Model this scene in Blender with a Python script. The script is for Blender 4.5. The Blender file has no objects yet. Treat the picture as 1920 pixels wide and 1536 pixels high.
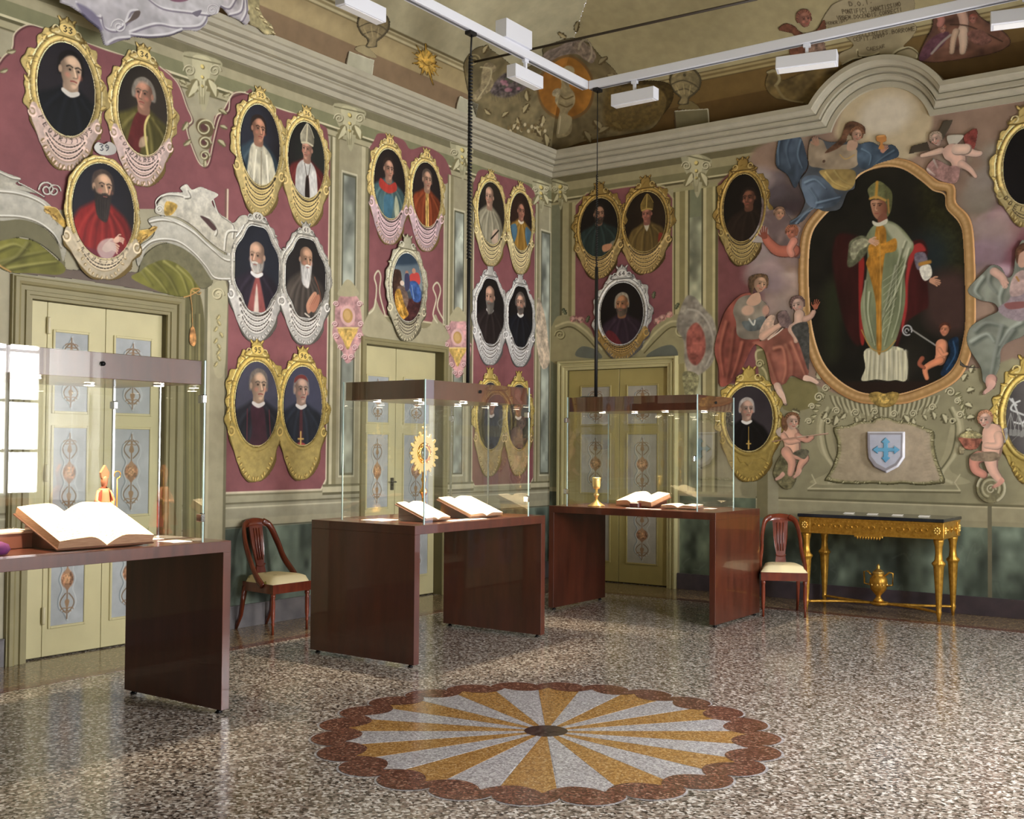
import bpy, math, random
import numpy as np
from mathutils import Vector, Matrix
random.seed(7); rng = np.random.default_rng(11)
sc = bpy.context.scene
COL = sc.collection
# ---------------------------------------------------------------- camera
F_, YAW, PITCH, ROLL, CX, CY = 2064.54, .6157, .0256, .0073, 980.5, 787.5
CAM = np.array([0., 0., 1.5])
_c, _s = math.cos(YAW), math.sin(YAW)
FW = np.array([-_s*math.cos(PITCH), _c*math.cos(PITCH), math.sin(PITCH)])
RT = np.array([_c, _s, 0.]); UP = np.cross(RT, FW)
RT, UP = RT*math.cos(ROLL)+UP*math.sin(ROLL), -RT*math.sin(ROLL)+UP*math.cos(ROLL)
cam = bpy.data.objects.new('camera', bpy.data.cameras.new('camera')); COL.objects.link(cam)
M = Matrix(((RT[0], UP[0], -FW[0], CAM[0]), (RT[1], UP[1], -FW[1], CAM[1]), (RT[2], UP[2], -FW[2], CAM[2]), (0, 0, 0, 1)))
cam.matrix_world = M
cam.data.sensor_fit = 'HORIZONTAL'; cam.data.sensor_width = 36
cam.data.lens = 36*F_/1920; cam.data.shift_x = (960-CX)/1920; cam.data.shift_y = (CY-768)/1920
cam.data.clip_start = .02; cam.data.clip_end = 200
sc.camera = cam
# ---------------------------------------------------------------- world, daylight, exposure
sc.view_settings.view_transform = 'Standard'; sc.view_settings.look = 'None'
sc.view_settings.gamma = 1; sc.view_settings.use_curve_mapping = False
sc.view_settings.exposure = 0.34
w = bpy.data.worlds.new('world'); sc.world = w; w.use_nodes = True
bg = w.node_tree.nodes['Background']; bg.inputs[0].default_value = (.86, .87, 1, 1); bg.inputs[1].default_value = 1.2
XL, YR, XW, YB = -7.17, 10.68, .62, -1.6          # left wall, right (far) wall, window wall, wall behind
WINDOWS = [(-.6, .55), (2.55, 3.75), (5.35, 6.43), (8.6, 9.5)]
WZ0, WZ1 = .95, 3.3
SUN_W = [6, 38, 150, 68]
for (y0, y1), pw in zip(WINDOWS, SUN_W):
    l = bpy.data.lights.new('daylight', 'AREA'); l.shape = 'RECTANGLE'; l.size = WZ1-WZ0+.2; l.size_y = y1-y0+.34
    l.energy = pw*3.2; l.color = (1.0, .955, .975)
    o = bpy.data.objects.new('daylight', l); COL.objects.link(o)
    o.location = (XW+.165, (y0+y1)/2+.12, (WZ0+WZ1)/2); o.rotation_euler = (0, math.radians(90), 0)
LAMP_COL = (1.0, .80, .55)
# ---------------------------------------------------------------- geometry of the survey: pixel of the photograph -> point in the room
def ray(px, py): return FW+RT*(px-CX)/F_-UP*(py-CY)/F_
def at(px, py, ax, v):
    d = ray(px, py); return CAM+d*((v-CAM[ax])/d[ax])
# ---------------------------------------------------------------- materials
def s2l(c):
    c = np.asarray(c, dtype=float)/255.; return np.where(c <= .04045, c/12.92, ((c+.055)/1.055)**2.4)
MATS = {}
def mat(name, rgb, rough=.6, metal=0., noise=0., scale=20., bump=0., spec=.5, emit=None, coat=0., rgb2=None, stretch=(1, 1, 1)):
    if name in MATS: return MATS[name]
    m = bpy.data.materials.new(name); m.use_nodes = True; MATS[name] = m
    nt = m.node_tree; b = nt.nodes['Principled BSDF']
    c = tuple(s2l(rgb))+(1,)
    b.inputs['Base Color'].default_value = c; b.inputs['Roughness'].default_value = rough
    b.inputs['Metallic'].default_value = metal; b.inputs['Specular IOR Level'].default_value = spec
    b.inputs['Coat Weight'].default_value = coat
    if emit: b.inputs['Emission Color'].default_value = tuple(s2l(emit[0]))+(1,); b.inputs['Emission Strength'].default_value = emit[1]
    if noise or rgb2 or bump:
        tc = nt.nodes.new('ShaderNodeTexCoord'); mp = nt.nodes.new('ShaderNodeMapping'); mp.inputs['Scale'].default_value = stretch
        n = nt.nodes.new('ShaderNodeTexNoise'); n.inputs['Scale'].default_value = scale; n.inputs['Detail'].default_value = 6
        nt.links.new(tc.outputs['Object'], mp.inputs[0]); nt.links.new(mp.outputs[0], n.inputs['Vector'])
        if noise or rgb2:
            r = nt.nodes.new('ShaderNodeValToRGB'); r.color_ramp.elements[0].position = .32; r.color_ramp.elements[1].position = .68
            lo = tuple(s2l(rgb2))+(1,) if rgb2 else tuple(np.array(c[:3])*(1-noise))+(1,)
            hi = c if rgb2 else tuple(np.clip(np.array(c[:3])*(1+noise), 0, 1))+(1,)
            r.color_ramp.elements[0].color = lo; r.color_ramp.elements[1].color = hi
            nt.links.new(n.outputs['Fac'], r.inputs[0]); nt.links.new(r.outputs[0], b.inputs['Base Color'])
        if bump:
            bp = nt.nodes.new('ShaderNodeBump'); bp.inputs['Strength'].default_value = bump; bp.inputs['Distance'].default_value = .004
            nt.links.new(n.outputs['Fac'], bp.inputs['Height']); nt.links.new(bp.outputs[0], b.inputs['Normal'])
    return m
def glass_mat(name, k=1.0, tint=(.985, 1, .99)):
    m = bpy.data.materials.new(name); m.use_nodes = True; nt = m.node_tree; nt.nodes.clear()
    out = nt.nodes.new('ShaderNodeOutputMaterial'); mx = nt.nodes.new('ShaderNodeMixShader')
    t = nt.nodes.new('ShaderNodeBsdfTransparent'); t.inputs[0].default_value = tint+(1,)
    g = nt.nodes.new('ShaderNodeBsdfGlossy'); g.inputs['Roughness'].default_value = 0.0; g.inputs['Color'].default_value = (1, 1, 1, 1)
    fr = nt.nodes.new('ShaderNodeFresnel'); ge = nt.nodes.new('ShaderNodeNewGeometry'); io = nt.nodes.new('ShaderNodeMapRange'); io.inputs[3].default_value = 1.5; io.inputs[4].default_value = 1/1.5; nt.links.new(ge.outputs['Backfacing'], io.inputs[0]); nt.links.new(io.outputs[0], fr.inputs['IOR'])
    mu = nt.nodes.new('ShaderNodeMath'); mu.operation = 'MULTIPLY'; mu.inputs[1].default_value = k; mu.use_clamp = True
    nt.links.new(fr.outputs[0], mu.inputs[0]); nt.links.new(mu.outputs[0], mx.inputs[0])
    nt.links.new(t.outputs[0], mx.inputs[1]); nt.links.new(g.outputs[0], mx.inputs[2]); nt.links.new(mx.outputs[0], out.inputs[0]); return m
GLASS = glass_mat('case_glass', 2.2)
def paint_mat(name='painted_plaster', rough=.62, spec=.25):
    m = bpy.data.materials.new(name); m.use_nodes = True; nt = m.node_tree; b = nt.nodes['Principled BSDF']
    a = nt.nodes.new('ShaderNodeVertexColor'); a.layer_name = 'paint'
    tc = nt.nodes.new('ShaderNodeTexCoord'); n = nt.nodes.new('ShaderNodeTexNoise'); n.inputs['Scale'].default_value = 9; n.inputs['Detail'].default_value = 8
    nt.links.new(tc.outputs['Object'], n.inputs['Vector'])
    mr = nt.nodes.new('ShaderNodeMapRange'); mr.inputs[1].default_value = .3; mr.inputs[2].default_value = .7; mr.inputs[3].default_value = .9; mr.inputs[4].default_value = 1.08
    nt.links.new(n.outputs['Fac'], mr.inputs[0])
    mx = nt.nodes.new('ShaderNodeMix'); mx.data_type = 'RGBA'; mx.blend_type = 'MULTIPLY'; mx.inputs[0].default_value = 1
    nt.links.new(a.outputs['Color'], mx.inputs[6]); nt.links.new(mr.outputs[0], mx.inputs[7]); nt.links.new(mx.outputs[2], b.inputs['Base Color'])
    b.inputs['Roughness'].default_value = rough; b.inputs['Specular IOR Level'].default_value = spec
    return m
PAINT = paint_mat(); OILPAINT = paint_mat('varnished_painting', .45, .3)
# ---------------------------------------------------------------- object helpers
def tag(o, label=None, cat=None, group=None, kind=None):
    if label: o['label'] = label
    if cat: o['category'] = cat
    if group: o['group'] = group
    if kind: o['kind'] = kind
    return o
def thing(name, label, cat, loc=(0, 0, 0), rz=0, group=None):
    o = bpy.data.objects.new(name, None); o.empty_display_size = .05; COL.objects.link(o); o.location = loc; o.rotation_euler = (0, 0, rz)
    return tag(o, label, cat, group)
def link_mesh(name, me, parent=None):
    o = bpy.data.objects.new(name, me); COL.objects.link(o)
    if parent:
        o.parent = parent
    return o
def copy_tree(o, parent=None):
    c = o.copy(); COL.objects.link(c); c.parent = parent
    for ch in list(o.children): copy_tree(ch, c)
    return c
class MB:
    """collects solids; build() links them as one mesh"""
    def __init__(s): s.v, s.f, s.sm, s.n = [], [], [], 0
    def add(s, v, f, smooth=False):
        s.v += [tuple(map(float, p)) for p in v]; s.f += [tuple(i+s.n for i in q) for q in f]; s.sm += [smooth]*len(f); s.n = len(s.v); return s
    def box(s, x0, x1, y0, y1, z0, z1, bev=.0):
        if x0 > x1: x0, x1 = x1, x0
        if y0 > y1: y0, y1 = y1, y0
        if z0 > z1: z0, z1 = z1, z0
        b = min(bev, (x1-x0)/2.1, (y1-y0)/2.1, (z1-z0)/2.1)
        if b <= 0:
            v = [(x, y, z) for z in (z0, z1) for y in (y0, y1) for x in (x0, x1)]
            return s.add(v, [(0, 2, 3, 1), (4, 5, 7, 6), (0, 1, 5, 4), (2, 6, 7, 3), (0, 4, 6, 2), (1, 3, 7, 5)])
        X, Y, Z = (x0, x1), (y0, y1), (z0, z1); v = []; idx = {}
        for i in (0, 1):
            for j in (0, 1):
                for k in (0, 1):
                    sx, sy, sz = (1-2*i)*b, (1-2*j)*b, (1-2*k)*b
                    for a, p in enumerate(((X[i], Y[j]+sy, Z[k]+sz), (X[i]+sx, Y[j], Z[k]+sz), (X[i]+sx, Y[j]+sy, Z[k]))):
                        idx[i, j, k, a] = len(v); v.append(p)
        f = []
        for i in (0, 1):
            q = [idx[i, j, k, 0] for j, k in ((0, 0), (0, 1), (1, 1), (1, 0))]; f.append(q if i == 0 else q[::-1])
            q = [idx[j, i, k, 1] for j, k in ((0, 0), (1, 0), (1, 1), (0, 1))]; f.append(q if i == 0 else q[::-1])
            q = [idx[j, k, i, 2] for j, k in ((0, 0), (0, 1), (1, 1), (1, 0))]; f.append(q if i == 0 else q[::-1])
        for i in (0, 1):
            for j in (0, 1):
                f.append((idx[i, j, 0, 0], idx[i, j, 1, 0], idx[i, j, 1, 1], idx[i, j, 0, 1])[::(1 if (i+j) % 2 == 1 else -1)])
                f.append((idx[i, 0, j, 0], idx[i, 1, j, 0], idx[i, 1, j, 2], idx[i, 0, j, 2])[::(1 if (i+j) % 2 == 0 else -1)])
                f.append((idx[0, i, j, 1], idx[1, i, j, 1], idx[1, i, j, 2], idx[0, i, j, 2])[::(1 if (i+j) % 2 == 1 else -1)])
                for k in (0, 1):
                    q = (idx[i, j, k, 0], idx[i, j, k, 1], idx[i, j, k, 2]); f.append(q if (i+j+k) % 2 == 1 else q[::-1])
        return s.add(v, f)
    def lathe(s, prof, c=(0, 0, 0), n=24, ax='z', smooth=True, flute=0, fd=0.):
        v = []; f = []
        for r, z in prof:
            for i in range(n):
                a = 2*math.pi*i/n; rr = r*(1-fd*(.5+.5*math.cos(a*flute))) if flute else r
                p = (rr*math.cos(a), rr*math.sin(a), z)
                if ax == 'x': p = (p[2], p[0], p[1])
                if ax == 'y': p = (p[0], p[2], p[1])
                v.append((p[0]+c[0], p[1]+c[1], p[2]+c[2]))
        m = len(prof)
        for j in range(m-1):
            for i in range(n):
                k = (i+1) % n; f.append((j*n+i, j*n+k, (j+1)*n+k, (j+1)*n+i))
        f.append(tuple(range(n))[::-1]); f.append(tuple((m-1)*n+i for i in range(n)))
        return s.add(v, f, smooth)
    def tube(s, pts, r, n=8, smooth=True, sq=None):
        P = [Vector(p) for p in pts]; R = r if hasattr(r, '__len__') else [r]*len(P); v = []; f = []
        up = Vector((0, 0, 1))
        for i, p in enumerate(P):
            d = (P[min(i+1, len(P)-1)]-P[max(i-1, 0)]).normalized()
            a = up if abs(d.dot(up)) < .95 else Vector((1, 0, 0))
            x = d.cross(a).normalized(); y = x.cross(d).normalized()
            for k in range(n):
                t = 2*math.pi*(k+.5)/n
                kx, ky = (1, 1) if sq is None else sq
                v.append(p+x*math.cos(t)*R[i]*kx+y*math.sin(t)*R[i]*ky)
        for i in range(len(P)-1):
            for k in range(n):
                q = (k+1) % n; f.append((i*n+k, i*n+q, (i+1)*n+q, (i+1)*n+k))
        f.append(tuple(range(n))[::-1]); f.append(tuple((len(P)-1)*n+k for k in range(n)))
        return s.add(v, f, smooth)
    def prism(s, poly, fn, a, b, smooth=False):
        """poly 2D outline, fn(u,v,h)->xyz, extruded from a to b"""
        n = len(poly); v = [fn(p[0], p[1], a) for p in poly]+[fn(p[0], p[1], b) for p in poly]
        f = [tuple(range(n))[::-1], tuple(range(n, 2*n))]+[(i, (i+1) % n, n+(i+1) % n, n+i) for i in range(n)]
        return s.add(v, f, smooth)
    def grid(s, V, smooth=True, closeu=False):
        n, m = len(V), len(V[0]); v = [p for r in V for p in r]; f = []
        for i in range(n-1+closeu):
            for j in range(m-1): i2 = (i+1) % n; f.append((i*m+j, i2*m+j, i2*m+j+1, i*m+j+1))
        return s.add(v, f, smooth)
    def sweep(s, path, prof, fn, closed=False, smooth=False):
        """path: list of ((u,v),(nu,nv)) mitred; prof: list of (out,up) -> fn(u,v,out)"""
        V = [[fn(p[0]+n[0]*up, p[1]+n[1]*up, out) for out, up in prof] for p, n in path]
        return s.grid(V, smooth, closed)
    def xf(s, M):
        s.v = [tuple(M @ Vector(p)) for p in s.v]; return s
    def build(s, name, m, parent=None, label=None, fix=True):
        me = bpy.data.meshes.new(name); me.from_pydata(s.v, [], s.f); me.update()
        me.polygons.foreach_set('use_smooth', s.sm)
        if fix:
            import bmesh
            b = bmesh.new(); b.from_mesh(me); bmesh.ops.recalc_face_normals(b, faces=b.faces); b.to_mesh(me); b.free()
        me.materials.append(m); o = link_mesh(name, me, parent)
        if label: o['label'] = label
        return o
# ---------------------------------------------------------------- planes that carry paint: S runs to the right, T up, h out of the wall
class Plane:
    def __init__(s, kind, off=0.): s.k, s.off = kind, off
    def st(s, px, py):
        if s.k == 'L': p = at(px, py, 0, XL+s.off); return p[1], p[2]
        if s.k == 'R': p = at(px, py, 1, YR-s.off); return p[0], p[2]
        d = ray(px, py)                                    # the two vault faces
        lo, hi = 0.0, 1.5
        def gap(f):
            D = VW*(1-math.cos(f)); z = VZ+VH*math.sin(f)
            t = (XL+D)/d[0] if s.k == 'VL' else (YR-D)/d[1]
            return 1.5+t*d[2]-z, t
        for _ in range(50):
            m = (lo+hi)/2
            if gap(m)[0] > 0: lo = m
            else: hi = m
        t = gap(lo)[1]; p = CAM+d*t
        return (p[1] if s.k == 'VL' else p[0]), lo*2.0
    def xyz(s, S, T, h=0.):
        h = h+s.off
        if s.k == 'L': return XL+h+0*S, S, T
        if s.k == 'R': return S, YR-h+0*S, T
        f = T/2.0; D = VW*(1-np.cos(f)); z = VZ+VH*np.sin(f)
        nx, nz = VH*np.cos(f), VW*np.sin(f); q = np.sqrt(nx*nx+nz*nz)+1e-9     # inward normal of the cove
        D = D+h*nx/q; z = z-h*nz/q
        return (XL+D, S, z) if s.k == 'VL' else (S, YR-D, z)
VW, VH, VZ = 3.8, 1.5, 4.95
# value noise
_lat = rng.random((256, 256))
def vnoise(x, y, f=1.):
    x, y = np.asarray(x)*f, np.asarray(y)*f; xi, yi = np.floor(x).astype(int), np.floor(y).astype(int); fx, fy = x-xi, y-yi
    fx, fy = fx*fx*(3-2*fx), fy*fy*(3-2*fy); a = lambda i, j: _lat[(xi+i) & 255, (yi+j) & 255]
    return (a(0, 0)*(1-fx)+a(1, 0)*fx)*(1-fy)+(a(0, 1)*(1-fx)+a(1, 1)*fx)*fy
def spline(pts, closed=True, k=6):
    P = np.asarray(pts, float); n = len(P); out = []
    rngi = range(n) if closed else range(n-1)
    for i in rngi:
        if closed: p0, p1, p2, p3 = P[i-1], P[i], P[(i+1) % n], P[(i+2) % n]
        else: p0, p1, p2, p3 = P[max(i-1, 0)], P[i], P[i+1], P[min(i+2, n-1)]
        for t in np.arange(k)/k:
            out.append(.5*((2*p1)+(-p0+p2)*t+(2*p0-5*p1+4*p2-p3)*t*t+(-p0+3*p1-3*p2+p3)*t**3))
    if not closed: out.append(P[-1])
    return np.array(out)
SAT = .84; G = 1.12      # pigment strength, scale of all paint
class Art:
    """a sheet of paint on a plane; every brush stroke is given in pixels of a survey photograph or in metres (st=True)"""
    def __init__(s, plane, box, res=.006, base=None, metric=False, o=(0, 0, 1)):
        s.pl = plane; s.o = o
        if metric: S0, S1, T0, T1 = box
        else:
            c = [plane.st(*s.px(x, y)) for x in (box[0], box[2]) for y in (box[1], box[3])]
            S0, S1 = min(q[0] for q in c), max(q[0] for q in c); T0, T1 = min(q[1] for q in c), max(q[1] for q in c)
        s.S0, s.T0, s.r = S0, T0, res
        nx, ny = int((S1-S0)/res)+2, int((T1-T0)/res)+2; s.nx, s.ny = nx, ny
        s.S = (S0+np.arange(nx)*res)[None, :].astype(np.float32); s.T = (T0+np.arange(ny)*res)[:, None].astype(np.float32)
        s.rgb = np.zeros((ny, nx, 3), np.float32); s.a = np.zeros((ny, nx), np.float32); s.h = np.zeros((ny, nx), np.float32)
        if base is not None: s.rgb[:] = base; s.a[:] = 1
        s.cut = base is None; s.jit = 0
    def px(s, x, y): return s.o[0]+x*s.o[2], s.o[1]+y*s.o[2]
    def c(s, p, st=False): return tuple(p) if st else s.pl.st(*s.px(*p))
    def rad(s, c, rx, ry):
        x, y = c; a, b = s.c((x-rx, y)), s.c((x+rx, y)); d, e = s.c((x, y-ry)), s.c((x, y+ry))
        return abs(b[0]-a[0])/2, abs(d[1]-e[1])/2
    def win(s, a, b, c, d, m=.02):
        i0, i1 = max(0, int((a-m-s.S0)/s.r)), min(s.nx, int((b+m-s.S0)/s.r)+2); j0, j1 = max(0, int((c-m-s.T0)/s.r)), min(s.ny, int((d+m-s.T0)/s.r)+2)
        return None if i0 >= i1 or j0 >= j1 else (slice(j0, j1), slice(i0, i1))
    def mixin(s, w, al, col, tex=0., tf=(30, 30), cut=None, hgt=None, gr=None, box=None):
        col = np.asarray(col, np.float32)
        S, T = s.S[:, w[1]], s.T[w[0], :]
        C = np.broadcast_to(col, al.shape+(3,)).copy()
        if gr is not None:      # (du,dv,col2): blend to a second pigment across the shape
            du, dv, c2 = gr; x0, x1, y0, y1 = box; u = ((S-x0)/(x1-x0+1e-6)-.5)*du+((T-y0)/(y1-y0+1e-6)-.5)*dv
            u = np.clip(u/(abs(du)+abs(dv))+.5, 0, 1)[..., None]*np.ones(al.shape+(1,)); C = C*(1-u)+np.asarray(c2, np.float32)*u
        if tex: C *= (1+tex*(vnoise(S*tf[0], T*tf[1])*1.3+vnoise(S*tf[0]*2.7+9, T*tf[1]*2.7)*.7-1.0))[..., None]
        s.rgb[w] = s.rgb[w]*(1-al[..., None])+C*al[..., None]
        if (s.cut if cut is None else cut): s.a[w] = np.maximum(s.a[w], al)
        if hgt is not None: s.h[w] = np.maximum(s.h[w], hgt*np.clip(al*1.0, 0, 1)) if hgt > 0 else s.h[w]
    def P(s, pts, col, soft=.006, al=1., sm=True, st=False, k=5, hgt=None, **kw):
        Q = np.array([s.c(p, st) for p in pts]); Q = spline(Q, True, k) if sm and len(Q) > 2 else Q
        w = s.win(Q[:, 0].min(), Q[:, 0].max(), Q[:, 1].min(), Q[:, 1].max(), soft*2+.01)
        if w is None: return s
        S, T = s.S[:, w[1]], s.T[w[0], :]; d2 = np.full((T.shape[0], S.shape[1]), 1e9, np.float32); ins = np.zeros(d2.shape, bool)
        n = len(Q)
        for i in range(n):
            x0, y0 = Q[i]; x1, y1 = Q[(i+1) % n]; dx, dy = x1-x0, y1-y0; L = dx*dx+dy*dy+1e-12
            t = np.clip(((S-x0)*dx+(T-y0)*dy)/L, 0, 1); d2 = np.minimum(d2, (S-x0-t*dx)**2+(T-y0-t*dy)**2)
            if abs(dy) > 1e-9: ins ^= ((T >= min(y0, y1)) & (T < max(y0, y1))) & (S < x0+(T-y0)*dx/dy)
        d = np.sqrt(d2)*np.where(ins, 1, -1); a = np.clip(d/soft+.5, 0, 1)*al
        s.mixin(w, a.astype(np.float32), col, hgt=hgt, box=(Q[:, 0].min(), Q[:, 0].max(), Q[:, 1].min(), Q[:, 1].max()), **kw)
        s.last = (w, d); return s
    def K(s, pts, wd, col, soft=None, al=1., sm=True, st=False, taper=False, mw=False, **kw):
        Q = np.array([s.c(p, st) for p in pts]); Q = spline(Q, False, 5) if sm and len(Q) > 2 else Q
        if not (st or mw): wd = wd*s.o[2]*s.mpp(pts[0])
        if soft is None: soft = max(wd*.45, s.r)
        m = wd+soft; w = s.win(Q[:, 0].min(), Q[:, 0].max(), Q[:, 1].min(), Q[:, 1].max(), m)
        if w is None: return s
        S, T = s.S[:, w[1]], s.T[w[0], :]; best = np.full((T.shape[0], S.shape[1]), -1e9, np.float32); n = len(Q)
        for i in range(n-1):
            x0, y0 = Q[i]; x1, y1 = Q[i+1]; dx, dy = x1-x0, y1-y0; L = dx*dx+dy*dy+1e-12
            t = np.clip(((S-x0)*dx+(T-y0)*dy)/L, 0, 1); g = (i+t)/(n-1); ww = wd*.5*(1-g*.8 if taper else 1)
            best = np.maximum(best, ww-np.sqrt((S-x0-t*dx)**2+(T-y0-t*dy)**2))
        a = np.clip(best/soft+.5, 0, 1)*al; s.mixin(w, a.astype(np.float32), col, **kw); return s
    def mpp(s, p):
        a, b = s.c(p), s.c((p[0], p[1]+4/s.o[2])); return max(abs(a[1]-b[1])/4, 1e-4)
    def E(s, c, rx, ry, col, soft=.006, al=1., rot=0., st=False, hgt=None, **kw):
        if not st: rx, ry = s.rad(c, rx, ry); c = s.c(c)
        R = max(rx, ry); w = s.win(c[0]-R, c[0]+R, c[1]-R, c[1]+R, soft*2+.01)
        if w is None: return s
        S, T = s.S[:, w[1]]-c[0], s.T[w[0], :]-c[1]; ca, sa = math.cos(rot), math.sin(rot)
        u, v = (S*ca+T*sa)/rx, (-S*sa+T*ca)/ry; q = np.sqrt(u*u+v*v)
        a = np.clip((1-q)*min(rx, ry)/soft+.5, 0, 1)*al
        s.mixin(w, a.astype(np.float32), col, hgt=hgt, box=(c[0]-R, c[0]+R, c[1]-R, c[1]+R), **kw); return s
    def text(s, txt, p0, p1, hpx, col, wd=.13, bend=0., al=1., st=False):
        """single-stroke capitals from p0 to p1, bend = sag in letter heights"""
        a, b = np.array(s.c(p0, st)), np.array(s.c(p1, st)); H = hpx if st else hpx*s.o[2]*s.mpp(p0)
        n = len(txt); d = (b-a); L = np.linalg.norm(d)+1e-9; ux = d/L; adv = L/n
        uy = np.array((-ux[1], ux[0]))
        for i, ch in enumerate(txt):
            for st_ in FONT.get(ch, []):
                q = []
                for x, y in st_:
                    g = (i+.12+x*.72)/n; sag = bend*H*(4*(g-.5)**2-1)
                    q.append(a+ux*(g*L)+uy*(y*H+sag))
                s.K(q, H*wd, col, sm=False, st=True, al=al, soft=max(s.r*.8, H*wd*.5))
        return s
    def dashes(s, p0, p1, wd, col, bend=0., seed=0, al=.8, fill=.75, st=False):
        a, b = np.array(s.c(p0, st)), np.array(s.c(p1, st)); d = b-a; uy = np.array((-d[1], d[0]))/(np.linalg.norm(d)+1e-9)
        r = random.Random(seed); t = .02; W = wd if st else wd*s.o[2]*s.mpp(p0); B = bend if st else bend*s.o[2]*s.mpp(p0)
        L = np.linalg.norm(d)
        while t < .97:
            e = min(t+r.uniform(.03, .09), .98); f = lambda g: a+d*g+uy*B*(4*(g-.5)**2-1)
            s.K([f(t), f((t+e)/2), f(e)], W, col, st=True, al=al*r.uniform(.6, 1), sm=False); t = e+(.012 if r.random() < fill else .035)
        return s
    def mesh(s, name, parent=None, mat_=None, origin=None, hole=None, thick=.0, flat=False):
        keep = s.a > .5
        if hole is not None: keep &= ~hole
        q = keep[:-1, :-1].astype(int)+keep[1:, :-1]+keep[:-1, 1:]+keep[1:, 1:] >= 3
        used = np.zeros(keep.shape, bool); used[:-1, :-1] |= q; used[1:, :-1] |= q; used[:-1, 1:] |= q; used[1:, 1:] |= q
        idx = np.cumsum(used.ravel()).reshape(used.shape)-1
        S = np.broadcast_to(s.S, used.shape)[used]; T = np.broadcast_to(s.T, used.shape)[used]
        # real thickness: the sheet's border is pulled back to the wall
        h = s.h+thick
        if thick or s.h.any():
            edge = np.zeros(keep.shape, bool); cnt = np.zeros(keep.shape, int)
            cnt[:-1, :-1] += q; cnt[1:, :-1] += q; cnt[:-1, 1:] += q; cnt[1:, 1:] += q
            edge = used & (cnt < 4); h = np.where(edge, 0, h)
        x, y, z = s.pl.xyz(S.astype(float), T.astype(float), h[used].astype(float))
        co = np.stack([x+0*S, y+0*S, z+0*S], 1)
        j, i = np.nonzero(q); F = np.stack([idx[j, i], idx[j, i+1], idx[j+1, i+1], idx[j+1, i]], 1)
        if s.pl.k in ('R', 'VR'): F = F[:, ::1]
        if origin is None: origin = co.mean(0) if len(co) else np.zeros(3)
        me = bpy.data.meshes.new(name); me.vertices.add(len(co)); me.vertices.foreach_set('co', (co-origin).ravel())
        me.loops.add(F.size); me.loops.foreach_set('vertex_index', F.ravel().astype(np.int32))
        me.polygons.add(len(F)); me.polygons.foreach_set('loop_start', np.arange(0, F.size, 4, dtype=np.int32))
        me.polygons.foreach_set('loop_total', np.full(len(F), 4, np.int32))
        me.update(calc_edges=True); me.validate()
        rgb = s.rgb[used]; lu = (rgb @ np.array((.3, .59, .11), np.float32))[:, None]; rgb = s2l(np.clip(lu+(rgb-lu)*SAT, 0, 255))*G
        ca = me.color_attributes.new('paint', 'FLOAT_COLOR', 'POINT')
        buf = np.ones((len(co), 4), np.float32); buf[:, :3] = rgb; ca.data.foreach_set('color', buf.ravel())
        me.polygons.foreach_set('use_smooth', np.ones(len(F), bool))
        me.materials.append(mat_ or PAINT); o = link_mesh(name, me, parent)
        if parent is None: o.location = origin
        else: o.location = Vector(origin)-parent.location
        return o
_f = {'A': '0,0 .5,1 1,0|.2,.4 .8,.4', 'B': '0,0 0,1 .8,.9 .8,.6 0,.5|0,.5 1,.4 1,.1 0,0', 'C': '1,.85 .5,1 0,.6 0,.4 .5,0 1,.15', 'D': '0,0 0,1 .7,.9 1,.5 .7,.1 0,0',
 'E': '1,0 0,0 0,1 1,1|0,.5 .8,.5', 'F': '0,0 0,1 1,1|0,.5 .8,.5', 'G': '1,.85 .5,1 0,.6 0,.4 .5,0 1,.2 1,.45 .6,.45', 'H': '0,0 0,1|1,0 1,1|0,.5 1,.5', 'I': '.5,0 .5,1',
 'L': '0,1 0,0 1,0', 'M': '0,0 0,1 .5,.3 1,1 1,0', 'N': '0,0 0,1 1,0 1,1', 'O': '.5,1 0,.6 0,.4 .5,0 1,.4 1,.6 .5,1', 'P': '0,0 0,1 .9,.9 .9,.6 0,.5', 'Q': '.5,1 0,.6 0,.4 .5,0 1,.4 1,.6 .5,1|.6,.3 1,0',
 'R': '0,0 0,1 .9,.9 .9,.6 0,.5 1,0', 'S': '1,.85 .5,1 .1,.8 .3,.55 .8,.4 .9,.15 .5,0 0,.15', 'T': '.5,0 .5,1|0,1 1,1', 'U': '0,1 0,.3 .5,0 1,.3 1,1', 'V': '0,1 .5,0 1,1', 'X': '0,0 1,1|0,1 1,0',
 '0': '.5,1 .1,.6 .1,.4 .5,0 .9,.4 .9,.6 .5,1', '1': '.3,.8 .5,1 .5,0', '3': '.1,.9 .5,1 .9,.8 .4,.55 .9,.25 .5,0 .1,.1', '4': '.8,0 .8,1 .1,.35 1,.35', '5': '.9,1 .2,1 .2,.55 .7,.6 .9,.3 .5,0 .1,.1',
 '6': '.8,.95 .3,.7 .1,.3 .5,0 .9,.25 .6,.5 .2,.4', '7': '.1,1 .9,1 .4,0', '8': '.5,1 .15,.8 .85,.25 .5,0 .15,.25 .85,.8 .5,1', '9': '.2,.05 .7,.3 .9,.7 .5,1 .1,.75 .4,.5 .8,.6', '.': '.4,0 .5,.08', '-': '.2,.5 .8,.5', 'K': '0,0 0,1|1,1 0,.45 1,0', 'Y': '0,1 .5,.5 1,1|.5,.5 .5,0'}
FONT = {k: [[tuple(map(float, q.split(','))) for q in st_.split(' ')] for st_ in v.split('|')] for k, v in _f.items()}
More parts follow.
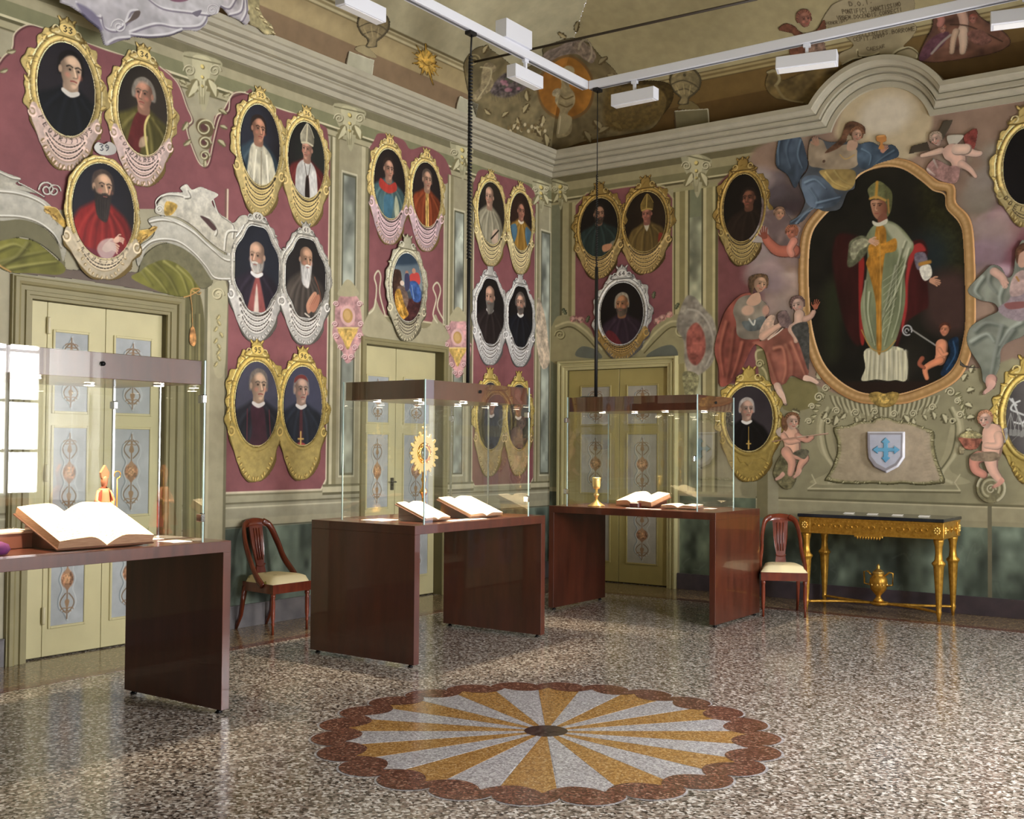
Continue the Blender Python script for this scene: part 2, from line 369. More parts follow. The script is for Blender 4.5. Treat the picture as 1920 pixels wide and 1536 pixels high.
# ================================================================ ROOM SHELL
def terrazzo(name, pal, scale=62., rough=.16, grout=None):
    m = bpy.data.materials.new(name); m.use_nodes = True; nt = m.node_tree; b = nt.nodes['Principled BSDF']
    tc = nt.nodes.new('ShaderNodeTexCoord')
    n0 = nt.nodes.new('ShaderNodeTexNoise'); n0.inputs['Scale'].default_value = scale*.8; n0.inputs['Detail'].default_value = 2
    ad = nt.nodes.new('ShaderNodeVectorMath'); ad.operation = 'MULTIPLY_ADD'; ad.inputs[1].default_value = (.012,)*3
    nt.links.new(tc.outputs['Object'], n0.inputs['Vector']); nt.links.new(n0.outputs['Color'], ad.inputs[0]); nt.links.new(tc.outputs['Object'], ad.inputs[2])
    v = nt.nodes.new('ShaderNodeTexVoronoi'); v.inputs['Scale'].default_value = scale; nt.links.new(ad.outputs[0], v.inputs['Vector'])
    sp = nt.nodes.new('ShaderNodeSeparateColor'); nt.links.new(v.outputs['Color'], sp.inputs[0])
    r = nt.nodes.new('ShaderNodeValToRGB'); r.color_ramp.interpolation = 'CONSTANT'
    e = r.color_ramp.elements
    while len(e) < len(pal): e.new(.5)
    for i, (p, c) in enumerate(pal): e[i].position = p; e[i].color = tuple(s2l(c))+(1,)
    nt.links.new(sp.outputs[0], r.inputs[0])
    n = nt.nodes.new('ShaderNodeTexNoise'); n.inputs['Scale'].default_value = scale*3; n.inputs['Detail'].default_value = 3; nt.links.new(tc.outputs['Object'], n.inputs['Vector'])
    mr = nt.nodes.new('ShaderNodeMapRange'); mr.inputs[1].default_value = .3; mr.inputs[2].default_value = .7; mr.inputs[3].default_value = .75; mr.inputs[4].default_value = 1.2; nt.links.new(n.outputs['Fac'], mr.inputs[0])
    mx = nt.nodes.new('ShaderNodeMix'); mx.data_type = 'RGBA'; mx.blend_type = 'MULTIPLY'; mx.inputs[0].default_value = 1
    nt.links.new(r.outputs[0], mx.inputs[6]); nt.links.new(mr.outputs[0], mx.inputs[7]); nt.links.new(mx.outputs[2], b.inputs['Base Color'])
    b.inputs['Roughness'].default_value = rough; b.inputs['Specular IOR Level'].default_value = .55
    return m
T_MAIN = terrazzo('terrazzo', [(0, (54, 47, 42)), (.13, (98, 88, 80)), (.30, (134, 122, 112)), (.5, (160, 149, 138)), (.66, (142, 124, 113)), (.74, (192, 184, 175)), (.88, (224, 219, 213))], 76)
T_EDGE = terrazzo('terrazzo_border', [(0, (96, 82, 66)), (.3, (126, 108, 86)), (.6, (146, 126, 98)), (.85, (168, 150, 120))], 80)
T_BROWN = terrazzo('terrazzo_brown', [(0, (84, 52, 42)), (.4, (112, 74, 60)), (.75, (134, 92, 76)), (.92, (160, 128, 110))], 90)
T_GOLD = terrazzo('terrazzo_gold', [(0, (142, 104, 56)), (.35, (168, 126, 70)), (.7, (186, 146, 90)), (.92, (200, 168, 120))], 110)
T_WHITE = terrazzo('terrazzo_white', [(0, (150, 146, 148)), (.35, (178, 175, 178)), (.7, (196, 194, 196)), (.9, (212, 211, 212))], 110)
T_DARK = terrazzo('terrazzo_dark', [(0, (44, 32, 30)), (.5, (72, 54, 50)), (.85, (96, 80, 76))], 90)
def struct(o): o['kind'] = 'structure'; return o
struct(MB().box(XL-.35, XW+.35, YB-.3, YR+.35, -.12, 0).build('floor', T_MAIN))
e = MB(); e.box(XL, -6.52, YB, YR, 0, .0012); e.box(-6.52, XW, 9.98, YR, 0, .0012); struct(e.build('trim_1', T_EDGE))
e = MB(); e.box(-6.52, -6.42, YB, 9.98, 0, .0016); e.box(-6.52, XW, 9.88, 9.98, 0, .0016); struct(e.build('trim_2', T_BROWN))

# floor medallion
RC, RR = (-3.283, 4.874), 1.236
med = thing('floor_medallion', 'round inlaid terrazzo medallion of gold and white petals with brown scalloped rim', 'floor inlay', (RC[0], RC[1], 0))
def disc_fn(h): return lambda u, v, t: (u, v, t)
def petal(a0, a1, ro, ri=.11, n=10):
    return [(ri*math.cos(a0), ri*math.sin(a0)), (ro*math.cos(a0), ro*math.sin(a0))]+[(ro*math.cos(a0+(a1-a0)*k/n), ro*math.sin(a0+(a1-a0)*k/n)) for k in range(1, n+1)]+[(ri*math.cos(a1), ri*math.sin(a1))]
def ringmesh(ro, ri, z, name, m, n=720):
    mb = MB(); V = []
    for i in range(n):
        a = 2*math.pi*i/n; V.append([(ri(a)*math.cos(a), ri(a)*math.sin(a), z), (ro(a)*math.cos(a), ro(a)*math.sin(a), z)])
    mb.grid(V, False, True); return mb.build(name, m, med)
PH = math.radians(-68)
fo = lambda a: RR*(.905+.085*abs(math.sin(12*(a-PH)))**.55)
def fi(a):
    t = ((a-PH)/(2*math.pi/24)) % 1.0
    return RR*(.865-.085*abs(math.sin(math.pi*((t+.25) % 1.0)))**.6)
ringmesh(lambda a: fo(a)+.014, lambda a: .2, .0014, 'white_outline', T_WHITE)
for k in range(12):
    for j, (nm, m, z) in enumerate((('gold_petal', T_GOLD, .0022), ('white_petal', T_WHITE, .0022))):
        a0 = PH+(2*k+j)*math.pi/12
        MB().prism(petal(a0+.004, a0+math.pi/12-.004, RR*.875), disc_fn(0), .0004, z).build(nm, m, med)
ringmesh(fo, fi, .0030, 'scalloped_rim', T_BROWN)
MB().lathe([(.115, 0), (.115, .0034)], n=40, smooth=False).build('centre_disc', T_DARK, med)

# vault, cornice ------------------------------------------------
CREAM = (176, 168, 132)
def vault_face(k):
    pl = Plane(k); A = Art(pl, (YB if k == 'VL' else XL, YR if k == 'VL' else XW, 0, 3.1), .013, CREAM, metric=True)
    S, T = A.S, A.T; n = vnoise(S*1.3, T*1.5)[..., None]-.5+.5*(vnoise(S*4, T*4)[..., None]-.5)
    A.rgb *= 1+.10*n
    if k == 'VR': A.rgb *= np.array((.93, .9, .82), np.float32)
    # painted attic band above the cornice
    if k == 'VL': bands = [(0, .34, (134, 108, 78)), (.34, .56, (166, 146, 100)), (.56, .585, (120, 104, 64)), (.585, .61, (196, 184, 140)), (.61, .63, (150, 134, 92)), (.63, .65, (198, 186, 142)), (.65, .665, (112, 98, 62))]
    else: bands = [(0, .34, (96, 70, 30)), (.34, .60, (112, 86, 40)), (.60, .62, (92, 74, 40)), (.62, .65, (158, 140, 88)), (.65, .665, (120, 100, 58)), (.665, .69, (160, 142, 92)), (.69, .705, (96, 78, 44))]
    for a, b, c in bands:
        m = ((T >= a) & (T < b)) & (S > -99); A.rgb[m] = np.array(c)*(1+.07*(vnoise(S*3+0*T, T*9)[m][:, None]-.5))
    return A
def vault_hole(A):
    D = VW*(1-np.cos(A.T/2)); return (D > (YR-A.S)+.004) if A.pl.k == 'VL' else (D > (A.S-XL)+.004)
def band(A, S0, S1, T0, T1, col):
    w = A.win(S0, S1, T0, T1, 0)
    S, T = A.S[:, w[1]], A.T[w[0], :]; m = (S >= S0) & (S < S1) & (T >= T0) & (T < T1)
    A.rgb[w][m] = col; return A
# cove on the unseen sides and flat top
cv = MB(); V = []
for i in range(13):
    f = math.pi/2*i/12; D = VW*(1-math.cos(f)); z = VZ+VH*math.sin(f)
    V.append([(XW-D, YB, z), (XW-D, YR-.0, z)])
cv.grid(V); cv.box(XL+VW-.3, XW-VW+.3, YB, YR, VZ+VH-.001, VZ+VH+.05); cv.box(XL, XW, YB-.1, YB, VZ, VZ+VH)
struct(cv.build('ceiling', mat('vault_cream', (150, 142, 110), .8, noise=.06, scale=3)))
CPROF = [(-.01, 0), (.035, 0), (.035, .05), (.02, .052), (.02, .058), (.06, .066), (.075, .095), (.10, .10), (.10, .108), (.085, .11), (.085, .118), (.135, .122), (.135, .158), (.12, .16), (.12, .168), (.165, .176), (.185, .205), (.205, .212), (.205, .258), (-.01, .268)]
MC = mat('cornice_stucco', (182, 176, 156), .55, noise=.05, scale=8)
c = MB(); ZC = 4.672
V = [[(XL+o, YB, ZC+u) for o, u in CPROF], [(XL+o, YR-o, ZC+u) for o, u in CPROF]]; c.grid(V, False); struct(c.build('trim_3', MC))
# right-hand cornice, bent up into a round arch over the large painting
cx, cz, cr = -3.327, 4.53, .50
rows = []                                   # each moulding line: straight run, round arch, straight run, mitred where they meet
for o, u in CPROF:
    r = cr+u; a = math.asin((ZC+u-cz)/r); row = [(XL+o, YR-o, ZC+u)]
    for i in range(33): g = math.pi-a+(2*a-math.pi)*i/32; row.append((cx+r*math.cos(g), YR-o, cz+r*math.sin(g)))
    row.append((XW, YR-o, ZC+u)); rows.append(row)
c = MB(); c.grid(rows, False); struct(c.build('trim_4', MC))
# window wall, wall behind
wb = MB(); ys = [YB]+[v for p in WINDOWS for v in p]+[YR]
for i in range(0, len(ys), 2): wb.box(XW, XW+.13, ys[i], ys[i+1], 0, VZ+.1)
for y0, y1 in WINDOWS: wb.box(XW, XW+.13, y0, y1, 0, WZ0); wb.box(XW, XW+.13, y0, y1, WZ1, VZ+.1)
WPL = mat('wall_plaster', (150, 143, 116), .7, noise=.05, scale=4)
struct(wb.build('wall_window_side', WPL)); struct(MB().box(XL, XW+.3, YB-.25, YB, 0, VZ+.1).build('wall_behind', WPL))
WH = mat('white_lacquer', (232, 230, 222), .35)
for i, (y0, y1) in enumerate(WINDOWS):
    m = MB(); ym = (y0+y1)/2
    if i == 2: ym = 6.055
    for a, b in ((y0, y0+.05), (ym-.022, ym+.022), (y1-.04, y1)): m.box(XW+.05, XW+.11, a, b, WZ0, WZ1)
    for z in (WZ0, 1.42, 1.93, 2.44, 2.9, WZ1-.05): m.box(XW+.06, XW+.10, y0, y1, z, z+.03 if z > WZ0 else z+.06)
    fr = struct(m.build('window_%d' % (i+1), WH))
    m = MB(); m.box(XW+.078, XW+.082, y0, y1, WZ0, WZ1); m.build('pane', glass_mat('window_glass_%d' % i, .6), fr)
    # open inner shutter leaf, four raised panels
    m = MB(); a, b = y1+.04, y1+.66
    m.box(-.016, .016, 0, .56, WZ0-.02, WZ1, .004)
    for z in (WZ0+.07, WZ0+.63, WZ0+1.19, WZ0+1.75): m.box(-.03, -.016, .1, .45, z, z+.44, .01); m.box(.016, .03, .1, .45, z, z+.44, .01)
    s_ = m.build('window_shutter', WH); s_.location = (XW-.03, y1+.03, 0); s_.rotation_euler = (0, 0, math.radians(60)); tag(s_, 'white panelled inner shutter leaf standing open beside the '+('first', 'second', 'third', 'fourth')[i]+' window from the camera', 'shutter', 'inner shutters of the windows')

# ================================================================ DISPLAY CASES
WOOD = mat('walnut_veneer', (90, 43, 27), .33, rgb2=(68, 32, 20), scale=6, stretch=(2, 2, .35), spec=.55, coat=.5)
DARKMETAL = mat('black_metal', (20, 20, 22), .4, .6); CHROME = mat('chrome', (225, 228, 232), .12, 1.0)
LED = mat('led_face', (255, 244, 226), .4, emit=((255, 236, 205), 14.0))
GEDGE = mat('glass_edge', (186, 214, 212), .15, spec=.8)
PAPER = mat('paper', (240, 230, 205), .8, noise=.04, scale=12); CARD = mat('card', (248, 246, 240), .7)
ZT = .966
def display_table(name, label, x0, x1, y0, y1, along):
    t = thing(name, label, 'table', ((x0+x1)/2, (y0+y1)/2, 0), group=None); ox, oy = t.location.x, t.location.y
    b = lambda *a, **k: MB().box(a[0]-ox, a[1]-ox, a[2]-oy, a[3]-oy, a[4], a[5], .0015)
    b(x0, x1, y0, y1, ZT-.062, ZT).build('table_top', WOOD, t)
    th = .055
    if along == 'y': P = [(x0, x1, y0, y0+th), (x0, x1, y1-th, y1)]
    else: P = [(x0, x0+th, y0, y1), (x1-th, x1, y0, y1)]
    for p in P:
        q = b(*p, .022, ZT-.062).build('side_panel', WOOD, t)
        for fx, fy in ((p[0]+.05, p[2]+.03), (p[1]-.05, p[3]-.03)) if along == 'y' else ((p[0]+.03, p[2]+.05), (p[1]-.03, p[3]-.05)):
            MB().lathe([(.016, 0), (.022, .004), (.012, .012), (.012, .024)], (fx-ox, fy-oy, 0), 12).build('levelling_foot', DARKMETAL, t)
    return t
def glass_case(label, x0, x1, y0, y1, face, lamps):
    zt = 1.975; t = thing('glass_case', label, 'display case', ((x0+x1)/2, (y0+y1)/2, ZT)); ox, oy = t.location.x, t.location.y
    g = .008
    for nm, a in (('glass_pane', (x0, x1, y0, y0+g)), ('glass_pane', (x0, x1, y1-g, y1)), ('glass_pane', (x0, x0+g, y0+g, y1-g)), ('glass_pane', (x1-g, x1, y0+g, y1-g))):
        # a single sheet per side, its cut edges greenish
        m = MB()
        if a[1]-a[0] > a[3]-a[2]: m.add([(a[0]-ox, a[2]-oy, .001), (a[1]-ox, a[2]-oy, .001), (a[1]-ox, a[2]-oy, zt-ZT), (a[0]-ox, a[2]-oy, zt-ZT)], [(0, 1, 2, 3)])
        else: m.add([(a[1]-ox, a[2]-oy, .001), (a[1]-ox, a[3]-oy, .001), (a[1]-ox, a[3]-oy, zt-ZT), (a[1]-ox, a[2]-oy, zt-ZT)], [(0, 1, 2, 3)])
        m.build(nm, GLASS, t)
    for cx_, cy_ in ((x0, y0), (x1, y0), (x0, y1), (x1, y1)):
        MB().box(cx_-ox-.004, cx_-ox+.004, cy_-oy-.004, cy_-oy+.004, 0, zt-ZT).build('glass_edge', GEDGE, t, 'pale green polished glass edge')
    lid = MB().box(x0-ox+.012, x1-ox-.012, y0-oy+.012, y1-oy-.012, zt-ZT-.135, zt-ZT-.002, .002).build('lid', WOOD, t)
    for lx, ly in lamps:
        X, Y = x0+(x1-x0)*lx-ox, y0+(y1-y0)*ly-oy; z = zt-ZT-.135
        MB().lathe([(.036, z-.006), (.036, z)], (X, Y, 0), 20, smooth=False).build('spotlight_ring', CHROME, lid)
        MB().lathe([(.027, z-.009), (.027, z-.006)], (X, Y, 0), 20, smooth=False).build('spotlight_lens', LED, lid)
        l = bpy.data.lights.new('case_spotlight', 'SPOT'); l.energy = 60; l.color = LAMP_COL; l.spot_size = math.radians(78); l.spot_blend = .7; l.shadow_soft_size = .02
        o = bpy.data.objects.new('case_spotlight', l); COL.objects.link(o); o.location = (X+ox, Y+oy, zt-.135-.015)
    # hinges, clamps, lock
    def clamp(X, Y, Z, ax):
        m = MB()
        if ax == 'x': m.box(X-ox-.035, X-ox+.008, Y-oy-.018, Y-oy+.010, Z-ZT-.022, Z-ZT+.022, .003)
        else: m.box(X-ox-.018, X-ox+.010, Y-oy-.035, Y-oy+.008, Z-ZT-.022, Z-ZT+.022, .003)
        h = m.build('hinge', CHROME, t)
        MB().box(X-ox-.012, X-ox+.004, Y-oy-.012, Y-oy+.012, Z-ZT-.014, Z-ZT+.026, .002).build('hinge_pin', DARKMETAL, h)
    if face == 'x':
        for z in (1.10, 1.76): clamp(x1, y1, z, 'x')
        clamp(x0+.02, y1, 1.74, 'x'); MB().box(x1-ox-.404, x1-ox-.392, y1-oy-.004, y1-oy+.004, 0, zt-ZT-.135).build('glass_rod', CHROME, t, 'bright vertical rod'); MB().box(x0-ox-.007, x0-ox+.007, y1-oy-.007, y1-oy+.007, 0, zt-ZT-.135).build('glass_rod', CHROME, t, 'bright vertical rod')
        MB().lathe([(.012, x1-ox-.014), (.012, x1-ox+.006)], (0, 0, 0), 14, 'x').xf(Matrix.Translation((0, (y0+y1)/2-oy, zt-ZT-.06))).build('lock', DARKMETAL, t)
    else:
        for z in (1.10, 1.76): clamp(x0, y0, z, 'y')
        clamp(x1-.02, y0, 1.42, 'y')
        MB().lathe([(.012, x1-ox-.014), (.012, x1-ox+.006)], (0, 0, 0), 14, 'x').xf(Matrix.Translation((0, (y0+y1)/2-oy, zt-ZT-.06))).build('lock', DARKMETAL, t)
    return t
T1 = display_table('display_table', 'dark walnut display table at the left edge under the large open book', -5.83, -4.94, 2.56, 4.14, 'y')
T2 = display_table('display_table', 'dark walnut display table in the middle carrying the golden monstrance case', -5.92, -4.925, 5.70, 7.28, 'y')
T3 = display_table('display_table', 'reddish walnut display table before the right-hand door carrying the chalice case', -5.73, -4.04, 8.53, 9.46, 'x')
G1 = glass_case('glass case at the left edge holding a large open book and small bishop statuette', -5.83, -4.99, 2.70, 3.98, 'x', [(.3, .2), (.35, .72), (.78, .3), (.72, .9)])
G2 = glass_case('glass case with dark wooden lid holding the golden sunburst monstrance and two open books', -5.75, -4.965, 5.84, 7.10, 'x', [(.25, .12), (.75, .12), (.8, .5), (.28, .5), (.78, .82), (.28, .85)])
G3 = glass_case('glass case with reddish wooden lid holding a golden chalice, on the right table', -5.57, -4.24, 8.59, 9.33, 'y', [(.2, .25), (.38, .5), (.68, .3), (.9, .55)])

# ---------------------------------------------------------------- things in the cases
COVER = mat('leather_cover', (88, 50, 30), .5, noise=.2, scale=30); EDGEP = mat('page_edges', (176, 140, 112), .8, rgb2=(140, 104, 80), scale=60, stretch=(.3, .3, 8))
def pages_block(mb, w, d, h0, h1, side, rise=.5):
    """one half of an open book: spine at x=0, pages swell then fall to the fore edge"""
    n = 14; prof = []
    for i in range(n+1):
        u = i/n; prof.append((side*w*u, h0+(h1-h0)*(math.sin(min(u*2.2, 1)*math.pi/2)*(1-.35*u*u))))
    V = []
    for (x, z) in prof: V.append([(x, -d/2, .004), (x, -d/2, z), (x, d/2, z), (x, d/2, .004)])
    mb.grid(V, False); mb.add([V[-1][0], V[-1][1], V[-1][2], V[-1][3]], [(0, 1, 2, 3)])
def text_page(name='printed_page'):
    m = bpy.data.materials.new(name); m.use_nodes = True; nt = m.node_tree; b = nt.nodes['Principled BSDF']
    tc = nt.nodes.new('ShaderNodeTexCoord'); w_ = nt.nodes.new('ShaderNodeTexWave'); w_.bands_direction = 'Y'; w_.inputs['Scale'].default_value = 14; w_.inputs['Distortion'].default_value = .3
    mp = nt.nodes.new('ShaderNodeMapping'); nt.links.new(tc.outputs['Object'], mp.inputs[0]); nt.links.new(mp.outputs[0], w_.inputs['Vector'])
    n = nt.nodes.new('ShaderNodeTexNoise'); n.inputs['Scale'].default_value = 90; nt.links.new(tc.outputs['Object'], n.inputs['Vector'])
    mu = nt.nodes.new('ShaderNodeMath'); mu.operation = 'MULTIPLY'; nt.links.new(w_.outputs['Fac'], mu.inputs[0]); nt.links.new(n.outputs['Fac'], mu.inputs[1])
    r = nt.nodes.new('ShaderNodeValToRGB'); r.color_ramp.elements[0].position = .42; r.color_ramp.elements[0].color = tuple(s2l((242, 230, 200)))+(1,)
    r.color_ramp.elements[1].position = .62; r.color_ramp.elements[1].color = tuple(s2l((206, 180, 140)))+(1,)
    nt.links.new(mu.outputs[0], r.inputs[0]); nt.links.new(r.outputs[0], b.inputs['Base Color']); b.inputs['Roughness'].default_value = .8; return m
PAGE = text_page()
def open_book(label, loc, rz, w, d, h, tilt, group=None, stand=True, cat='book'):
    t = thing('open_book', label, cat, loc, rz, group)
    R = Matrix.Translation((0, -d/2*math.cos(tilt), .012)) @ Matrix.Rotation(tilt, 4, 'X') @ Matrix.Translation((0, d/2, 0))
    m = MB(); m.box(-w-.008, w+.008, -d/2-.008, d/2+.008, -.004, .005, .002); m.xf(R).build('cover', COVER, t)
    for s_ in (-1, 1):
        m = MB(); n = 14; tops = []
        prof = [(s_*w*i/n, .006+h*(math.sin(min(i/n*2.4, 1)*math.pi/2)*(1-.3*(i/n)**2))) for i in range(n+1)]
        V = [[(x, -d/2, z), (x, d/2, z)] for x, z in prof]; m.grid(V, True); m.xf(R).build('pages', PAGE, t)
        m = MB()
        for yy in (-d/2+.0005, d/2-.0005):
            m.grid([[(x, yy, .005), (x, yy, z-.0005)] for x, z in prof], False)
        x, z = prof[-1]; m.add([(x, -d/2, .005), (x, d/2, .005), (x, d/2, z), (x, -d/2, z)], [(0, 1, 2, 3)])
        m.xf(R).build('page_edges', EDGEP, t)
    if stand:
        hh = d*math.sin(tilt); m = MB()
        c_ = math.cos(tilt); m.prism([(-d/2*c_, .002), (d/2*c_, .002), (d/2*c_, hh*.98+.002)], lambda u, v, q: (q, u, v), -w*.8, w*.8)
        s2 = thing('book_stand', 'wooden wedge rest under the '+' '.join(label.split(' ')[:99]).replace('open book', 'book', 1), 'stand', loc, rz)
        m.build('wedge', WOOD, s2)
    return t
Zs = ZT+.001
def on(px, py, z=ZT): return at(px, py, 2, z)
# case 1
b1 = open_book('very large open book with thick pages in the left glass case', (-5.245, 3.42, Zs), math.radians(90), .275, .42, .055, math.radians(22))
STAT = mat('terracotta_robe', (168, 62, 44), .6, noise=.1); STATW = mat('statue_cream', (206, 140, 100), .6); SKINM = mat('statue_skin', (196, 128, 96), .6)
def bishop_statuette(loc, rz, s=1.):
    t = thing('bishop_statuette', 'small coloured bishop statuette in mitre and terracotta cope, standing behind the large open book', 'statuette', loc, rz)
    S = lambda L: [(r*s, z*s) for r, z in L]
    MB().lathe(S([(.055, 0), (.06, .01), (.05, .02), (.045, .03)]), n=20).build('plinth', STAT, t)
    m = MB().lathe(S([(.05, .028), (.048, .1), (.042, .2), (.036, .27), (.03, .3)]), n=24, flute=10, fd=.08); m.xf(Matrix.Diagonal((1, .8, 1, 1))).build('robe', STATW, t)
    m = MB(); V = []                                        # cope hanging from the shoulders, open at the front
    for i in range(19):
        a = math.radians(-50+280*i/18)
        V.append([((.020+.042*k**.7)*s*math.cos(a)*(1 if k else .8), (.018+.032*k**.7)*s*math.sin(a), (.31-.10*k)*s) for k in (0, .35, .8, 1.3, 1.9, 2.6)])
    V = [[(x*1.0, y*1.0, z) for x, y, z in r] for r in V]; m.grid(V, True); m.xf(Matrix.Rotation(math.radians(0), 4, 'Z')).build('cope', STAT, t)
    MB().lathe(S([(.008, .30), (.016, .315), (.021, .34), (.020, .36), (.012, .375)]), n=16).build('head', SKINM, t)
    m = MB().prism([(x*s, z*s) for x, z in ((-.021, .362), (.021, .362), (.026, .395), (0, .44), (-.026, .395))], lambda u, v, q: (u, q, v), -.013*s, .013*s); m.build('mitre', STATW, t)
    m = MB()
    for sx in (-1, 1): m.tube([(sx*.03*s, 0, .285*s), (sx*.052*s, -.012*s, .225*s), (sx*.03*s, -.05*s, .20*s), (sx*.006*s, -.062*s, .215*s)], [.014*s, .014*s, .012*s, .007*s])
    m.build('sleeves', STATW, t)
    m = MB(); m.tube([(.058*s, -.05*s, .0), (.058*s, -.05*s, .36*s)], .0035*s); m.tube([(.058*s+.02*s*math.sin(a)-.0*s, -.05*s, .36*s+.022*s-.022*s*math.cos(a)) for a in np.linspace(0, 5.2, 14)], .003*s)
    m.build('crozier', mat('statue_gold', (214, 160, 60), .35, .7), t); return t
bishop_statuette((-5.60, 3.77, Zs), math.radians(80), .95)
PURPLE = mat('purple_velvet', (96, 24, 92), .8, noise=.2, scale=40)
q = at(0, 1006, 0, -5.12); m = MB().lathe([(.0, 0), (.05, .003), (.065, .025), (.055, .05), (.02, .065), (0, .066)], n=20, flute=8, fd=.15)
o = m.build('skullcap', PURPLE); o.location = (-5.13, 2.875, Zs); tag(o, 'purple velvet skullcap at the left edge beside the large open book', 'cap')
t = thing('card_box', 'brown leather box with pale lid behind the left corner of the large open book', 'box', (-5.47, 3.07, Zs)); MB().box(-.1, .1, -.15, .15, 0, .075, .003).build('box_body', mat('box_leather', (150, 92, 74), .5), t); MB().box(-.104, .104, -.154, .154, .075, .088, .003).build('lid', mat('box_lid', (236, 210, 188), .6), t)
m = MB()
for i in range(9): m.lathe([(.0, -.007), (.007, 0), (0, .007)], (0, .016*i, .007), 8)
o = m.build('silver_chain', CHROME); o.location = (-5.46, 3.02, Zs+.089); tag(o, 'row of silver beads lying on the pale box at the left edge', 'beads')
def card(label, x, y, w, d, z=ZT, rz=0., group=None, tilt=0., name='caption_card'):
    o = MB().box(-w/2, w/2, -d/2, d/2, 0, .002).build(name, CARD); o.location = (x, y, z+.0008); o.rotation_euler = (tilt, 0, rz); tag(o, label, 'card', group); return o
card('white caption card lying right of the large open book in the left glass case', -5.12, 3.895, .14, .13)
card('pale sheet lying flat at the back right of the left glass case', -5.40, 3.895, .2, .13)
# case 2
GOLD = mat('polished_gold', (238, 190, 108), .25, 1.0); GOLD2 = mat('pale_gold', (250, 222, 150), .34, .85)
def monstrance(loc, rz):
    t = thing('monstrance', 'golden sunburst monstrance on a tall stem in the middle glass case', 'monstrance', loc, rz)
    MB().lathe([(.085, 0), (.088, .012), (.075, .022), (.07, .03), (.045, .045), (.03, .06), (.02, .07)], n=32, flute=8, fd=.06).build('base', GOLD, t)
    MB().lathe([(.018, .065), (.022, .085), (.012, .10), (.014, .13), (.026, .15), (.028, .165), (.014, .185), (.012, .215), (.02, .235), (.013, .25), (.011, .29)], n=20).build('stem', GOLD, t)
    m = MB(); zc = .40; r_ = random.Random(3)
    for i in range(30):
        a = 2*math.pi*i/30; L = .112+.024*(i % 2)+r_.uniform(-.006, .006); w_ = .0115
        m.prism([(.05, -w_*.55), (L*.8, -w_), (L, -w_*.8), (L+.008, 0), (L, w_*.8), (L*.8, w_), (.05, w_*.55)], lambda u, v, q, a=a: (u*math.cos(a)-v*math.sin(a), q, zc+u*math.sin(a)+v*math.cos(a)), -.004, .004)
    m.build('sun_rays', GOLD2, t)
    m = MB()
    for R_, th in ((.045, .008), (.062, .0065)):
        n = 32; V = [[((R_+th*math.cos(b))*math.cos(2*math.pi*i/n), -.004+th*math.sin(b), zc+(R_+th*math.cos(b))*math.sin(2*math.pi*i/n)) for b in np.linspace(0, 2*math.pi, 9)] for i in range(n)]; m.grid(V, True, True)
    for i in range(12):
        a = 2*math.pi*i/12; m.lathe([(0, -.012), (.011, 0), (0, .012)], (.06*math.cos(a), -.01, zc+.06*math.sin(a)), 8)
    m.build('lunette_frame', GOLD, t)
    MB().lathe([(.038, -.006), (.038, .002)], (0, 0, 0), 24, 'y').xf(Matrix.Translation((0, 0, zc))).build('lunette_glass', mat('lunette', (90, 96, 84), .15, spec=.8), t)
    m = MB(); m.box(-.006, .006, -.004, .004, zc+.125, zc+.19, .002); m.box(-.02, .02, -.004, .004, zc+.155, zc+.166, .002); m.lathe([(0, -.012), (.012, 0), (0, .012)], (0, 0, zc+.128), 10); m.build('cross', GOLD2, t); return t
mo = monstrance((-5.50, 6.463, Zs), math.radians(88)); mo.scale = (1.12, 1.12, 1.222)
open_book('open book with blank pages on the near side of the monstrance', (-5.22, 6.13, Zs), math.radians(90), .135, .30, .018, math.radians(20))
open_book('open book with blank pages to the right of the monstrance', (-5.24, 6.71, Zs), math.radians(90), .20, .34, .024, math.radians(20))
card('large white sheet lying at the back left under the golden monstrance case', -5.5, 5.98, .2, .2)
card('white caption sheet lying at the front of the middle glass case', -5.06, 6.42, .09, .42)
# case 3
def chalice(loc):
    t = thing('chalice', 'golden chalice standing at the left end of the right-hand glass case', 'chalice', loc)
    MB().lathe([(.078, 0), (.08, .008), (.06, .02), (.03, .04), (.015, .06)], n=32, flute=6, fd=.12).build('foot', GOLD2, t)
    MB().lathe([(.014, .055), (.012, .085), (.024, .10), (.026, .112), (.013, .125), (.011, .16)], n=20).build('stem', GOLD2, t)
    MB().lathe([(.012, .155), (.03, .165), (.036, .19), (.038, .24), (.042, .265), (.040, .265), (.034, .235), (.02, .18), (0, .175)], n=28).build('cup', GOLD2, t); return t
chalice((-5.33, 8.72, Zs))
open_book('thick open book tilted in the middle of the right-hand glass case', (-4.98, 8.98, Zs), math.radians(-8), .20, .30, .05, math.radians(14))
o = MB().box(-.05, .05, -.03, .03, 0, .05, .01).build('dark_stone_box', mat('dark_garnet', (58, 18, 20), .3)); o.location = (-4.93, 8.74, Zs); tag(o, 'small dark red box in front of the thick open book on the right-hand table', 'box')
open_book('thin open book lying flat at the right end of the right-hand glass case', (-4.52, 8.86, Zs), math.radians(4), .16, .2, .022, math.radians(2), stand=False)
card('white caption card at the front middle of the right-hand glass case', -4.80, 8.65, .34, .05)
card('white caption card at the right end of the right-hand glass case', -4.36, 9.1, .08, .12)
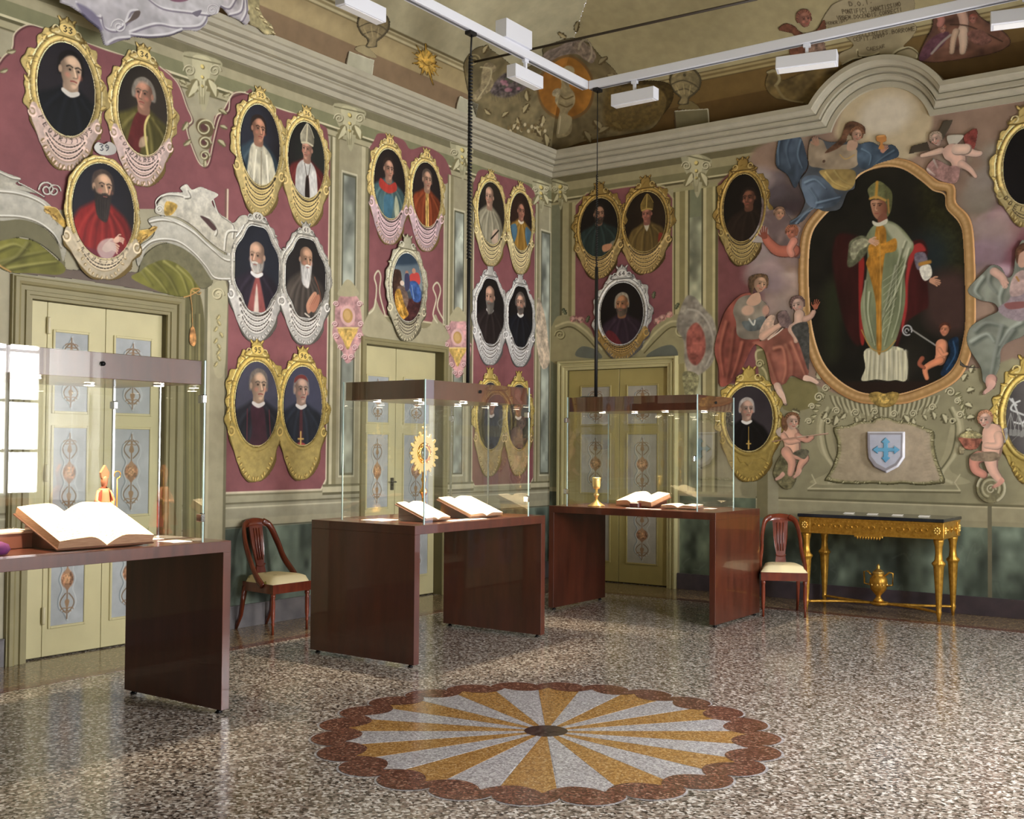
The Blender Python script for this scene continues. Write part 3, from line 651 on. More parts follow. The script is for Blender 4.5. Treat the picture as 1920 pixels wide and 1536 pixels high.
# ================================================================ TRACK LIGHTING
TW = mat('white_aluminium', (222, 224, 232), .35, spec=.5); ZR = 4.93
t = thing('track_rail', 'white aluminium lighting track running along the left wall above the cases', 'track', (-5.50, 3.0, ZR)); MB().box(-.035, .035, -4.4, 5.755, -.04, .04, .004).build('rail', TW, t); MB().box(-.012, .012, -4.4, 5.74, -.043, -.040).build('track_slot', mat('slot_grey', (110, 112, 118), .5), t)
t = thing('track_rail', 'white aluminium lighting track running across the room along the far wall', 'track', (-2, 8.79, ZR)); MB().box(-3.465, 2.6, -.035, .035, -.04, .04, .004).build('rail', TW, t); MB().box(-3.46, 2.6, -.012, .012, -.043, -.040).build('track_slot', mat('slot_grey', (110, 112, 118), .5), t)
def spot(label, x, y, rz, L=.42, dx=0., up=False, tilt=0.):
    t = thing('track_spotlight', label, 'spotlight', (x, y, ZR-.04), rz)
    m = MB().box(-.03, .03, -.018, .018, -.03, .0, .003); m.build('adapter', TW, t); z1 = -.10
    MB().box(-.012, .012, -.012, .012, z1, -.028).build('stem', TW, t)
    h = MB().box(-L/2, L/2, -.05, .05, z1-.11, z1, .004); h.xf(Matrix.Translation((0, 0, z1)) @ Matrix.Rotation(tilt, 4, 'X') @ Matrix.Translation((0, 0, -z1))); hd = h.build('lamp_housing', TW, t)
    m = MB().box(-L/2+.02, L/2-.02, -.035, .035, z1-.114, z1-.108); m.xf(Matrix.Translation((0, 0, z1)) @ Matrix.Rotation(tilt, 4, 'X') @ Matrix.Translation((0, 0, -z1))); m.build('diffuser', mat('diffuser', (240, 240, 240), .5), hd); return t
def railpt(px): # where a pixel column meets the two tracks
    pass
q = at(985, 128, 0, -5.50); spot('white box spotlight under the left track, second from the track corner', -5.50, q[1], math.radians(90), .42)
q = at(1190, 158, 1, 8.79); spot('white box spotlight under the far track just right of the track corner', q[0], 8.79, 0, .45)
q = at(1513, 86, 1, 8.79); spot('white box spotlight under the far track before the ceiling inscription', q[0], 8.79, math.radians(12), .50, tilt=-.2)
q = at(1925, 20, 1, 8.79); spot('white box spotlight under the far track at the right edge of the photo', q[0], 8.79, math.radians(14), .50, tilt=-.2)
q = at(700, -16, 0, -5.50); t = spot('white box spotlight beside the left track at the top of the photo', -5.62, q[1]-.0, math.radians(90), .44)
t = thing('track_driver', 'white flat driver box standing on top of the left track near its corner', 'track driver', (-5.50, 7.60, ZR+.04)); MB().box(-.06, .06, -.19, .19, .0, .16, .004).build('housing', TW, t)
BLK = mat('black_cable', (14, 13, 13), .6)
def cable(label, x, y, z0, z1, coil):
    t = thing('power_cable', label, 'cable', (x, y, z0)); m = MB(); H = z1-z0
    if coil:
        m.tube([(0, 0, .0), (0, 0, H*.36)], .016, 8); 
        n = 58; z = np.linspace(H*.36, H*.93, n*4+1); m.tube([(.016*math.cos(i*math.pi/2), .016*math.sin(i*math.pi/2), v) for i, v in enumerate(z)], .010, 5)
        m.tube([(0, 0, H*.93), (0.01, 0, H)], .008, 6)
    else:
        m.tube([(0, 0, .0), (0, 0, H*.42)], .016, 8); n = 40; z = np.linspace(H*.42, H*.72, n*4+1)
        m.tube([(.008*math.cos(i*math.pi/2), .008*math.sin(i*math.pi/2), v) for i, v in enumerate(z)], .006, 5); m.tube([(0, 0, H*.72), (0, 0, H)], .005, 6)
    m.build('cord', BLK, t); MB().box(-.03, .03, -.045, .045, H-.03, H, .004).build('cable_outlet', BLK, t); MB().tube([(0, 0, .006), (-.13, -.03, .006), (-.17, .0, .006)], .008, 6).build('cord_end', BLK, t)
cable('black coiled power cable dropping from the track to the middle glass case', -5.50, 7.00, 1.976, ZR-.04, True)
cable('black power cable dropping from the track to the right-hand glass case', -5.385, 8.79, 1.976, ZR-.04, False)
tag(MB().tube([tuple(at(1420, -2, 1, 8.5)), tuple(at(890, 116, 0, -6.9)+np.array((-.0, 0, 0)))], .012, 8).build('tie_rod', mat('iron', (52, 42, 30), .6)), 'thin iron tie rod spanning the vault behind the track corner', 'tie rod')

# ================================================================ CHAIRS, CONSOLE, URN
MAHO = mat('mahogany', (122, 52, 28), .25, rgb2=(92, 36, 20), scale=14, stretch=(1, 1, .3), coat=.5)
def upholstery():
    m = mat('cream_damask', (232, 212, 150), .75, rgb2=(226, 204, 140), scale=10)
    nt = m.node_tree; b = nt.nodes['Principled BSDF']; tc = nt.nodes.new('ShaderNodeTexCoord'); v = nt.nodes.new('ShaderNodeTexVoronoi'); v.inputs['Scale'].default_value = 9; v.feature = 'DISTANCE_TO_EDGE'
    n = nt.nodes.new('ShaderNodeTexNoise'); n.inputs['Scale'].default_value = 12; n.inputs['Detail'].default_value = 4; nt.links.new(tc.outputs['Object'], n.inputs['Vector'])
    r = nt.nodes.new('ShaderNodeValToRGB'); r.color_ramp.elements[0].position = .60; r.color_ramp.elements[1].position = .64
    r.color_ramp.elements[0].color = tuple(s2l((240, 226, 182)))+(1,); r.color_ramp.elements[1].color = tuple(s2l((150, 140, 62)))+(1,)
    nt.links.new(n.outputs['Fac'], r.inputs[0]); nt.links.new(r.outputs[0], b.inputs['Base Color']); return m
DAMASK = upholstery()
def chair(label, loc, rz):
    """gondola chair: faces -Y in its own frame"""
    t = thing('side_chair', label, 'chair', loc, rz, 'mahogany gondola side chairs'); w0, w1, d = .205, .16, .40; hs = .40
    tp = lambda mb: mb
    m = MB().prism([(-w0, 0), (w0, 0), (w1+.01, d), (-w1-.01, d)], lambda u, v, q: (u, v, q), hs-.075, hs); m.build('seat_rail', MAHO, t)
    V = []
    for i in range(13):
        u = i/12*2-1; r_ = []
        for j in range(13):
            v = j/12; w_ = w0+(w1-w0)*v+.004; e_ = max(0, 1-abs(u)**6)*max(0, 1-abs(2*v-1)**6); r_.append((u*w_, -.005+v*(d+.0), hs+.065*e_**.5))
        V.append(r_)
    m = MB().grid(V); m.build('seat', DAMASK, t)
    for s_ in (-1, 1):
        MB().lathe([(.019, hs-.07), (.021, hs-.10), (.015, hs-.115), (.018, hs-.14), (.017, .14), (.012, .10), (.016, .085), (.010, .07), (.011, 0)][::-1], (s_*(w0-.022), .022, 0), 12).build('leg', MAHO, t)
        MB().tube([(s_*w1, d-.02, hs-.04), (s_*w1, d+.005, .25), (s_*(w1+.0), d+.03, .12), (s_*w1, d+.09, .0)], [.024, .021, .018, .014], 4, sq=(1, 1)).build('leg', MAHO, t)
        pts = [(s_*(w0-.01), .13, hs-.02), (s_*(w0-.005), .20, hs+.05), (s_*(w1+.02), .30, hs+.17), (s_*(w1+.01), d-.03, hs+.30), (s_*(w1-.02), d+.03, hs+.43), (s_*(w1-.08), d+.055, hs+.475)]
        MB().tube([tuple(p) for p in spline(pts, False, 5)], .024, 8, sq=(.75, 1.15)).build('back_upright', MAHO, t)
    n = 12; V = []
    for i in range(n+1):
        u = -1+2*i/n; x = u*(w1-.06); y = d+.055+.012*(1-u*u); V.append([(x, y-.012, hs+.43+.01*(1-u*u)), (x, y-.016, hs+.485+.015*(1-u*u)), (x, y+.012, hs+.49+.015*(1-u*u)), (x, y+.014, hs+.43+.01*(1-u*u))])
    MB().grid([r+[r[0]] for r in V]).build('crest_rail', MAHO, t)
    out = [(-.05, 0), (.05, 0), (.048, .07), (.04, .13), (.052, .20), (.064, .29), (.07, .44), (-.07, .44), (-.064, .29), (-.052, .20), (-.04, .13), (-.048, .07)]
    sf = lambda u, v, q: (u, d-.03+q+.085*(v/.44)**1.2, hs+v)
    MB().prism(out, sf, -.008, .008).build('splat', MAHO, t)
    m = MB()
    for k in (-1, 0, 1): m.tube([sf(k*.02*(1+v), v, -.012) for v in (.16, .24, .32, .42)], .005, 6)
    m.tube([sf(.045*math.cos(a), .13+.02*math.sin(a)*-1, -.012) for a in np.linspace(0, math.pi, 8)], .006, 6)
    m.build('splat_carving', MAHO, t)
    return t
chair('mahogany chair with cream damask seat between the left and middle display tables', (-6.66, 6.21, 0), math.radians(90))
chair('mahogany chair with cream damask seat between the right display table and gilt console', (-3.80, 9.45, 0), math.radians(27))
GILT = mat('gilt_wood', (214, 166, 70), .36, .7, rgb2=(176, 128, 44), scale=30, bump=.4); GILT2 = mat('gilt_highlight', (236, 198, 110), .3, .8)
BMARB = mat('black_marble', (26, 28, 34), .12, rgb2=(44, 48, 54), scale=5)
cy0_, cy1_ = 9.99, 10.58; xa = at(1500, 960, 1, cy0_)[0]; xb = at(1767, 975, 1, cy0_)[0]; zc_ = .905
con = thing('console_table', 'gilded carved console table with fluted legs and black marble top against the far wall', 'table', ((xa+xb)/2, (cy0_+cy1_)/2, 0)); hw, hd = (xb-xa)/2, (cy1_-cy0_)/2
MB().box(-hw-.02, hw+.02, -hd-.02, hd, zc_-.03, zc_, .005).build('marble_top', BMARB, con)
ap = MB(); ap.box(-hw, hw, -hd, hd-.01, zc_-.17, zc_-.032, .004); ap.box(-hw-.008, hw+.008, -hd-.008, hd, zc_-.045, zc_-.032); ap.box(-hw-.006, hw+.006, -hd-.006, hd, zc_-.178, zc_-.166)
ap = ap.build('apron', GILT, con)
m = MB(); rr = random.Random(5)
def scroll(mb, x, z, s_, y, flip=1, r=.006):
    mb.tube([(x+flip*s_*a*.13*math.cos(a*1.0), y, z+s_*a*.13*math.sin(a)) for a in np.linspace(.8, 6.6, 14)], [r*(1-.07*i*.8) if i < 12 else r*.3 for i in range(14)], 5)
for i in range(7):
    x = -hw+.18+(2*hw-.36)*i/6
    scroll(m, x-.035, zc_-.10, .045, -hd-.004, 1); scroll(m, x+.035, zc_-.10, .045, -hd-.004, -1); m.lathe([(0, -.012), (.012, 0), (0, .012)], (x, -hd-.004, zc_-.105), 8, 'z')
for i in range(46): m.lathe([(0, -.005), (.005, 0), (0, .005)], (-hw+.02+(2*hw-.04)*i/45, -hd-.008, zc_-.06), 6)
for yy in (-hd+.14, 0, hd-.14): scroll(m, 0, 0, .0001, 0)
for i in range(3):
    y = -hd+.15+i*.14; m.lathe([(0, -.03), (.012, -.01), (.02, 0), (.012, .01), (0, .03)], (hw+.003, y, zc_-.105), 8)
m.build('frieze_carving', GILT, ap)
m = MB()
for x in np.linspace(-.10, .10, 9): m.lathe([(0, -.03), (.009, -.018), (.012, 0)], (x, -hd-.004, zc_-.185), 8)
m.box(-.13, .13, -hd-.012, -hd+.012, zc_-.195, zc_-.175, .004); m.build('apron_drop', GILT, ap)
for sx in (-1, 1):
    for sy in (-1, 1):
        X, Y = sx*(hw-.045), sy*(hd-.05)-(.0 if sy < 0 else .01)
        lg = MB().lathe([(.012, 0), (.018, .05), (.026, .075), (.027, .09), (.022, .10), (.024, .13), (.044, .47), (.048, .49), (.058, .50), (.060, .515), (.036, .54), (.030, .60), (.034, .66), (.044, .70), (.046, .725)], (X, Y, 0), 32, flute=12, fd=.14).build('leg', GILT, con)
        MB().box(X-.055, X+.055, Y-.052 if sy < 0 else Y-.04, Y+.04, zc_-.172, zc_-.04, .004).build('corner_block', GILT, con)
        m = MB()
        for f_, (ax, ay) in ((0, (0, -.056)), (1, (.058*sx, 0))):
            for k in range(8):
                a = 2*math.pi*k/8; dx = .022*math.cos(a); dz = .026*math.sin(a)
                m.lathe([(0, -.012), (.012, 0), (0, .012)], (X+ax+(dx if f_ == 0 else 0), Y+ay+(dx if f_ else 0), zc_-.105+dz), 8)
            m.lathe([(0, -.014), (.014, 0), (0, .014)], (X+ax, Y+ay, zc_-.105), 8)
        m.build('rosette', GILT2, con, 'bright gold rosette')
m = MB(); zz = .082
path = [tuple(p)+(zz,) for p in spline([(-hw+.05, -hd+.05), (-hw*.5, -hd*.15), (0, .02), (hw*.5, -hd*.15), (hw-.05, -hd+.05)], False, 6)]; m.tube(path, .022, 6, sq=(1, .6))
path = [tuple(p)+(zz,) for p in spline([(-hw+.05, hd-.06), (-hw*.5, hd*.35), (0, .02), (hw*.5, hd*.35), (hw-.05, hd-.06)], False, 6)]; m.tube(path, .022, 6, sq=(1, .6))
m.lathe([(.07, zz-.015), (.085, zz), (.08, zz+.014), (.02, zz+.016)], (0, .02, 0), 20); m.build('stretcher', GILT, con)
u = thing('gilt_urn', 'small gilt lidded urn with square handles standing on the stretcher of the console table', 'urn', (con.location.x-.01, con.location.y+.02, .0985))
MB().lathe([(.045, 0), (.05, .01), (.03, .03), (.02, .05), (.035, .07), (.07, .11), (.085, .17), (.08, .21), (.06, .235), (.05, .25), (.055, .26)], n=28, flute=9, fd=.05).build('urn_body', GILT, u)
MB().lathe([(.055, .26), (.05, .275), (.03, .295), (.012, .305), (.018, .32), (.008, .345), (0, .35)], n=20).build('lid', GILT2, u)
for s_ in (-1, 1): MB().tube([(s_*.075, 0, .15), (s_*.13, 0, .16), (s_*.135, 0, .27), (s_*.1, 0, .275), (s_*.06, 0, .24)], .009, 6).build('handle', GILT, u)
m = MB()
for k in range(9):
    a = 2*math.pi*k/9; m.lathe([(0, -.014), (.014, 0), (0, .014)], (.079*math.cos(a), .079*math.sin(a), .16-.0*k), 8)
m.build('garland', GILT2, u)
for i, (px, nm) in enumerate(((1592, 'leftmost'), (1636, 'second from the left'), (1683, 'third from the left'), (1733, 'rightmost'))):
    x = at(px, 958, 1, 10.25)[0]; card('small white caption card on the black console top, %s of the four' % nm, x, 10.25, .095, .07, zc_+.004, .1, 'caption cards on the console', tilt=.12)
# ================================================================ PAINTED SURFACES
LIGHTC, OLIVE, DKOL, PINK = (198, 190, 156), (134, 126, 90), (98, 92, 62), (138, 80, 84)
GOLDC, GOLDL, GOLDD = (188, 160, 88), (232, 212, 150), (120, 94, 40)
def Sx(A, px, y=500): return A.pl.st(px, y)[0]
def Tz(A, px, py): return A.pl.st(px, py)[1]
def rect(A, S0, S1, T0, T1, col, al=1., soft=.004, **kw):
    return A.P([(S0, T0), (S1, T0), (S1, T1), (S0, T1)], col, sm=False, st=True, al=al, soft=soft, **kw)
def vstripes(A, T0, T1, L, y=500):
    for p0, p1, c in L: rect(A, Sx(A, p0, y), Sx(A, p1, y), T0, T1, c)
def marble(A, S0, S1, T0, T1, c=(88, 100, 88), seed=0):
    c = tuple(v*1.14 for v in c); rect(A, S0, S1, T0, T1, c, tex=.55, tf=(6, 4)); r = random.Random(seed)
    for i in range(int(6+10*(S1-S0))):
        x, y = r.uniform(S0+.02, S1-.02), r.uniform(T0+.05, T1-.05); pts = [(x, y)]
        for k in range(4):
            pts.append((min(max(pts[-1][0]+r.uniform(-.06, .06), S0+.01), S1-.01), min(max(pts[-1][1]+r.uniform(-.09, .09), T0+.01), T1-.01)))
        A.K(pts, .006, (150, 160, 142) if i % 2 else (52, 64, 56), st=True, al=.22, soft=.02)
def arc(cx, cy, rx, ry, a0, a1, n=14, rot=0):
    return [(cx+rx*math.cos(math.radians(a))*math.cos(rot)-ry*math.sin(math.radians(a))*math.sin(rot), cy-rx*math.cos(math.radians(a))*math.sin(rot)-ry*math.sin(math.radians(a))*math.cos(rot)) for a in np.linspace(a0, a1, n)]
def curl(A, x, y, r, col, wd=2.2, flip=1, dk=None, turns=1.4, st0=0, **kw):
    """a painted scroll volute centred on x,y (photo pixels)"""
    pts = [(x+flip*r*(1-.75*t)*math.cos(math.radians(st0+t*turns*360)), y-r*(1-.75*t)*math.sin(math.radians(st0+t*turns*360))) for t in np.linspace(0, 1, 18)]
    if dk is not None: A.K([(p[0]+1.3, p[1]+1.3) for p in pts], wd*1.2, dk, **kw)
    return A.K(pts, wd, col, **kw)
def leaf(A, x, y, L, ang, col, dk, w=.32, st=False):
    """acanthus leaf: body, lobes and a lit mid rib"""
    ca, sa = math.cos(math.radians(ang)), -math.sin(math.radians(ang)); f = lambda u, v: (x+L*(u*ca+v*sa), y+L*(u*sa-v*ca)) if not st else (x+L*(u*ca+v*sa), y-L*(u*sa-v*ca))
    P_ = [f(0, 0), f(.2, w*.8), f(.35, w*.55), f(.5, w*1.05), f(.62, w*.6), f(.8, w*.7), f(1, 0), f(.8, -w*.7), f(.62, -w*.5), f(.5, -w*.95), f(.35, -w*.5), f(.2, -w*.7)]
    A.P(P_, dk, st=st); A.P([f(.05, .03), f(.25, w*.55), f(.5, w*.75), f(.75, w*.4), f(.95, 0), f(.6, -w*.1), f(.3, -w*.1)], col, st=st)
# ---------------------------------------------------------------- ceiling
A = vault_face('VL')
for px in (692, 885):
    a, b = Sx(A, px-22, 120 if px < 700 else 200), Sx(A, px+20, 120 if px < 700 else 200)
Vl = A; struct(A.mesh('ceiling', hole=vault_hole(A)))
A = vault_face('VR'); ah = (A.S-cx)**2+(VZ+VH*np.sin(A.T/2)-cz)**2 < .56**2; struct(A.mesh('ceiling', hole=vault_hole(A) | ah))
# ---------------------------------------------------------------- left wall
A = Art(Plane('L'), (3.4, YR, 0, 4.95), .006, (164, 157, 128), metric=True); Wl = A
A.rgb *= (1+.05*(vnoise(A.S*2, A.T*2)-.5)+.04*(vnoise(A.S*9, A.T*6)-.5))[..., None]
s = lambda p: Sx(A, p)
# entablature painted under the cornice
for t0, t1, c in ((4.60, 4.672, (120, 114, 84)), (4.52, 4.60, (166, 158, 124)), (4.42, 4.52, (128, 128, 92)), (4.40, 4.42, (206, 198, 160)), (4.375, 4.40, (92, 88, 58)), (4.33, 4.375, (170, 162, 126)), (4.315, 4.33, (104, 98, 68))):
    rect(A, 3.4, YR, t0, t1, c)
# pink fields
def pinkfield(pts, **kw): A.P(pts, (196, 188, 156), soft=.012, **kw); A.P([(x, y) for x, y in pts], PINK, tex=.10, tf=(3, 3), soft=.006, **kw)
z1 = lambda L: [(x/4, y/4) for x, y in L]; z2 = lambda L: [(400+x/4, y/4) for x, y in L]
A.P(z1([(-40, 520), (20, 430), (90, 360), (110, 250), (210, 185), (330, 210), (420, 230), (800, 380), (1200, 500), (1330, 620), (1400, 800), (1440, 900), (1400, 960), (1440, 1100), (1500, 1230), (1560, 1230), (1600, 1060), (1640, 900), (1690, 800), (1740, 720), (1840, 690), (1900, 740), (1900, 1500), (1500, 1560), (700, 1560), (-40, 1500)]), PINK, tex=.1, tf=(3, 3))
A.P(z2([(0, 960), (30, 860), (110, 830), (130, 720), (200, 690), (420, 790), (560, 840), (640, 860), (820, 940), (860, 1010), (880, 1300), (880, 1600), (0, 1600)]), PINK, tex=.1, tf=(3, 3))
E1 = z1([(-40, 520), (20, 430), (90, 360), (110, 250), (210, 185), (330, 210), (420, 230)]); E2 = z1([(1200, 500), (1330, 620), (1400, 800), (1440, 900), (1400, 960), (1440, 1100), (1500, 1230), (1560, 1230), (1600, 1060), (1640, 900), (1690, 800), (1740, 720), (1840, 690)]); E3 = z2([(0, 960), (30, 860), (110, 830), (130, 720), (200, 690), (280, 710)])
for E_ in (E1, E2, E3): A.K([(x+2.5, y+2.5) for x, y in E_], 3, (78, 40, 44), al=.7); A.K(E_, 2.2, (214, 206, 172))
for x, y, g, L in ((105, 60, 200, 16), (92, 92, 210, 18), (30, 95, 190, 18), (15, 130, 200, 16), (352, 228, 240, 20), (358, 262, 220, 18), (408, 262, -40, 20), (412, 236, -20, 16), (336, 150, -30, 16), (410, 205, -30, 18), (432, 175, 200, 16)): leaf(A, x, y, L, g, (186, 180, 140), (104, 96, 62))
S0, S1 = s(425), s(616); tb = Tz(A, 520, 921)
A.P([(S0, tb), (S1-.06, tb), (S1, tb+.09), (S1, 3.75), (S0, 3.75)], PINK, sm=False, st=True, tex=.1, tf=(3, 3))
A.K([(S0, 3.6), (S0, tb), (S1-.06, tb), (S1, tb+.09), (S1, 3.9)], .016, (214, 200, 170), st=True, sm=False); A.K([(S0-.02, 3.6), (S0-.02, tb-.02), (S1-.04, tb-.02), (S1+.02, tb+.08), (S1+.02, 4.2)], .012, DKOL, st=True, sm=False, al=.6)
def panel(p0, p1, yb, yt0, yt1):
    a, b = s(p0), s(p1); t0 = Tz(A, (p0+p1)/2, yb); ta, tb_ = Tz(A, p0, yt0), Tz(A, p1, yt1)
    A.P([(a, t0+.06), (a+.05, t0), (b-.06, t0), (b, t0+.07), (b, tb_), ((a+b)/2, (ta+tb_)/2+.0), (a, ta)], PINK, sm=False, st=True, tex=.1, tf=(3, 3))
    A.K([(a, ta), (a, t0+.06), (a+.05, t0), (b-.06, t0), (b, t0+.07), (b, tb_)], .014, (206, 196, 164), st=True, sm=False)
panel(888, 1003, 909, 335, 365); panel(690, 832, 640, 275, 305)
for pts in ([(702, 262), (716, 250), (755, 262), (770, 280), (800, 275), (836, 300), (836, 345), (690, 320)], [(892, 332), (905, 318), (940, 330), (985, 345), (1004, 365), (1004, 400), (890, 380)]): A.P(pts, PINK)
# pilasters: moulded edges and a marble shaft
def pilaster(L, R, m0, m1, T0, T1, tm1, seed):
    a, b = s(L), s(R); w_ = b-a
    rect(A, a, b, T0, T1, (160, 152, 120))
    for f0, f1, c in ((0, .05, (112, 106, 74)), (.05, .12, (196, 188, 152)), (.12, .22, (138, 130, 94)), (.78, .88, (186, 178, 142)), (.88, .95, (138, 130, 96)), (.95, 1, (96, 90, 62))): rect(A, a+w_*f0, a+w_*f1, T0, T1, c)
    ma, mb = s(m0), s(m1); rect(A, ma-.03, mb+.03, T0+.1, tm1+.04, (196, 190, 158)); rect(A, ma-.018, mb+.018, T0+.12, tm1+.02, (92, 92, 70)); marble(A, ma, mb, T0+.14, tm1, (134, 140, 128), seed)
    # plinth and base mouldings
    rect(A, a-.05, b+.05, .83, T0-.0, (166, 160, 134))
    for t, h, c in ((T0-.03, .05, (190, 182, 148)), (T0+.02, .02, (112, 106, 76)), (T0-.055, .025, (104, 98, 70))): rect(A, a-.05, b+.05, t, t+h, c)
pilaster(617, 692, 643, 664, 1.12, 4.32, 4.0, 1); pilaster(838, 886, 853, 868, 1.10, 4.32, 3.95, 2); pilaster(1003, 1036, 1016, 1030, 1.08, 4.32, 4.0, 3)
# capitals: hanging shells and scrolls on every pilaster, half-way brackets
def capital(x, y, w_, h, A=A):
    A.P([(x-w_, y-h*.1), (x+w_, y+h*.12), (x+w_*.9, y+h*.45), (x+w_*.55, y+h*.75), (x+w_*.1, y+h*1.35), (x-w_*.35, y+h*.8), (x-w_*.8, y+h*.5)], (172, 166, 130), soft=.008)
    A.P([(x-w_*.5, y), (x+w_*.5, y+h*.1), (x+w_*.35, y+h*.6), (x, y+h*1.0), (x-w_*.4, y+h*.55)], (196, 190, 150))
    for sx in (-1, 1): curl(A, x+sx*w_*.7, y+h*.35, w_*.34, (214, 208, 172), 1.8, sx, (104, 98, 66)); leaf(A, x+sx*w_*.3, y+h*.55, h*.5, -90+sx*25, (206, 200, 160), (126, 118, 80))
    for k, r in ((.25, 4), (.5, 3.2), (.72, 2.6)): A.E((x+1, y+h*k+1), r*1.0, r*1.1, (110, 96, 50), soft=.004); A.E((x, y+h*k), r*.8, r*.9, (226, 206, 120), soft=.004)
    for k in (-.18, 0, .18): A.K([(x+w_*k, y+h*.6), (x+w_*k*.6, y+h*1.15)], 1.4, (112, 106, 72), al=.8)
    A.K([(x-w_, y), (x+w_, y+h*.2)], 2.2, (110, 104, 72))
capital(655, 200, 28, 62); capital(866, 268, 20, 52); capital(1014, 340, 15, 44)
capital(379, 105, 34, 78)
for yy, r in ((240, 17), (268, 12), (292, 9)): A.E((384, yy), r, r*1.0, (104, 88, 58), soft=.008); curl(A, 384, yy, r, (206, 200, 160), 2.6, 1, (96, 88, 58)); A.E((382, yy-1), r*.38, r*.38, (92, 56, 56), soft=.004)
leaf(A, 384, 300, 14, -90, (196, 190, 150), (110, 102, 70))
# pink and gold brackets half-way down the pilasters
def bracket(x, y, sc_):
    f = lambda L: [(x+a*sc_, y+b*sc_) for a, b in L]
    A.P(f([(0, -62), (8, -52), (20, -40), (24, -20), (27, 0), (30, 25), (24, 42), (14, 60), (6, 78), (-4, 80), (-10, 60), (-22, 42), (-29, 25), (-24, 0), (-24, -20), (-16, -42), (-6, -54)]), (198, 146, 146), tex=.25, tf=(18, 18), soft=.01)
    A.P(f([(0, -76), (12, -66), (20, -46), (-18, -46), (-10, -66)]), (176, 168, 130)); A.E((x, y-8*sc_), 14*sc_, 19*sc_, (222, 176, 172)); A.E((x, y-8*sc_), 9.5*sc_, 13.5*sc_, (196, 152, 84)); A.E((x-1*sc_, y-9*sc_), 6*sc_, 9*sc_, (212, 170, 104))
    A.P(f([(-18, 16), (18, 16), (8, 40), (0, 56), (-9, 38)]), (208, 170, 84), tex=.3, tf=(30, 30)); A.K(f([(-20, 15), (20, 15)]), 2.5*sc_, (232, 204, 130))
    for sx in (-1, 1):
        for k, (a, b) in enumerate(((22, -30), (24, 8), (22, 30), (13, 52), (6, 70))): curl(A, x+sx*a*sc_, y+b*sc_, 5.5*sc_, (238, 206, 204), 1.8*sc_, sx, (132, 74, 78))
bracket(652, 600, 1.0); bracket(858, 640, .85)
A.P([(1008, 560), (1020, 585), (1027, 630), (1030, 680), (1016, 690), (1006, 640)], (196, 176, 150), tex=.3, tf=(20, 20))
# dado, ledge, marble
rect(A, 3.4, YR, .83, .90, (170, 163, 134)); rect(A, 3.4, YR, .90, 1.02, (158, 152, 126)); rect(A, 3.4, YR, 1.02, 1.035, (112, 106, 80)); rect(A, 3.4, YR, .985, 1.0, (196, 190, 160)); rect(A, 3.4, YR, .822, .835, (84, 84, 66))
rect(A, 3.4, YR, 0, .825, (166, 160, 134)); marble(A, s(418), s(600), 0, .822, (84, 96, 84), 11); marble(A, s(600), s(668), 0, .84, (80, 92, 80), 12); marble(A, s(836), s(1036), 0, .822, (84, 96, 86), 13)
# vertical mouldings of the door bay and the drapery beside the door
def vs(p0, p1, t0, t1, c, y=800): rect(A, Sx(A, p0, y), Sx(A, p1, y), t0, t1, c)
T2_ = Tz(A, 700, 632)
for p0, p1, c in ((380, 386, (112, 108, 80)), (386, 392, (186, 178, 144)), (392, 420, (166, 158, 126)), (420, 425, (120, 114, 86))): vs(p0, p1, .2, 2.95, c)
A.P([(392, 545), (424, 530), (425, 620), (420, 700), (402, 700), (396, 620)], (176, 170, 134)); curl(A, 408, 552, 12, (208, 200, 160), 2.6, 1, (112, 104, 72)); curl(A, 410, 550, 5, (208, 200, 160), 2)
for k in range(9): leaf(A, 409+3*math.cos(k*2.1), 590+k*11, 12, -60 if k % 2 else -120, (206, 192, 130), (126, 116, 74))
A.P([(344, 520), (372, 545), (383, 600), (382, 700), (382, 1000), (380, 1180), (345, 1190), (343, 800)], (112, 106, 66), tex=.3, tf=(26, 1.2)); 
for k, x in enumerate((349, 357, 366, 374)): A.K([(x, 590), (x-1, 800), (x, 1100)], 3.4, (150, 142, 90) if k % 2 else (80, 76, 42), al=.8)
# overdoor of the second door
rect(A, s(692), s(836), T2_-.02, T2_+.10, (166, 158, 122)); rect(A, s(692), s(836), T2_+.10, T2_+.12, (104, 98, 66)); rect(A, s(692), s(836), T2_+.13, T2_+.15, (204, 196, 156)); rect(A, s(692), s(836), T2_+.15, T2_+.21, (140, 132, 96)); rect(A, s(692), s(836), T2_+.21, T2_+.225, (196, 188, 150))
A.P([(690, 590), (700, 575), (704, 560), (716, 585), (740, 610), (800, 615), (815, 590), (822, 600), (832, 612), (834, 640), (690, 632)], (168, 160, 126)); A.K([(692, 588), (702, 576), (706, 540), (702, 520), (709, 508), (714, 520), (712, 550), (722, 590)], 3.5, (210, 204, 170)); A.K([(820, 605), (812, 590), (818, 560), (812, 540), (820, 530), (826, 545), (820, 575), (832, 600)], 3.5, (210, 204, 170))
# dark return strip at the far left and curtain reveal
D1 = [4.231, 5.344, 2.51]; D2 = [7.571, 8.721, 2.473]
def holes(A, L): 
    h = np.zeros(A.a.shape, bool)
    for a, b, t in L: h |= (A.S > a) & (A.S < b) & (A.T < t)
    return h
struct(A.mesh('wall_left', hole=holes(A, [D1, D2])))
m = MB(); m.add([(XL, YB, 0), (XL, 3.402, 0), (XL, 3.402, 4.95), (XL, YB, 4.95)], [(0, 1, 2, 3)]); struct(m.build('wall_left', WPL))
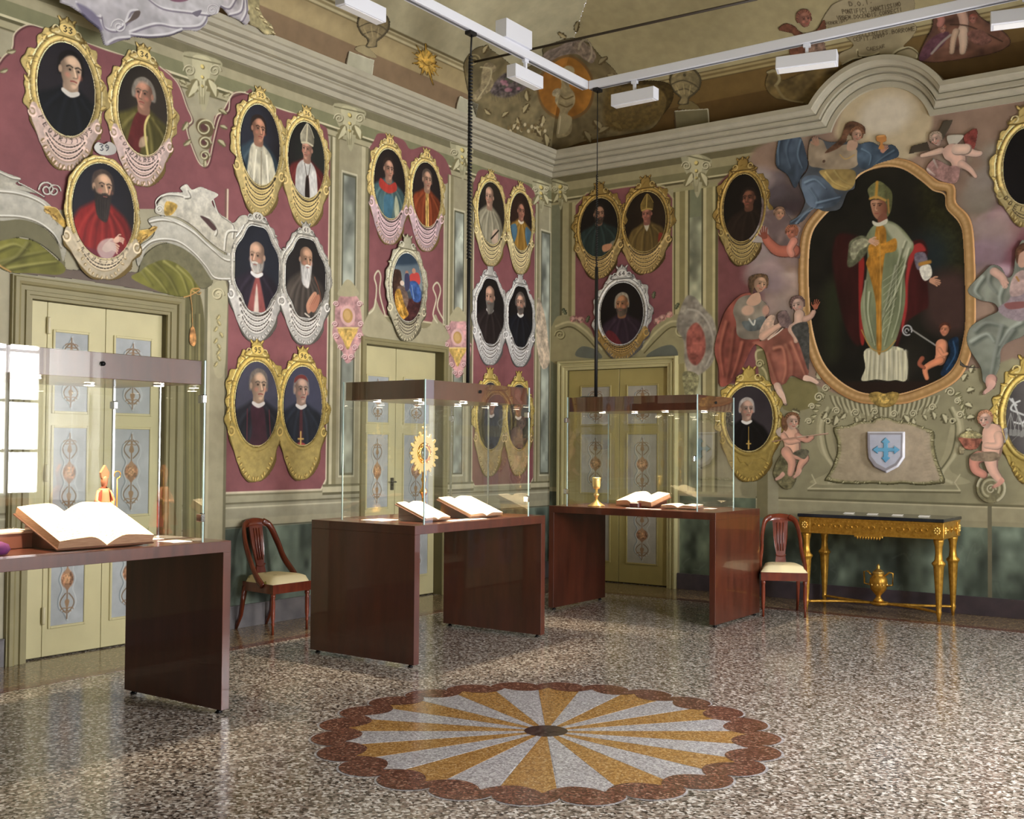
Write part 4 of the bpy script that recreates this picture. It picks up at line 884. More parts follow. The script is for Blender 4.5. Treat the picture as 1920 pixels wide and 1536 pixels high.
# ---------------------------------------------------------------- doors of the left wall
DCREAM = mat('door_cream_paint', (206, 198, 152), .4, noise=.04, scale=5); DDARK = mat('door_reveal', (92, 84, 52), .6)
ORN = []
def door_leaf(parent, A_, S0, S1, Z0, Z1, panels, depth, ax, tone=(206, 198, 152), blue=(166, 172, 174), orn=True, seed=0):
    """slab plus raised frames and painted blue panels with grotesques; ax 'L' or 'R'"""
    fx = (lambda s_, h, z: (XL-depth+h, s_, z)) if ax == 'L' else (lambda s_, h, z: (s_, YR+depth-h, z))
    m = MB(); bx_ = lambda m, a, b, z0, z1, h0, h1, bev=.002: (m.box(XL-depth+h0, XL-depth+h1, a, b, z0, z1, bev) if ax == 'L' else m.box(a, b, YR+depth-h1, YR+depth-h0, z0, z1, bev))
    ms = mat('door_paint_%d' % (tone[0]), tone, .45, noise=.05, scale=4)
    bx_(m, S0, S1, Z0, Z1, -.045, 0); lf = m.build('door_leaf', ms, parent)
    for (a, b, z0, z1) in panels:
        m = MB(); w_ = .018
        for q in ((a-w_, a, z0-w_, z1+w_), (b, b+w_, z0-w_, z1+w_), (a, b, z0-w_, z0), (a, b, z1, z1+w_)): bx_(m, *q, 0, .012, .003)
        m.build('panel_moulding', ms, lf)
        P_ = Art(Plane(ax, -depth+.002), (a, b, z0, z1), .004, blue, metric=True); w2, h2 = b-a, z1-z0; cx_, cz_ = (a+b)/2, (z0+z1)/2
        P_.rgb *= (1+.08*(vnoise(P_.S*8, P_.T*8)-.5))[..., None]
        def Q(L): return [(cx_+x*w2/2, cz_+y*h2/2) for x, y in L]
        o1 = [(0, .92), (.18, .74), (.5, .62), (.52, .4), (.34, .22), (.5, 0), (.34, -.22), (.52, -.42), (.5, -.62), (.18, -.76), (0, -.92)]
        P_.K(Q([(-x, y) for x, y in o1]), .012, (118, 130, 134), st=True, al=.8); P_.K(Q([(-x+.06, y) for x, y in o1]), .008, (206, 212, 208), st=True, al=.6); P_.K(Q(o1), .007, (200, 206, 204), st=True, al=.55)
        for sy in (1, -1):
            for sx in (-1, 1):
                P_.K([(cx_+sx*w2*(.05+.16*math.sin(t)), cz_+sy*h2*(.16+.22*t/3.3)) for t in np.linspace(0, 3.2, 9)], .009, (120, 98, 72), st=True); P_.K([(cx_+sx*w2*(.10+.09*math.cos(t)), cz_+sy*h2*.34+.05*w2*math.sin(t)) for t in np.linspace(0, 5, 9)], .007, (142, 112, 80), st=True)
            P_.K([(cx_, cz_+sy*h2*.12), (cx_, cz_+sy*h2*.44)], .010, (132, 104, 76), st=True); P_.P(Q([(-.14, sy*.50), (0, sy*.66), (.14, sy*.50), (0, sy*.44)]), (150, 118, 84), st=True)
        P_.E((cx_, cz_), w2*.19, h2*.10, (158, 110, 76), st=True, tex=.5, tf=(60, 60), soft=.012); P_.E((cx_, cz_+h2*.01), w2*.09, h2*.06, (190, 142, 98), st=True, tex=.4, tf=(80, 80), soft=.01)
        P_.P(Q([(-.16, .14), (0, .26), (.16, .14)]), (168, 128, 92), st=True); P_.P(Q([(-.16, -.14), (0, -.26), (.16, -.14)]), (146, 108, 78), st=True)
        P_.mesh('painted_panel', lf).name = 'painted_panel'
    return lf
def fixloc(o):  # children were placed relative to their parent's own location
    return o
def door(n, a, b, zt_, rec, leaves, panels, ax, tone, blue, seed=0):
    d = struct(MB().box(*( (XL-rec-.10, XL-rec-.046, a-.02, b+.02) if ax == 'L' else (a-.02, b+.02, YR+rec+.046, YR+rec+.10)), 0, zt_+.03).build('door_%d' % n, DDARK))
    m = MB()
    if ax == 'L': m.box(XL-rec-.05, XL-.001, b, b+.02, 0, zt_+.02); m.box(XL-rec-.05, XL-.001, a-.02, a, 0, zt_+.02); m.box(XL-rec-.05, XL-.001, a, b, zt_, zt_+.02)
    else: m.box(a-.02, a, YR+.001, YR+rec+.05, 0, zt_+.02); m.box(b, b+.02, YR+.001, YR+rec+.05, 0, zt_+.02); m.box(a, b, YR+.001, YR+rec+.05, zt_, zt_+.02)
    m.build('door_reveal', DDARK, d)
    for (s0, s1), pl_ in zip(leaves, panels): door_leaf(d, None, s0, s1, .012, zt_-.003, pl_, rec, ax, tone, blue)
    return d
ZP = [(.22, .86), (.98, 1.62), (1.74, 2.30)]
L1 = Plane('L', -.05); q1 = lambda p, y=900: L1.st(p, y)[0]
d1 = door(1, D1[0], D1[1], D1[2], .05, [(D1[0], q1(83)), (q1(84), q1(193)), (q1(194), q1(306))], [[], [(q1(98), q1(160), *z) for z in ZP], [(q1(212), q1(278), *z) for z in ZP]], 'L', (206, 198, 152), (166, 172, 174))
L2 = Plane('L', -.11); q2 = lambda p, y=800: L2.st(p, y)[0]
ZP2 = [(.22, .80), (.92, 1.62), (1.74, 2.18)]
d2 = door(2, D2[0], D2[1], D2[2], .11, [(D2[0], q2(741)), (q2(742), D2[1])], [[(q2(688), q2(727), *z) for z in ZP2], [(q2(757), q2(803), *z) for z in ZP2]], 'L', (206, 198, 152), (166, 172, 174))
h = MB().tube([(XL-.10, q2(735), 1.16), (XL-.05, q2(735), 1.16), (XL-.045, q2(726), 1.165)], .008, 8); h.box(XL-.11, XL-.10, q2(733), q2(738), 1.08, 1.2); h.build('door_handle', DARKMETAL, d2)
for z in (2.34, 1.3, .3): MB().lathe([(.012, -.06), (.014, -.05), (.014, .05), (.012, .06)], (XL-.035, q1(84), z), 10).build('hinge', mat('cream_hinge', (214, 206, 170), .4), d1)
# moulded casings
CAS = mat('casing_olive', (142, 134, 96), .5, noise=.05, scale=6)
def casing(n, a, b, t, prof, ax, m_=CAS, bottom=0.0, base=0.):
    path = [((a, bottom), (-1, 0)), ((a, t), (-1, 1)), ((b, t), (1, 1)), ((b, bottom), (1, 0))]
    fn = (lambda u, v, o: (XL+o, u, v)) if ax == 'L' else (lambda u, v, o: (u, YR-o, v))
    mb = MB().sweep(path, prof, fn); return struct(mb.build('trim_%d' % n, m_))
CP = [(0, 0), (.02, 0), (.02, .022), (.032, .026), (.032, .05), (.018, .055), (.018, .085), (.036, .092), (.046, .11), (.046, .135), (.03, .142), (.03, .15), (0, .152)]
casing(5, D1[0], D1[1], D1[2], CP, 'L', bottom=.0)
casing(6, D2[0], D2[1], D2[2], [(0, 0), (.012, 0), (.012, .03), (.02, .034), (.02, .06), (0, .065)], 'L')
# skirting
SK = mat('grey_skirting', (116, 112, 112), .3, rgb2=(92, 90, 92), scale=6)
m = MB(); st_ = D1[1]+.155
for a, b in ((YB, D1[0]-.155), (st_, D2[0]-.066), (D2[1]+.066, YR)): m.box(XL, XL+.022, a, b, 0, .185, .003); m.box(XL, XL+.026, a, b, .18, .19, .002)
struct(m.build('baseboard_left', SK))

# ---------------------------------------------------------------- right wall
A = Art(Plane('R'), (XL, -1.0, 0, 5.20), .006, (158, 150, 116), metric=True); Wr = A
A.rgb *= (1+.05*(vnoise(A.S*2, A.T*2)-.5)+.04*(vnoise(A.S*9, A.T*6)-.5))[..., None]
s = lambda p, y=500: Sx(A, p, y); sR = s
for t0, t1, c in ((4.60, 4.672, (112, 104, 72)), (4.50, 4.60, (160, 150, 110)), (4.42, 4.50, (126, 120, 82)), (4.40, 4.42, (196, 186, 142)), (4.375, 4.40, (92, 84, 52)), (4.33, 4.375, (158, 148, 108))): rect(A, XL, s(1450), t0, t1, c)
# pale clouded field behind the figures
A.P([(1430, 270), (1550, 240), (1560, 160), (1750, 160), (1750, 210), (1925, 160), (1925, 400), (1925, 690), (1800, 740), (1520, 740), (1440, 640), (1400, 500), (1400, 330)], (150, 122, 104), soft=.06, tex=.12, tf=(3, 3))
A.P([(1570, 230), (1590, 190), (1640, 160), (1700, 165), (1745, 200), (1740, 260), (1700, 300), (1620, 290), (1570, 260)], (196, 178, 142), soft=.05); A.E((1660, 215), 50, 38, (212, 200, 178), soft=.1)
A.P([(1346, 345), (1370, 322), (1420, 315), (1440, 640), (1420, 720), (1346, 720)], (132, 76, 78), soft=.02, sm=False, tex=.1, tf=(3, 3))
A.P([(1860, 380), (1925, 390), (1925, 560), (1880, 600), (1860, 480)], (124, 70, 80), soft=.06)
def clouds(L, seed=0):
    r = random.Random(seed)
    for x, y, R_, c in L:
        for k in range(16):
            a = r.uniform(0, 6.3); q = r.uniform(.2, .9); v_ = -math.sin(a)*q; A.E((x+R_*q*math.cos(a), y-R_*.9*q*math.sin(a)), R_*r.uniform(.35, .7), R_*r.uniform(.28, .5), tuple(v*(1+.10*-v_+r.uniform(-.04, .04)) for v in c), soft=.09, al=.55)
        A.K(arc(x-R_*.1, y, R_*.9, R_*.7, 40, 140, 8), 5, tuple(min(255, v*1.18) for v in c), al=.45, soft=.05)
clouds([(1440, 380, 34, (140, 128, 128)), (1475, 372, 34, (72, 60, 64)), (1450, 345, 26, (96, 84, 90)), (1500, 345, 26, (84, 72, 74)), (1425, 340, 22, (150, 138, 134)), (1452, 425, 26, (150, 140, 140)), (1500, 330, 22, (120, 104, 100)), (1472, 530, 22, (182, 160, 152)), (1500, 545, 26, (176, 150, 140)), (1430, 470, 34, (164, 146, 146)), (1470, 560, 44, (168, 142, 132)), (1440, 520, 36, (156, 134, 132)), (1490, 480, 26, (150, 126, 118)), (1560, 590, 20, (140, 120, 112)), (1890, 300, 40, (146, 132, 122)), (1850, 360, 42, (140, 128, 116)), (1870, 430, 44, (158, 132, 132)), (1845, 480, 34, (138, 112, 122)), (1880, 520, 26, (176, 146, 156)), (1790, 300, 30, (150, 132, 112)), (1480, 270, 30, (162, 134, 112))], 4)
# pilaster bay between door and fresco
def rstr(p0, p1, t0, t1, c): rect(A, s(p0), s(p1), t0, t1, c)
rstr(1262, 1345, 1.02, 4.34, (160, 152, 108))
for p0, p1, c in ((1262, 1266, (98, 90, 52)), (1266, 1274, (178, 168, 118)), (1274, 1284, (140, 130, 84)), (1284, 1290, (184, 174, 126)), (1290, 1293, (86, 82, 54)), (1293, 1315, (122, 126, 96)), (1315, 1318, (86, 82, 54)), (1318, 1324, (190, 180, 132)), (1324, 1336, (150, 140, 94)), (1336, 1341, (188, 178, 126)), (1341, 1346, (100, 92, 56))): rstr(p0, p1, 1.05, 4.3, c)
marble(A, s(1293), s(1315), 1.1, 4.0, (132, 134, 108), 21)
pk = lambda: None
for q in ((1036, 1052), (1052, 1075)): pass
for p0, p1, c in ((1034, 1050, (120, 122, 96)), (1050, 1054, (92, 86, 56)), (1054, 1066, (164, 154, 112)), (1066, 1072, (128, 118, 78)), (1072, 1077, (176, 166, 118))): rstr(p0, p1, 1.05, 4.35, c)
capital(1305, 290, 26, 60, A); capital(1050, 340, 14, 40, A)
# field of the two upper portraits
a, b = s(1077), s(1262); A.P([(1078, 385), (1100, 362), (1160, 352), (1210, 345), (1245, 350), (1262, 372), (1262, 545), (1262, 640), (1078, 640)], PINK, sm=False, tex=.1, tf=(3, 3)); A.K([(1077, 640), (1078, 385), (1100, 362), (1160, 352), (1210, 345), (1245, 350), (1262, 372), (1262, 640)], 3, (176, 166, 120), sm=False)
# overdoor pediment of the third door
A.P([(1040, 600), (1075, 595), (1105, 615), (1125, 640), (1205, 640), (1225, 615), (1250, 595), (1275, 590), (1290, 610), (1292, 680), (1040, 682)], (152, 144, 102)); A.K([(1042, 612), (1070, 604), (1100, 622), (1128, 655)], 4, (188, 178, 130)); A.K([(1204, 655), (1228, 625), (1256, 604), (1280, 604)], 4, (188, 178, 130))
A.K([(1044, 620), (1070, 613), (1098, 632), (1122, 660)], 2.5, (92, 84, 50)); A.K([(1208, 662), (1232, 636), (1258, 614), (1282, 616)], 2.5, (92, 84, 50))
curl(A, 1278, 622, 14, (186, 178, 130), 3, 1, (92, 84, 50)); curl(A, 1050, 628, 10, (176, 168, 120), 2.5, -1, (92, 84, 50))
A.P([(1080, 668), (1090, 650), (1115, 655), (1128, 672)], (100, 104, 92)); A.P([(1212, 670), (1235, 652), (1262, 648), (1268, 670)], (100, 104, 92))
for x, y in ((1075, 598), (1088, 600), (1242, 596), (1255, 590), (1232, 602)): A.E((x, y), 7, 6, (176, 124, 112), tex=.5, tf=(40, 40), soft=.012); A.E((x-1, y-1), 3, 3, (206, 160, 146), soft=.008)
for x, y, g in ((1062, 590, 120), (1100, 605, 70), (1224, 590, 110), (1266, 580, 60), (1225, 560, 80)): leaf(A, x, y, 14, g, (110, 116, 84), (60, 66, 44))
# scenic grey cartouche on the pilaster
A.P([(1284, 560), (1300, 556), (1322, 580), (1338, 600), (1346, 640), (1336, 680), (1316, 700), (1296, 706), (1284, 680), (1282, 640), (1268, 610)], (150, 142, 128), soft=.02, tex=.3, tf=(14, 14)); A.P([(1288, 625), (1305, 605), (1320, 625), (1322, 660), (1306, 685), (1290, 670)], (158, 84, 72), soft=.02, tex=.3, tf=(16, 16))
A.K([(1290, 580), (1310, 585), (1330, 610), (1338, 650), (1325, 685)], 4, (182, 174, 160), al=.8); A.P([(1280, 700), (1310, 705), (1302, 745), (1290, 760)], (150, 146, 104), tex=.4, tf=(30, 30))
# olive volutes and architecture flanking the lower shield
A.P([(1418, 640), (1440, 625), (1470, 640), (1500, 700), (1560, 735), (1640, 750), (1720, 748), (1800, 700), (1850, 690), (1925, 690), (1925, 940), (1420, 940), (1418, 860), (1440, 780)], (146, 140, 106), soft=.02, tex=.08, tf=(4, 4))
A.P([(1418, 640), (1436, 628), (1452, 660), (1452, 720), (1430, 740)], (136, 130, 84)); A.K([(1440, 745), (1436, 700), (1420, 680), (1418, 660), (1430, 655)], 4, (196, 186, 136)); curl(A, 1424, 682, 8, (196, 186, 136), 2.4, 1, (92, 86, 50))
A.P([(1460, 715), (1520, 712), (1535, 745), (1520, 765), (1470, 768)], (126, 118, 72))
for sx, cx_ in ((-1, 1548), (1, 1790)):
    A.P([(cx_+sx*2, 770), (cx_+sx*16, 790), (cx_+sx*14, 840), (cx_-sx*10, 880), (cx_+sx*30, 905), (cx_-sx*40, 905), (cx_-sx*20, 850), (cx_-sx*8, 800)], (162, 154, 118)); 
    A.K([(cx_-sx*4, 765), (cx_+sx*10, 800), (cx_+sx*2, 850), (cx_-sx*24, 890), (cx_-sx*6, 905)], 5, (184, 178, 140)); A.K([(cx_-sx*10, 768), (cx_+sx*2, 800), (cx_-sx*6, 850), (cx_-sx*32, 888)], 3, (104, 100, 70))
    for k in range(6): leaf(A, cx_-sx*(20-4*k)+sx*20, 742+k*9, 13, 90-sx*60+k*12, (196, 190, 146), (98, 94, 60))
    curl(A, cx_-sx*4, 790, 6, (206, 200, 160), 2, sx, (84, 80, 50)); A.E((cx_-sx*4, 790), 2.2, 2.2, (50, 44, 26), soft=.003)
A.K([(1515, 916), (1800, 920)], 2.5, (190, 182, 144), sm=False); A.K([(1515, 920), (1800, 924)], 2.5, (104, 98, 68), sm=False); A.K([(1515, 916), (1530, 906), (1522, 890)], 2, (190, 182, 144), sm=False); A.K([(1800, 920), (1790, 905), (1800, 890)], 2, (190, 182, 144), sm=False)
# acanthus fan under the large painting
for k in range(46):
    u_ = k/45; x = 1556+u_*205; y = 742+13*math.sin(u_*math.pi); A.K([(x, y), (x+(u_-.5)*-8, y+12), (x+(u_-.5)*-26, y+27+6*math.sin(k*1.9))], 2.6 if k % 2 else 2.2, (188, 182, 146) if k % 2 else (92, 86, 60), al=.85)
for k in range(13):
    u_ = k/12; x = 1550+u_*216; y = 772+12*math.sin(u_*math.pi)+4*math.sin(k*2.2); leaf(A, x, y, 17+4*math.sin(k*1.7), -120+60*u_+25*math.sin(k*2.6), (196, 190, 152), (92, 86, 58), .42)
    if k % 2: curl(A, x, y-8, 7, (202, 196, 158), 2, 1 if u_ > .5 else -1, (90, 84, 56))
for x, y, r_, f_ in ((1535, 745, 9, 1), (1522, 762, 6, -1), (1782, 735, 9, -1), (1795, 752, 6, 1), (1548, 728, 7, 1), (1770, 722, 7, -1), (1800, 778, 7, 1), (1516, 790, 6, -1)): curl(A, x, y, r_, (206, 200, 162), 2.2, f_, (88, 82, 54))
for x, y, g in ((1805, 715, 60), (1812, 735, 20), (1808, 758, -20), (1812, 785, 10), (1500, 775, 160), (1498, 795, 200), (1810, 805, -30), (1820, 700, 70), (1540, 712, 120)): leaf(A, x, y, 17, g, (204, 198, 158), (92, 86, 58), .45)
# dado of the right wall
for t0, t1, c in ((.78, .86, (150, 144, 112)), (.86, .985, (158, 151, 118)), (.985, 1.0, (188, 180, 142)), (1.0, 1.02, (112, 106, 76))): rect(A, s(1418), -1.0, t0, t1, c)
marble(A, s(1418), s(1850), 0, .80, (74, 86, 74), 31); marble(A, s(1850), -1.0, 0, .82, (80, 92, 80), 32); marble(A, s(1276), s(1418), 0, 1.0, (78, 88, 70), 33); marble(A, XL, s(1056), 0, 1.0, (84, 90, 76), 34)
rect(A, s(1850), s(1858), 0, 1.0, (112, 108, 84)); rect(A, s(1440), s(1460), .8, 1.28, (158, 152, 122)); rect(A, s(1420), s(1440), .8, 1.35, (124, 116, 80))
D3 = [s(1063, 900), s(1253, 900), 2.40]
struct(A.mesh('wall_right', hole=holes(A, [D3])))
q3 = lambda p, y=900: Plane('R', -.03).st(p, y)[0]; ZP3 = [(.24, .86), (1.0, 1.66), (1.78, 2.2)]
d3 = door(3, D3[0], D3[1], D3[2], .03, [(D3[0], q3(1160)), (q3(1161), D3[1])], [[(q3(1090), q3(1143), *z) for z in ZP3], [(q3(1177), q3(1232), *z) for z in ZP3]], 'R', (172, 158, 98), (166, 162, 148))
casing(7, D3[0], D3[1], D3[2], [(0, 0), (.03, 0), (.03, .03), (.045, .034), (.05, .055), (.03, .06), (.03, .075), (.055, .085), (.06, .105), (.04, .11), (0, .115)], 'R', mat('casing_cream', (190, 182, 134), .45, noise=.04, scale=6))
m = MB()
for a, b in ((XL, D3[0]-.118), (D3[1]+.118, XW)): m.box(a, b, YR-.022, YR, 0, .17, .003)
struct(m.build('baseboard_right', mat('purple_skirting', (80, 70, 74), .3, rgb2=(62, 56, 62), scale=6)))
# ================================================================ PORTRAITS
SK1 = (206, 160, 130)
def shade(c, k): return tuple(min(255, max(0, v*k)) for v in c)
def bust(A, hx, hy, H, d=1, skin=SK1, dim=1.0, hair=None, hairc=(60, 50, 42), beard=None, beardc=(90, 84, 78), robe=(28, 26, 32), robe2=None, collar=None, sw=2.3, mitre=None, cap=None, polys=(), glow=(52, 46, 44), drop=5.2, glasses=False, lean=0., folds=4, neck=True, old=True):
    """head, shoulders and dress of a sitter; hx,hy head centre and H half head height in metres"""
    f = lambda L: [(hx+x*H, hy+y*H) for x, y in L]; k = H
    skin = shade(skin, dim)
    A.E((hx-.9*H*d, hy-.2*H), 2.6*H, 2.9*H, glow, st=True, soft=2.2*H, al=.75)
    r1 = shade(robe2 or shade(robe, 1.5), dim); r0 = shade(robe, dim)
    A.P(f([(-.3, -.8), (-1.1, -1.25), (-sw*.85, -1.75), (-sw-.2, -3.0), (-sw-.5, -drop), (sw+.5, -drop), (sw+.2, -2.9), (sw*.85, -1.75), (1.1, -1.25), (.3, -.8)]), r0, st=True, soft=.3*k, tex=.14, tf=(24, 8), gr=(1, .2, shade(r0, .62)))
    rr_ = random.Random(int(hx*1000))
    for i in range(folds):                                   # cloth folds, lit from the left
        x = -sw*.8+i*2*sw*.8/max(folds-1, 1); A.K(f([(x*.35, -1.35), (x*.8, -2.3), (x*1.05, -3.4), (x*1.1, -drop)]), .16*k, r1, st=True, al=.45, soft=.2*k); A.K(f([(x*.35+.25, -1.5), (x*.85+.3, -2.5), (x*1.1+.28, -drop)]), .12*k, shade(r0, .5), st=True, al=.5, soft=.18*k)
    for p in polys:
        pts, c = p[0], p[1]; kw = dict(p[2]) if len(p) > 2 else {}
        if kw.pop('line', None): A.K(f(pts), kw.pop('w', .12)*k, shade(c, dim), st=True, **kw)
        else: A.P(f(pts), shade(c, dim), st=True, soft=kw.pop('soft', .12*k), tex=kw.pop('tex', .12), tf=(28, 14), **kw)
    if neck: A.P(f([(-.36, -.5), (.36, -.5), (.42, -1.15), (0, -1.3), (-.42, -1.15)]), shade(skin, .72), st=True, soft=.1*k)
    if collar: A.P(f([(-.46, -.98), (0, -1.12), (.46, -.98), (.5, -1.18), (0, -1.4), (-.5, -1.18)]), shade(collar, dim), st=True, soft=.06*k)
    if hair in ('full', 'short', 'long', 'tonsure'):
        hw = {'full': .86, 'short': .76, 'long': .9, 'tonsure': .80}[hair]
        A.P(f([(-hw, -.25 if hair != 'long' else -.8), (-hw-.02, .3), (-.6, .85), (0, 1.12), (.6, .85), (hw, .3), (hw, -.25 if hair != 'long' else -.8), (.5, -.3), (-.5, -.3)]), shade(hairc, dim), st=True, soft=.12*k, tex=.2, tf=(40, 20))
    # head
    A.P(f([(-.62, .25), (-.56, .7), (-.2, .98), (.2, .98), (.56, .7), (.62, .25), (.58, -.2), (.42, -.68), (.14, -.97), (-.14, -.97), (-.42, -.68), (-.58, -.2)]), skin, st=True, soft=.08*k, gr=(-d, .2, shade(skin, .52)))
    A.E((hx-.62*k*d, hy+.0*k), .11*k, .2*k, shade(skin, .82), st=True, soft=.06*k)
    if hair in ('full', 'short', 'tonsure', 'long'): A.P(f([(-.64, .35), (-.6, .8), (-.1, 1.12), (.45, 1.0), (.66, .6), (.63, .35), (.48, .62), (.1, .72 if hair == 'full' else .86), (-.35, .66)]), shade(hairc, dim), st=True, soft=.08*k, tex=.2, tf=(40, 30))
    X = .17*d
    A.E((hx+X*k*.4, hy+.55*k), .34*k, .26*k, shade(skin, 1.14), st=True, soft=.25*k, al=.75)
    for sx in (-1, 1):
        ex = X+sx*.25
        A.E((hx+ex*k, hy+.10*k), .155*k, .10*k, shade(skin, .60), st=True, soft=.09*k, al=.8); A.E((hx+(ex+.02*d)*k, hy+.09*k), .062*k, .055*k, (34, 24, 22), st=True, soft=.04*k)
        A.K(f([(ex-.17, .22), (ex, .30), (ex+.17, .24)]), .07*k, shade(hairc if hair else skin, .6), st=True, al=.8, soft=.06*k)
        A.E((hx+(X+sx*.36)*k, hy-.22*k), .16*k, .14*k, shade((224, 128, 104), dim), st=True, soft=.15*k, al=.45)
    A.K(f([(X+.02*d, .16), (X+.10*d, -.10), (X+.13*d, -.24)]), .10*k, shade(skin, 1.16), st=True, soft=.08*k, al=.8)
    A.K(f([(X+.16*d, .1), (X+.22*d, -.14), (X+.20*d, -.28), (X-.02*d, -.32)]), .07*k, shade(skin, .56), st=True, soft=.06*k, al=.8)
    A.K(f([(X-.17, -.52), (X, -.49), (X+.17, -.52)]), .075*k, shade((150, 70, 62), dim), st=True, soft=.05*k)
    A.K(f([(X-.1, -.64), (X+.1, -.64)]), .06*k, shade(skin, .7), st=True, soft=.06*k, al=.6); A.E((hx+X*k, hy-.78*k), .14*k, .09*k, shade(skin, 1.06), st=True, soft=.1*k, al=.6)
    if beard:
        L = {'short': -1.12, 'medium': -1.5, 'long': -2.1}[beard]; bc = shade(beardc, dim)
        A.P(f([(-.6, -.05), (-.46, -.34), (-.22, -.42), (X, -.38), (.3, -.42), (.5, -.34), (.6, -.05), (.58, -.6), (.42, L*.82), (X, L), (-.38, L*.82), (-.56, -.6)]), bc, st=True, soft=.12*k, tex=.25, tf=(60, 16), gr=(-d, 0, shade(bc, .7)))
        A.K(f([(X-.2, -.40), (X, -.36), (X+.2, -.40)]), .09*k, shade(bc, 1.15), st=True, soft=.06*k); A.K(f([(X-.12, -.53), (X+.12, -.53)]), .06*k, shade((150, 84, 72), dim), st=True, soft=.05*k)
        for i in range(5): A.K(f([(-.36+.18*i, -.7), (-.26+.13*i, L*.9)]), .05*k, shade(bc, 1.25), st=True, al=.5, soft=.05*k)
    if glasses:
        for sx in (-1, 1): A.K([(hx+(X+sx*.25+.17*math.cos(a))*k, hy+(.1+.13*math.sin(a))*k) for a in np.linspace(0, 6.28, 10)], .035*k, (120, 110, 104), st=True, soft=.03*k)
    if mitre:
        c, c2 = shade(mitre[0], dim), shade(mitre[1], dim); 
        A.P(f([(-.70, .45), (-.86, 1.25), (-.35, 2.1), (-.02, 2.45), (.4, 2.1), (.84, 1.3), (.70, .45), (0, .58)]), c, st=True, soft=.08*k, tex=.14, tf=(30, 30), gr=(-d, 0, shade(c, .6)))
        A.K(f([(-.68, .52), (0, .66), (.68, .52)]), .16*k, c2, st=True, soft=.06*k); A.K(f([(X*.5, .7), (0, 2.3)]), .15*k, c2, st=True, soft=.06*k); A.K(f([(-.84, 1.25), (-.35, 2.08), (-.02, 2.42), (.4, 2.1), (.84, 1.3)]), .05*k, shade(c, 1.25), st=True, soft=.05*k)
    if cap: A.P(f([(-.66, .5), (-.6, .9), (-.1, 1.12), (.4, 1.04), (.66, .62), (.4, .78), (-.2, .84)]), shade(cap, dim), st=True, soft=.06*k)
def hands(A, hx, hy, s_, skin=SK1, d=1, dim=1.):
    """two small hands laid one over the other, fingers separate"""
    f = lambda L: [(hx+x*s_*d, hy+y*s_) for x, y in L]; sk = shade(skin, dim)
    A.P(f([(-1, -.5), (-.5, .3), (.2, .45), (.5, .1), (.2, -.5), (-.5, -.8)]), sk, st=True, soft=.1*s_, gr=(0, 1, shade(sk, 1.1)))
    for i in range(4): A.K(f([(.15, .32-.22*i), (.75, .30-.26*i), (1.15-.08*i, .12-.28*i)]), .2*s_, sk, st=True, soft=.08*s_); A.K(f([(.2, .20-.22*i), (1.05-.08*i, .0-.28*i)]), .05*s_, shade(sk, .55), st=True, soft=.05*s_, al=.7)
    A.K(f([(-.3, .3), (.1, .75), (.45, .8)]), .22*s_, sk, st=True, soft=.08*s_)
FR = {'gold': ((204, 178, 104), (242, 226, 168), (122, 98, 46), (204, 180, 116)),
      'yellow': ((196, 168, 80), (236, 216, 138), (122, 96, 36), (196, 170, 88)),
      'deep': ((156, 124, 56), (206, 178, 106), (84, 62, 26), (160, 132, 70)),
      'white': ((176, 172, 160), (226, 224, 214), (100, 96, 86), (204, 200, 192)),
      'lilac': ((186, 160, 100), (232, 214, 160), (112, 86, 48), (206, 180, 184)),
      'silver': ((188, 186, 180), (232, 232, 228), (96, 94, 92), (206, 204, 202)),
      'stone': ((180, 174, 144), (226, 222, 200), (104, 98, 72), (188, 180, 148)),
      'bronze': ((150, 118, 60), (222, 214, 190), (82, 64, 34), (150, 122, 62))}
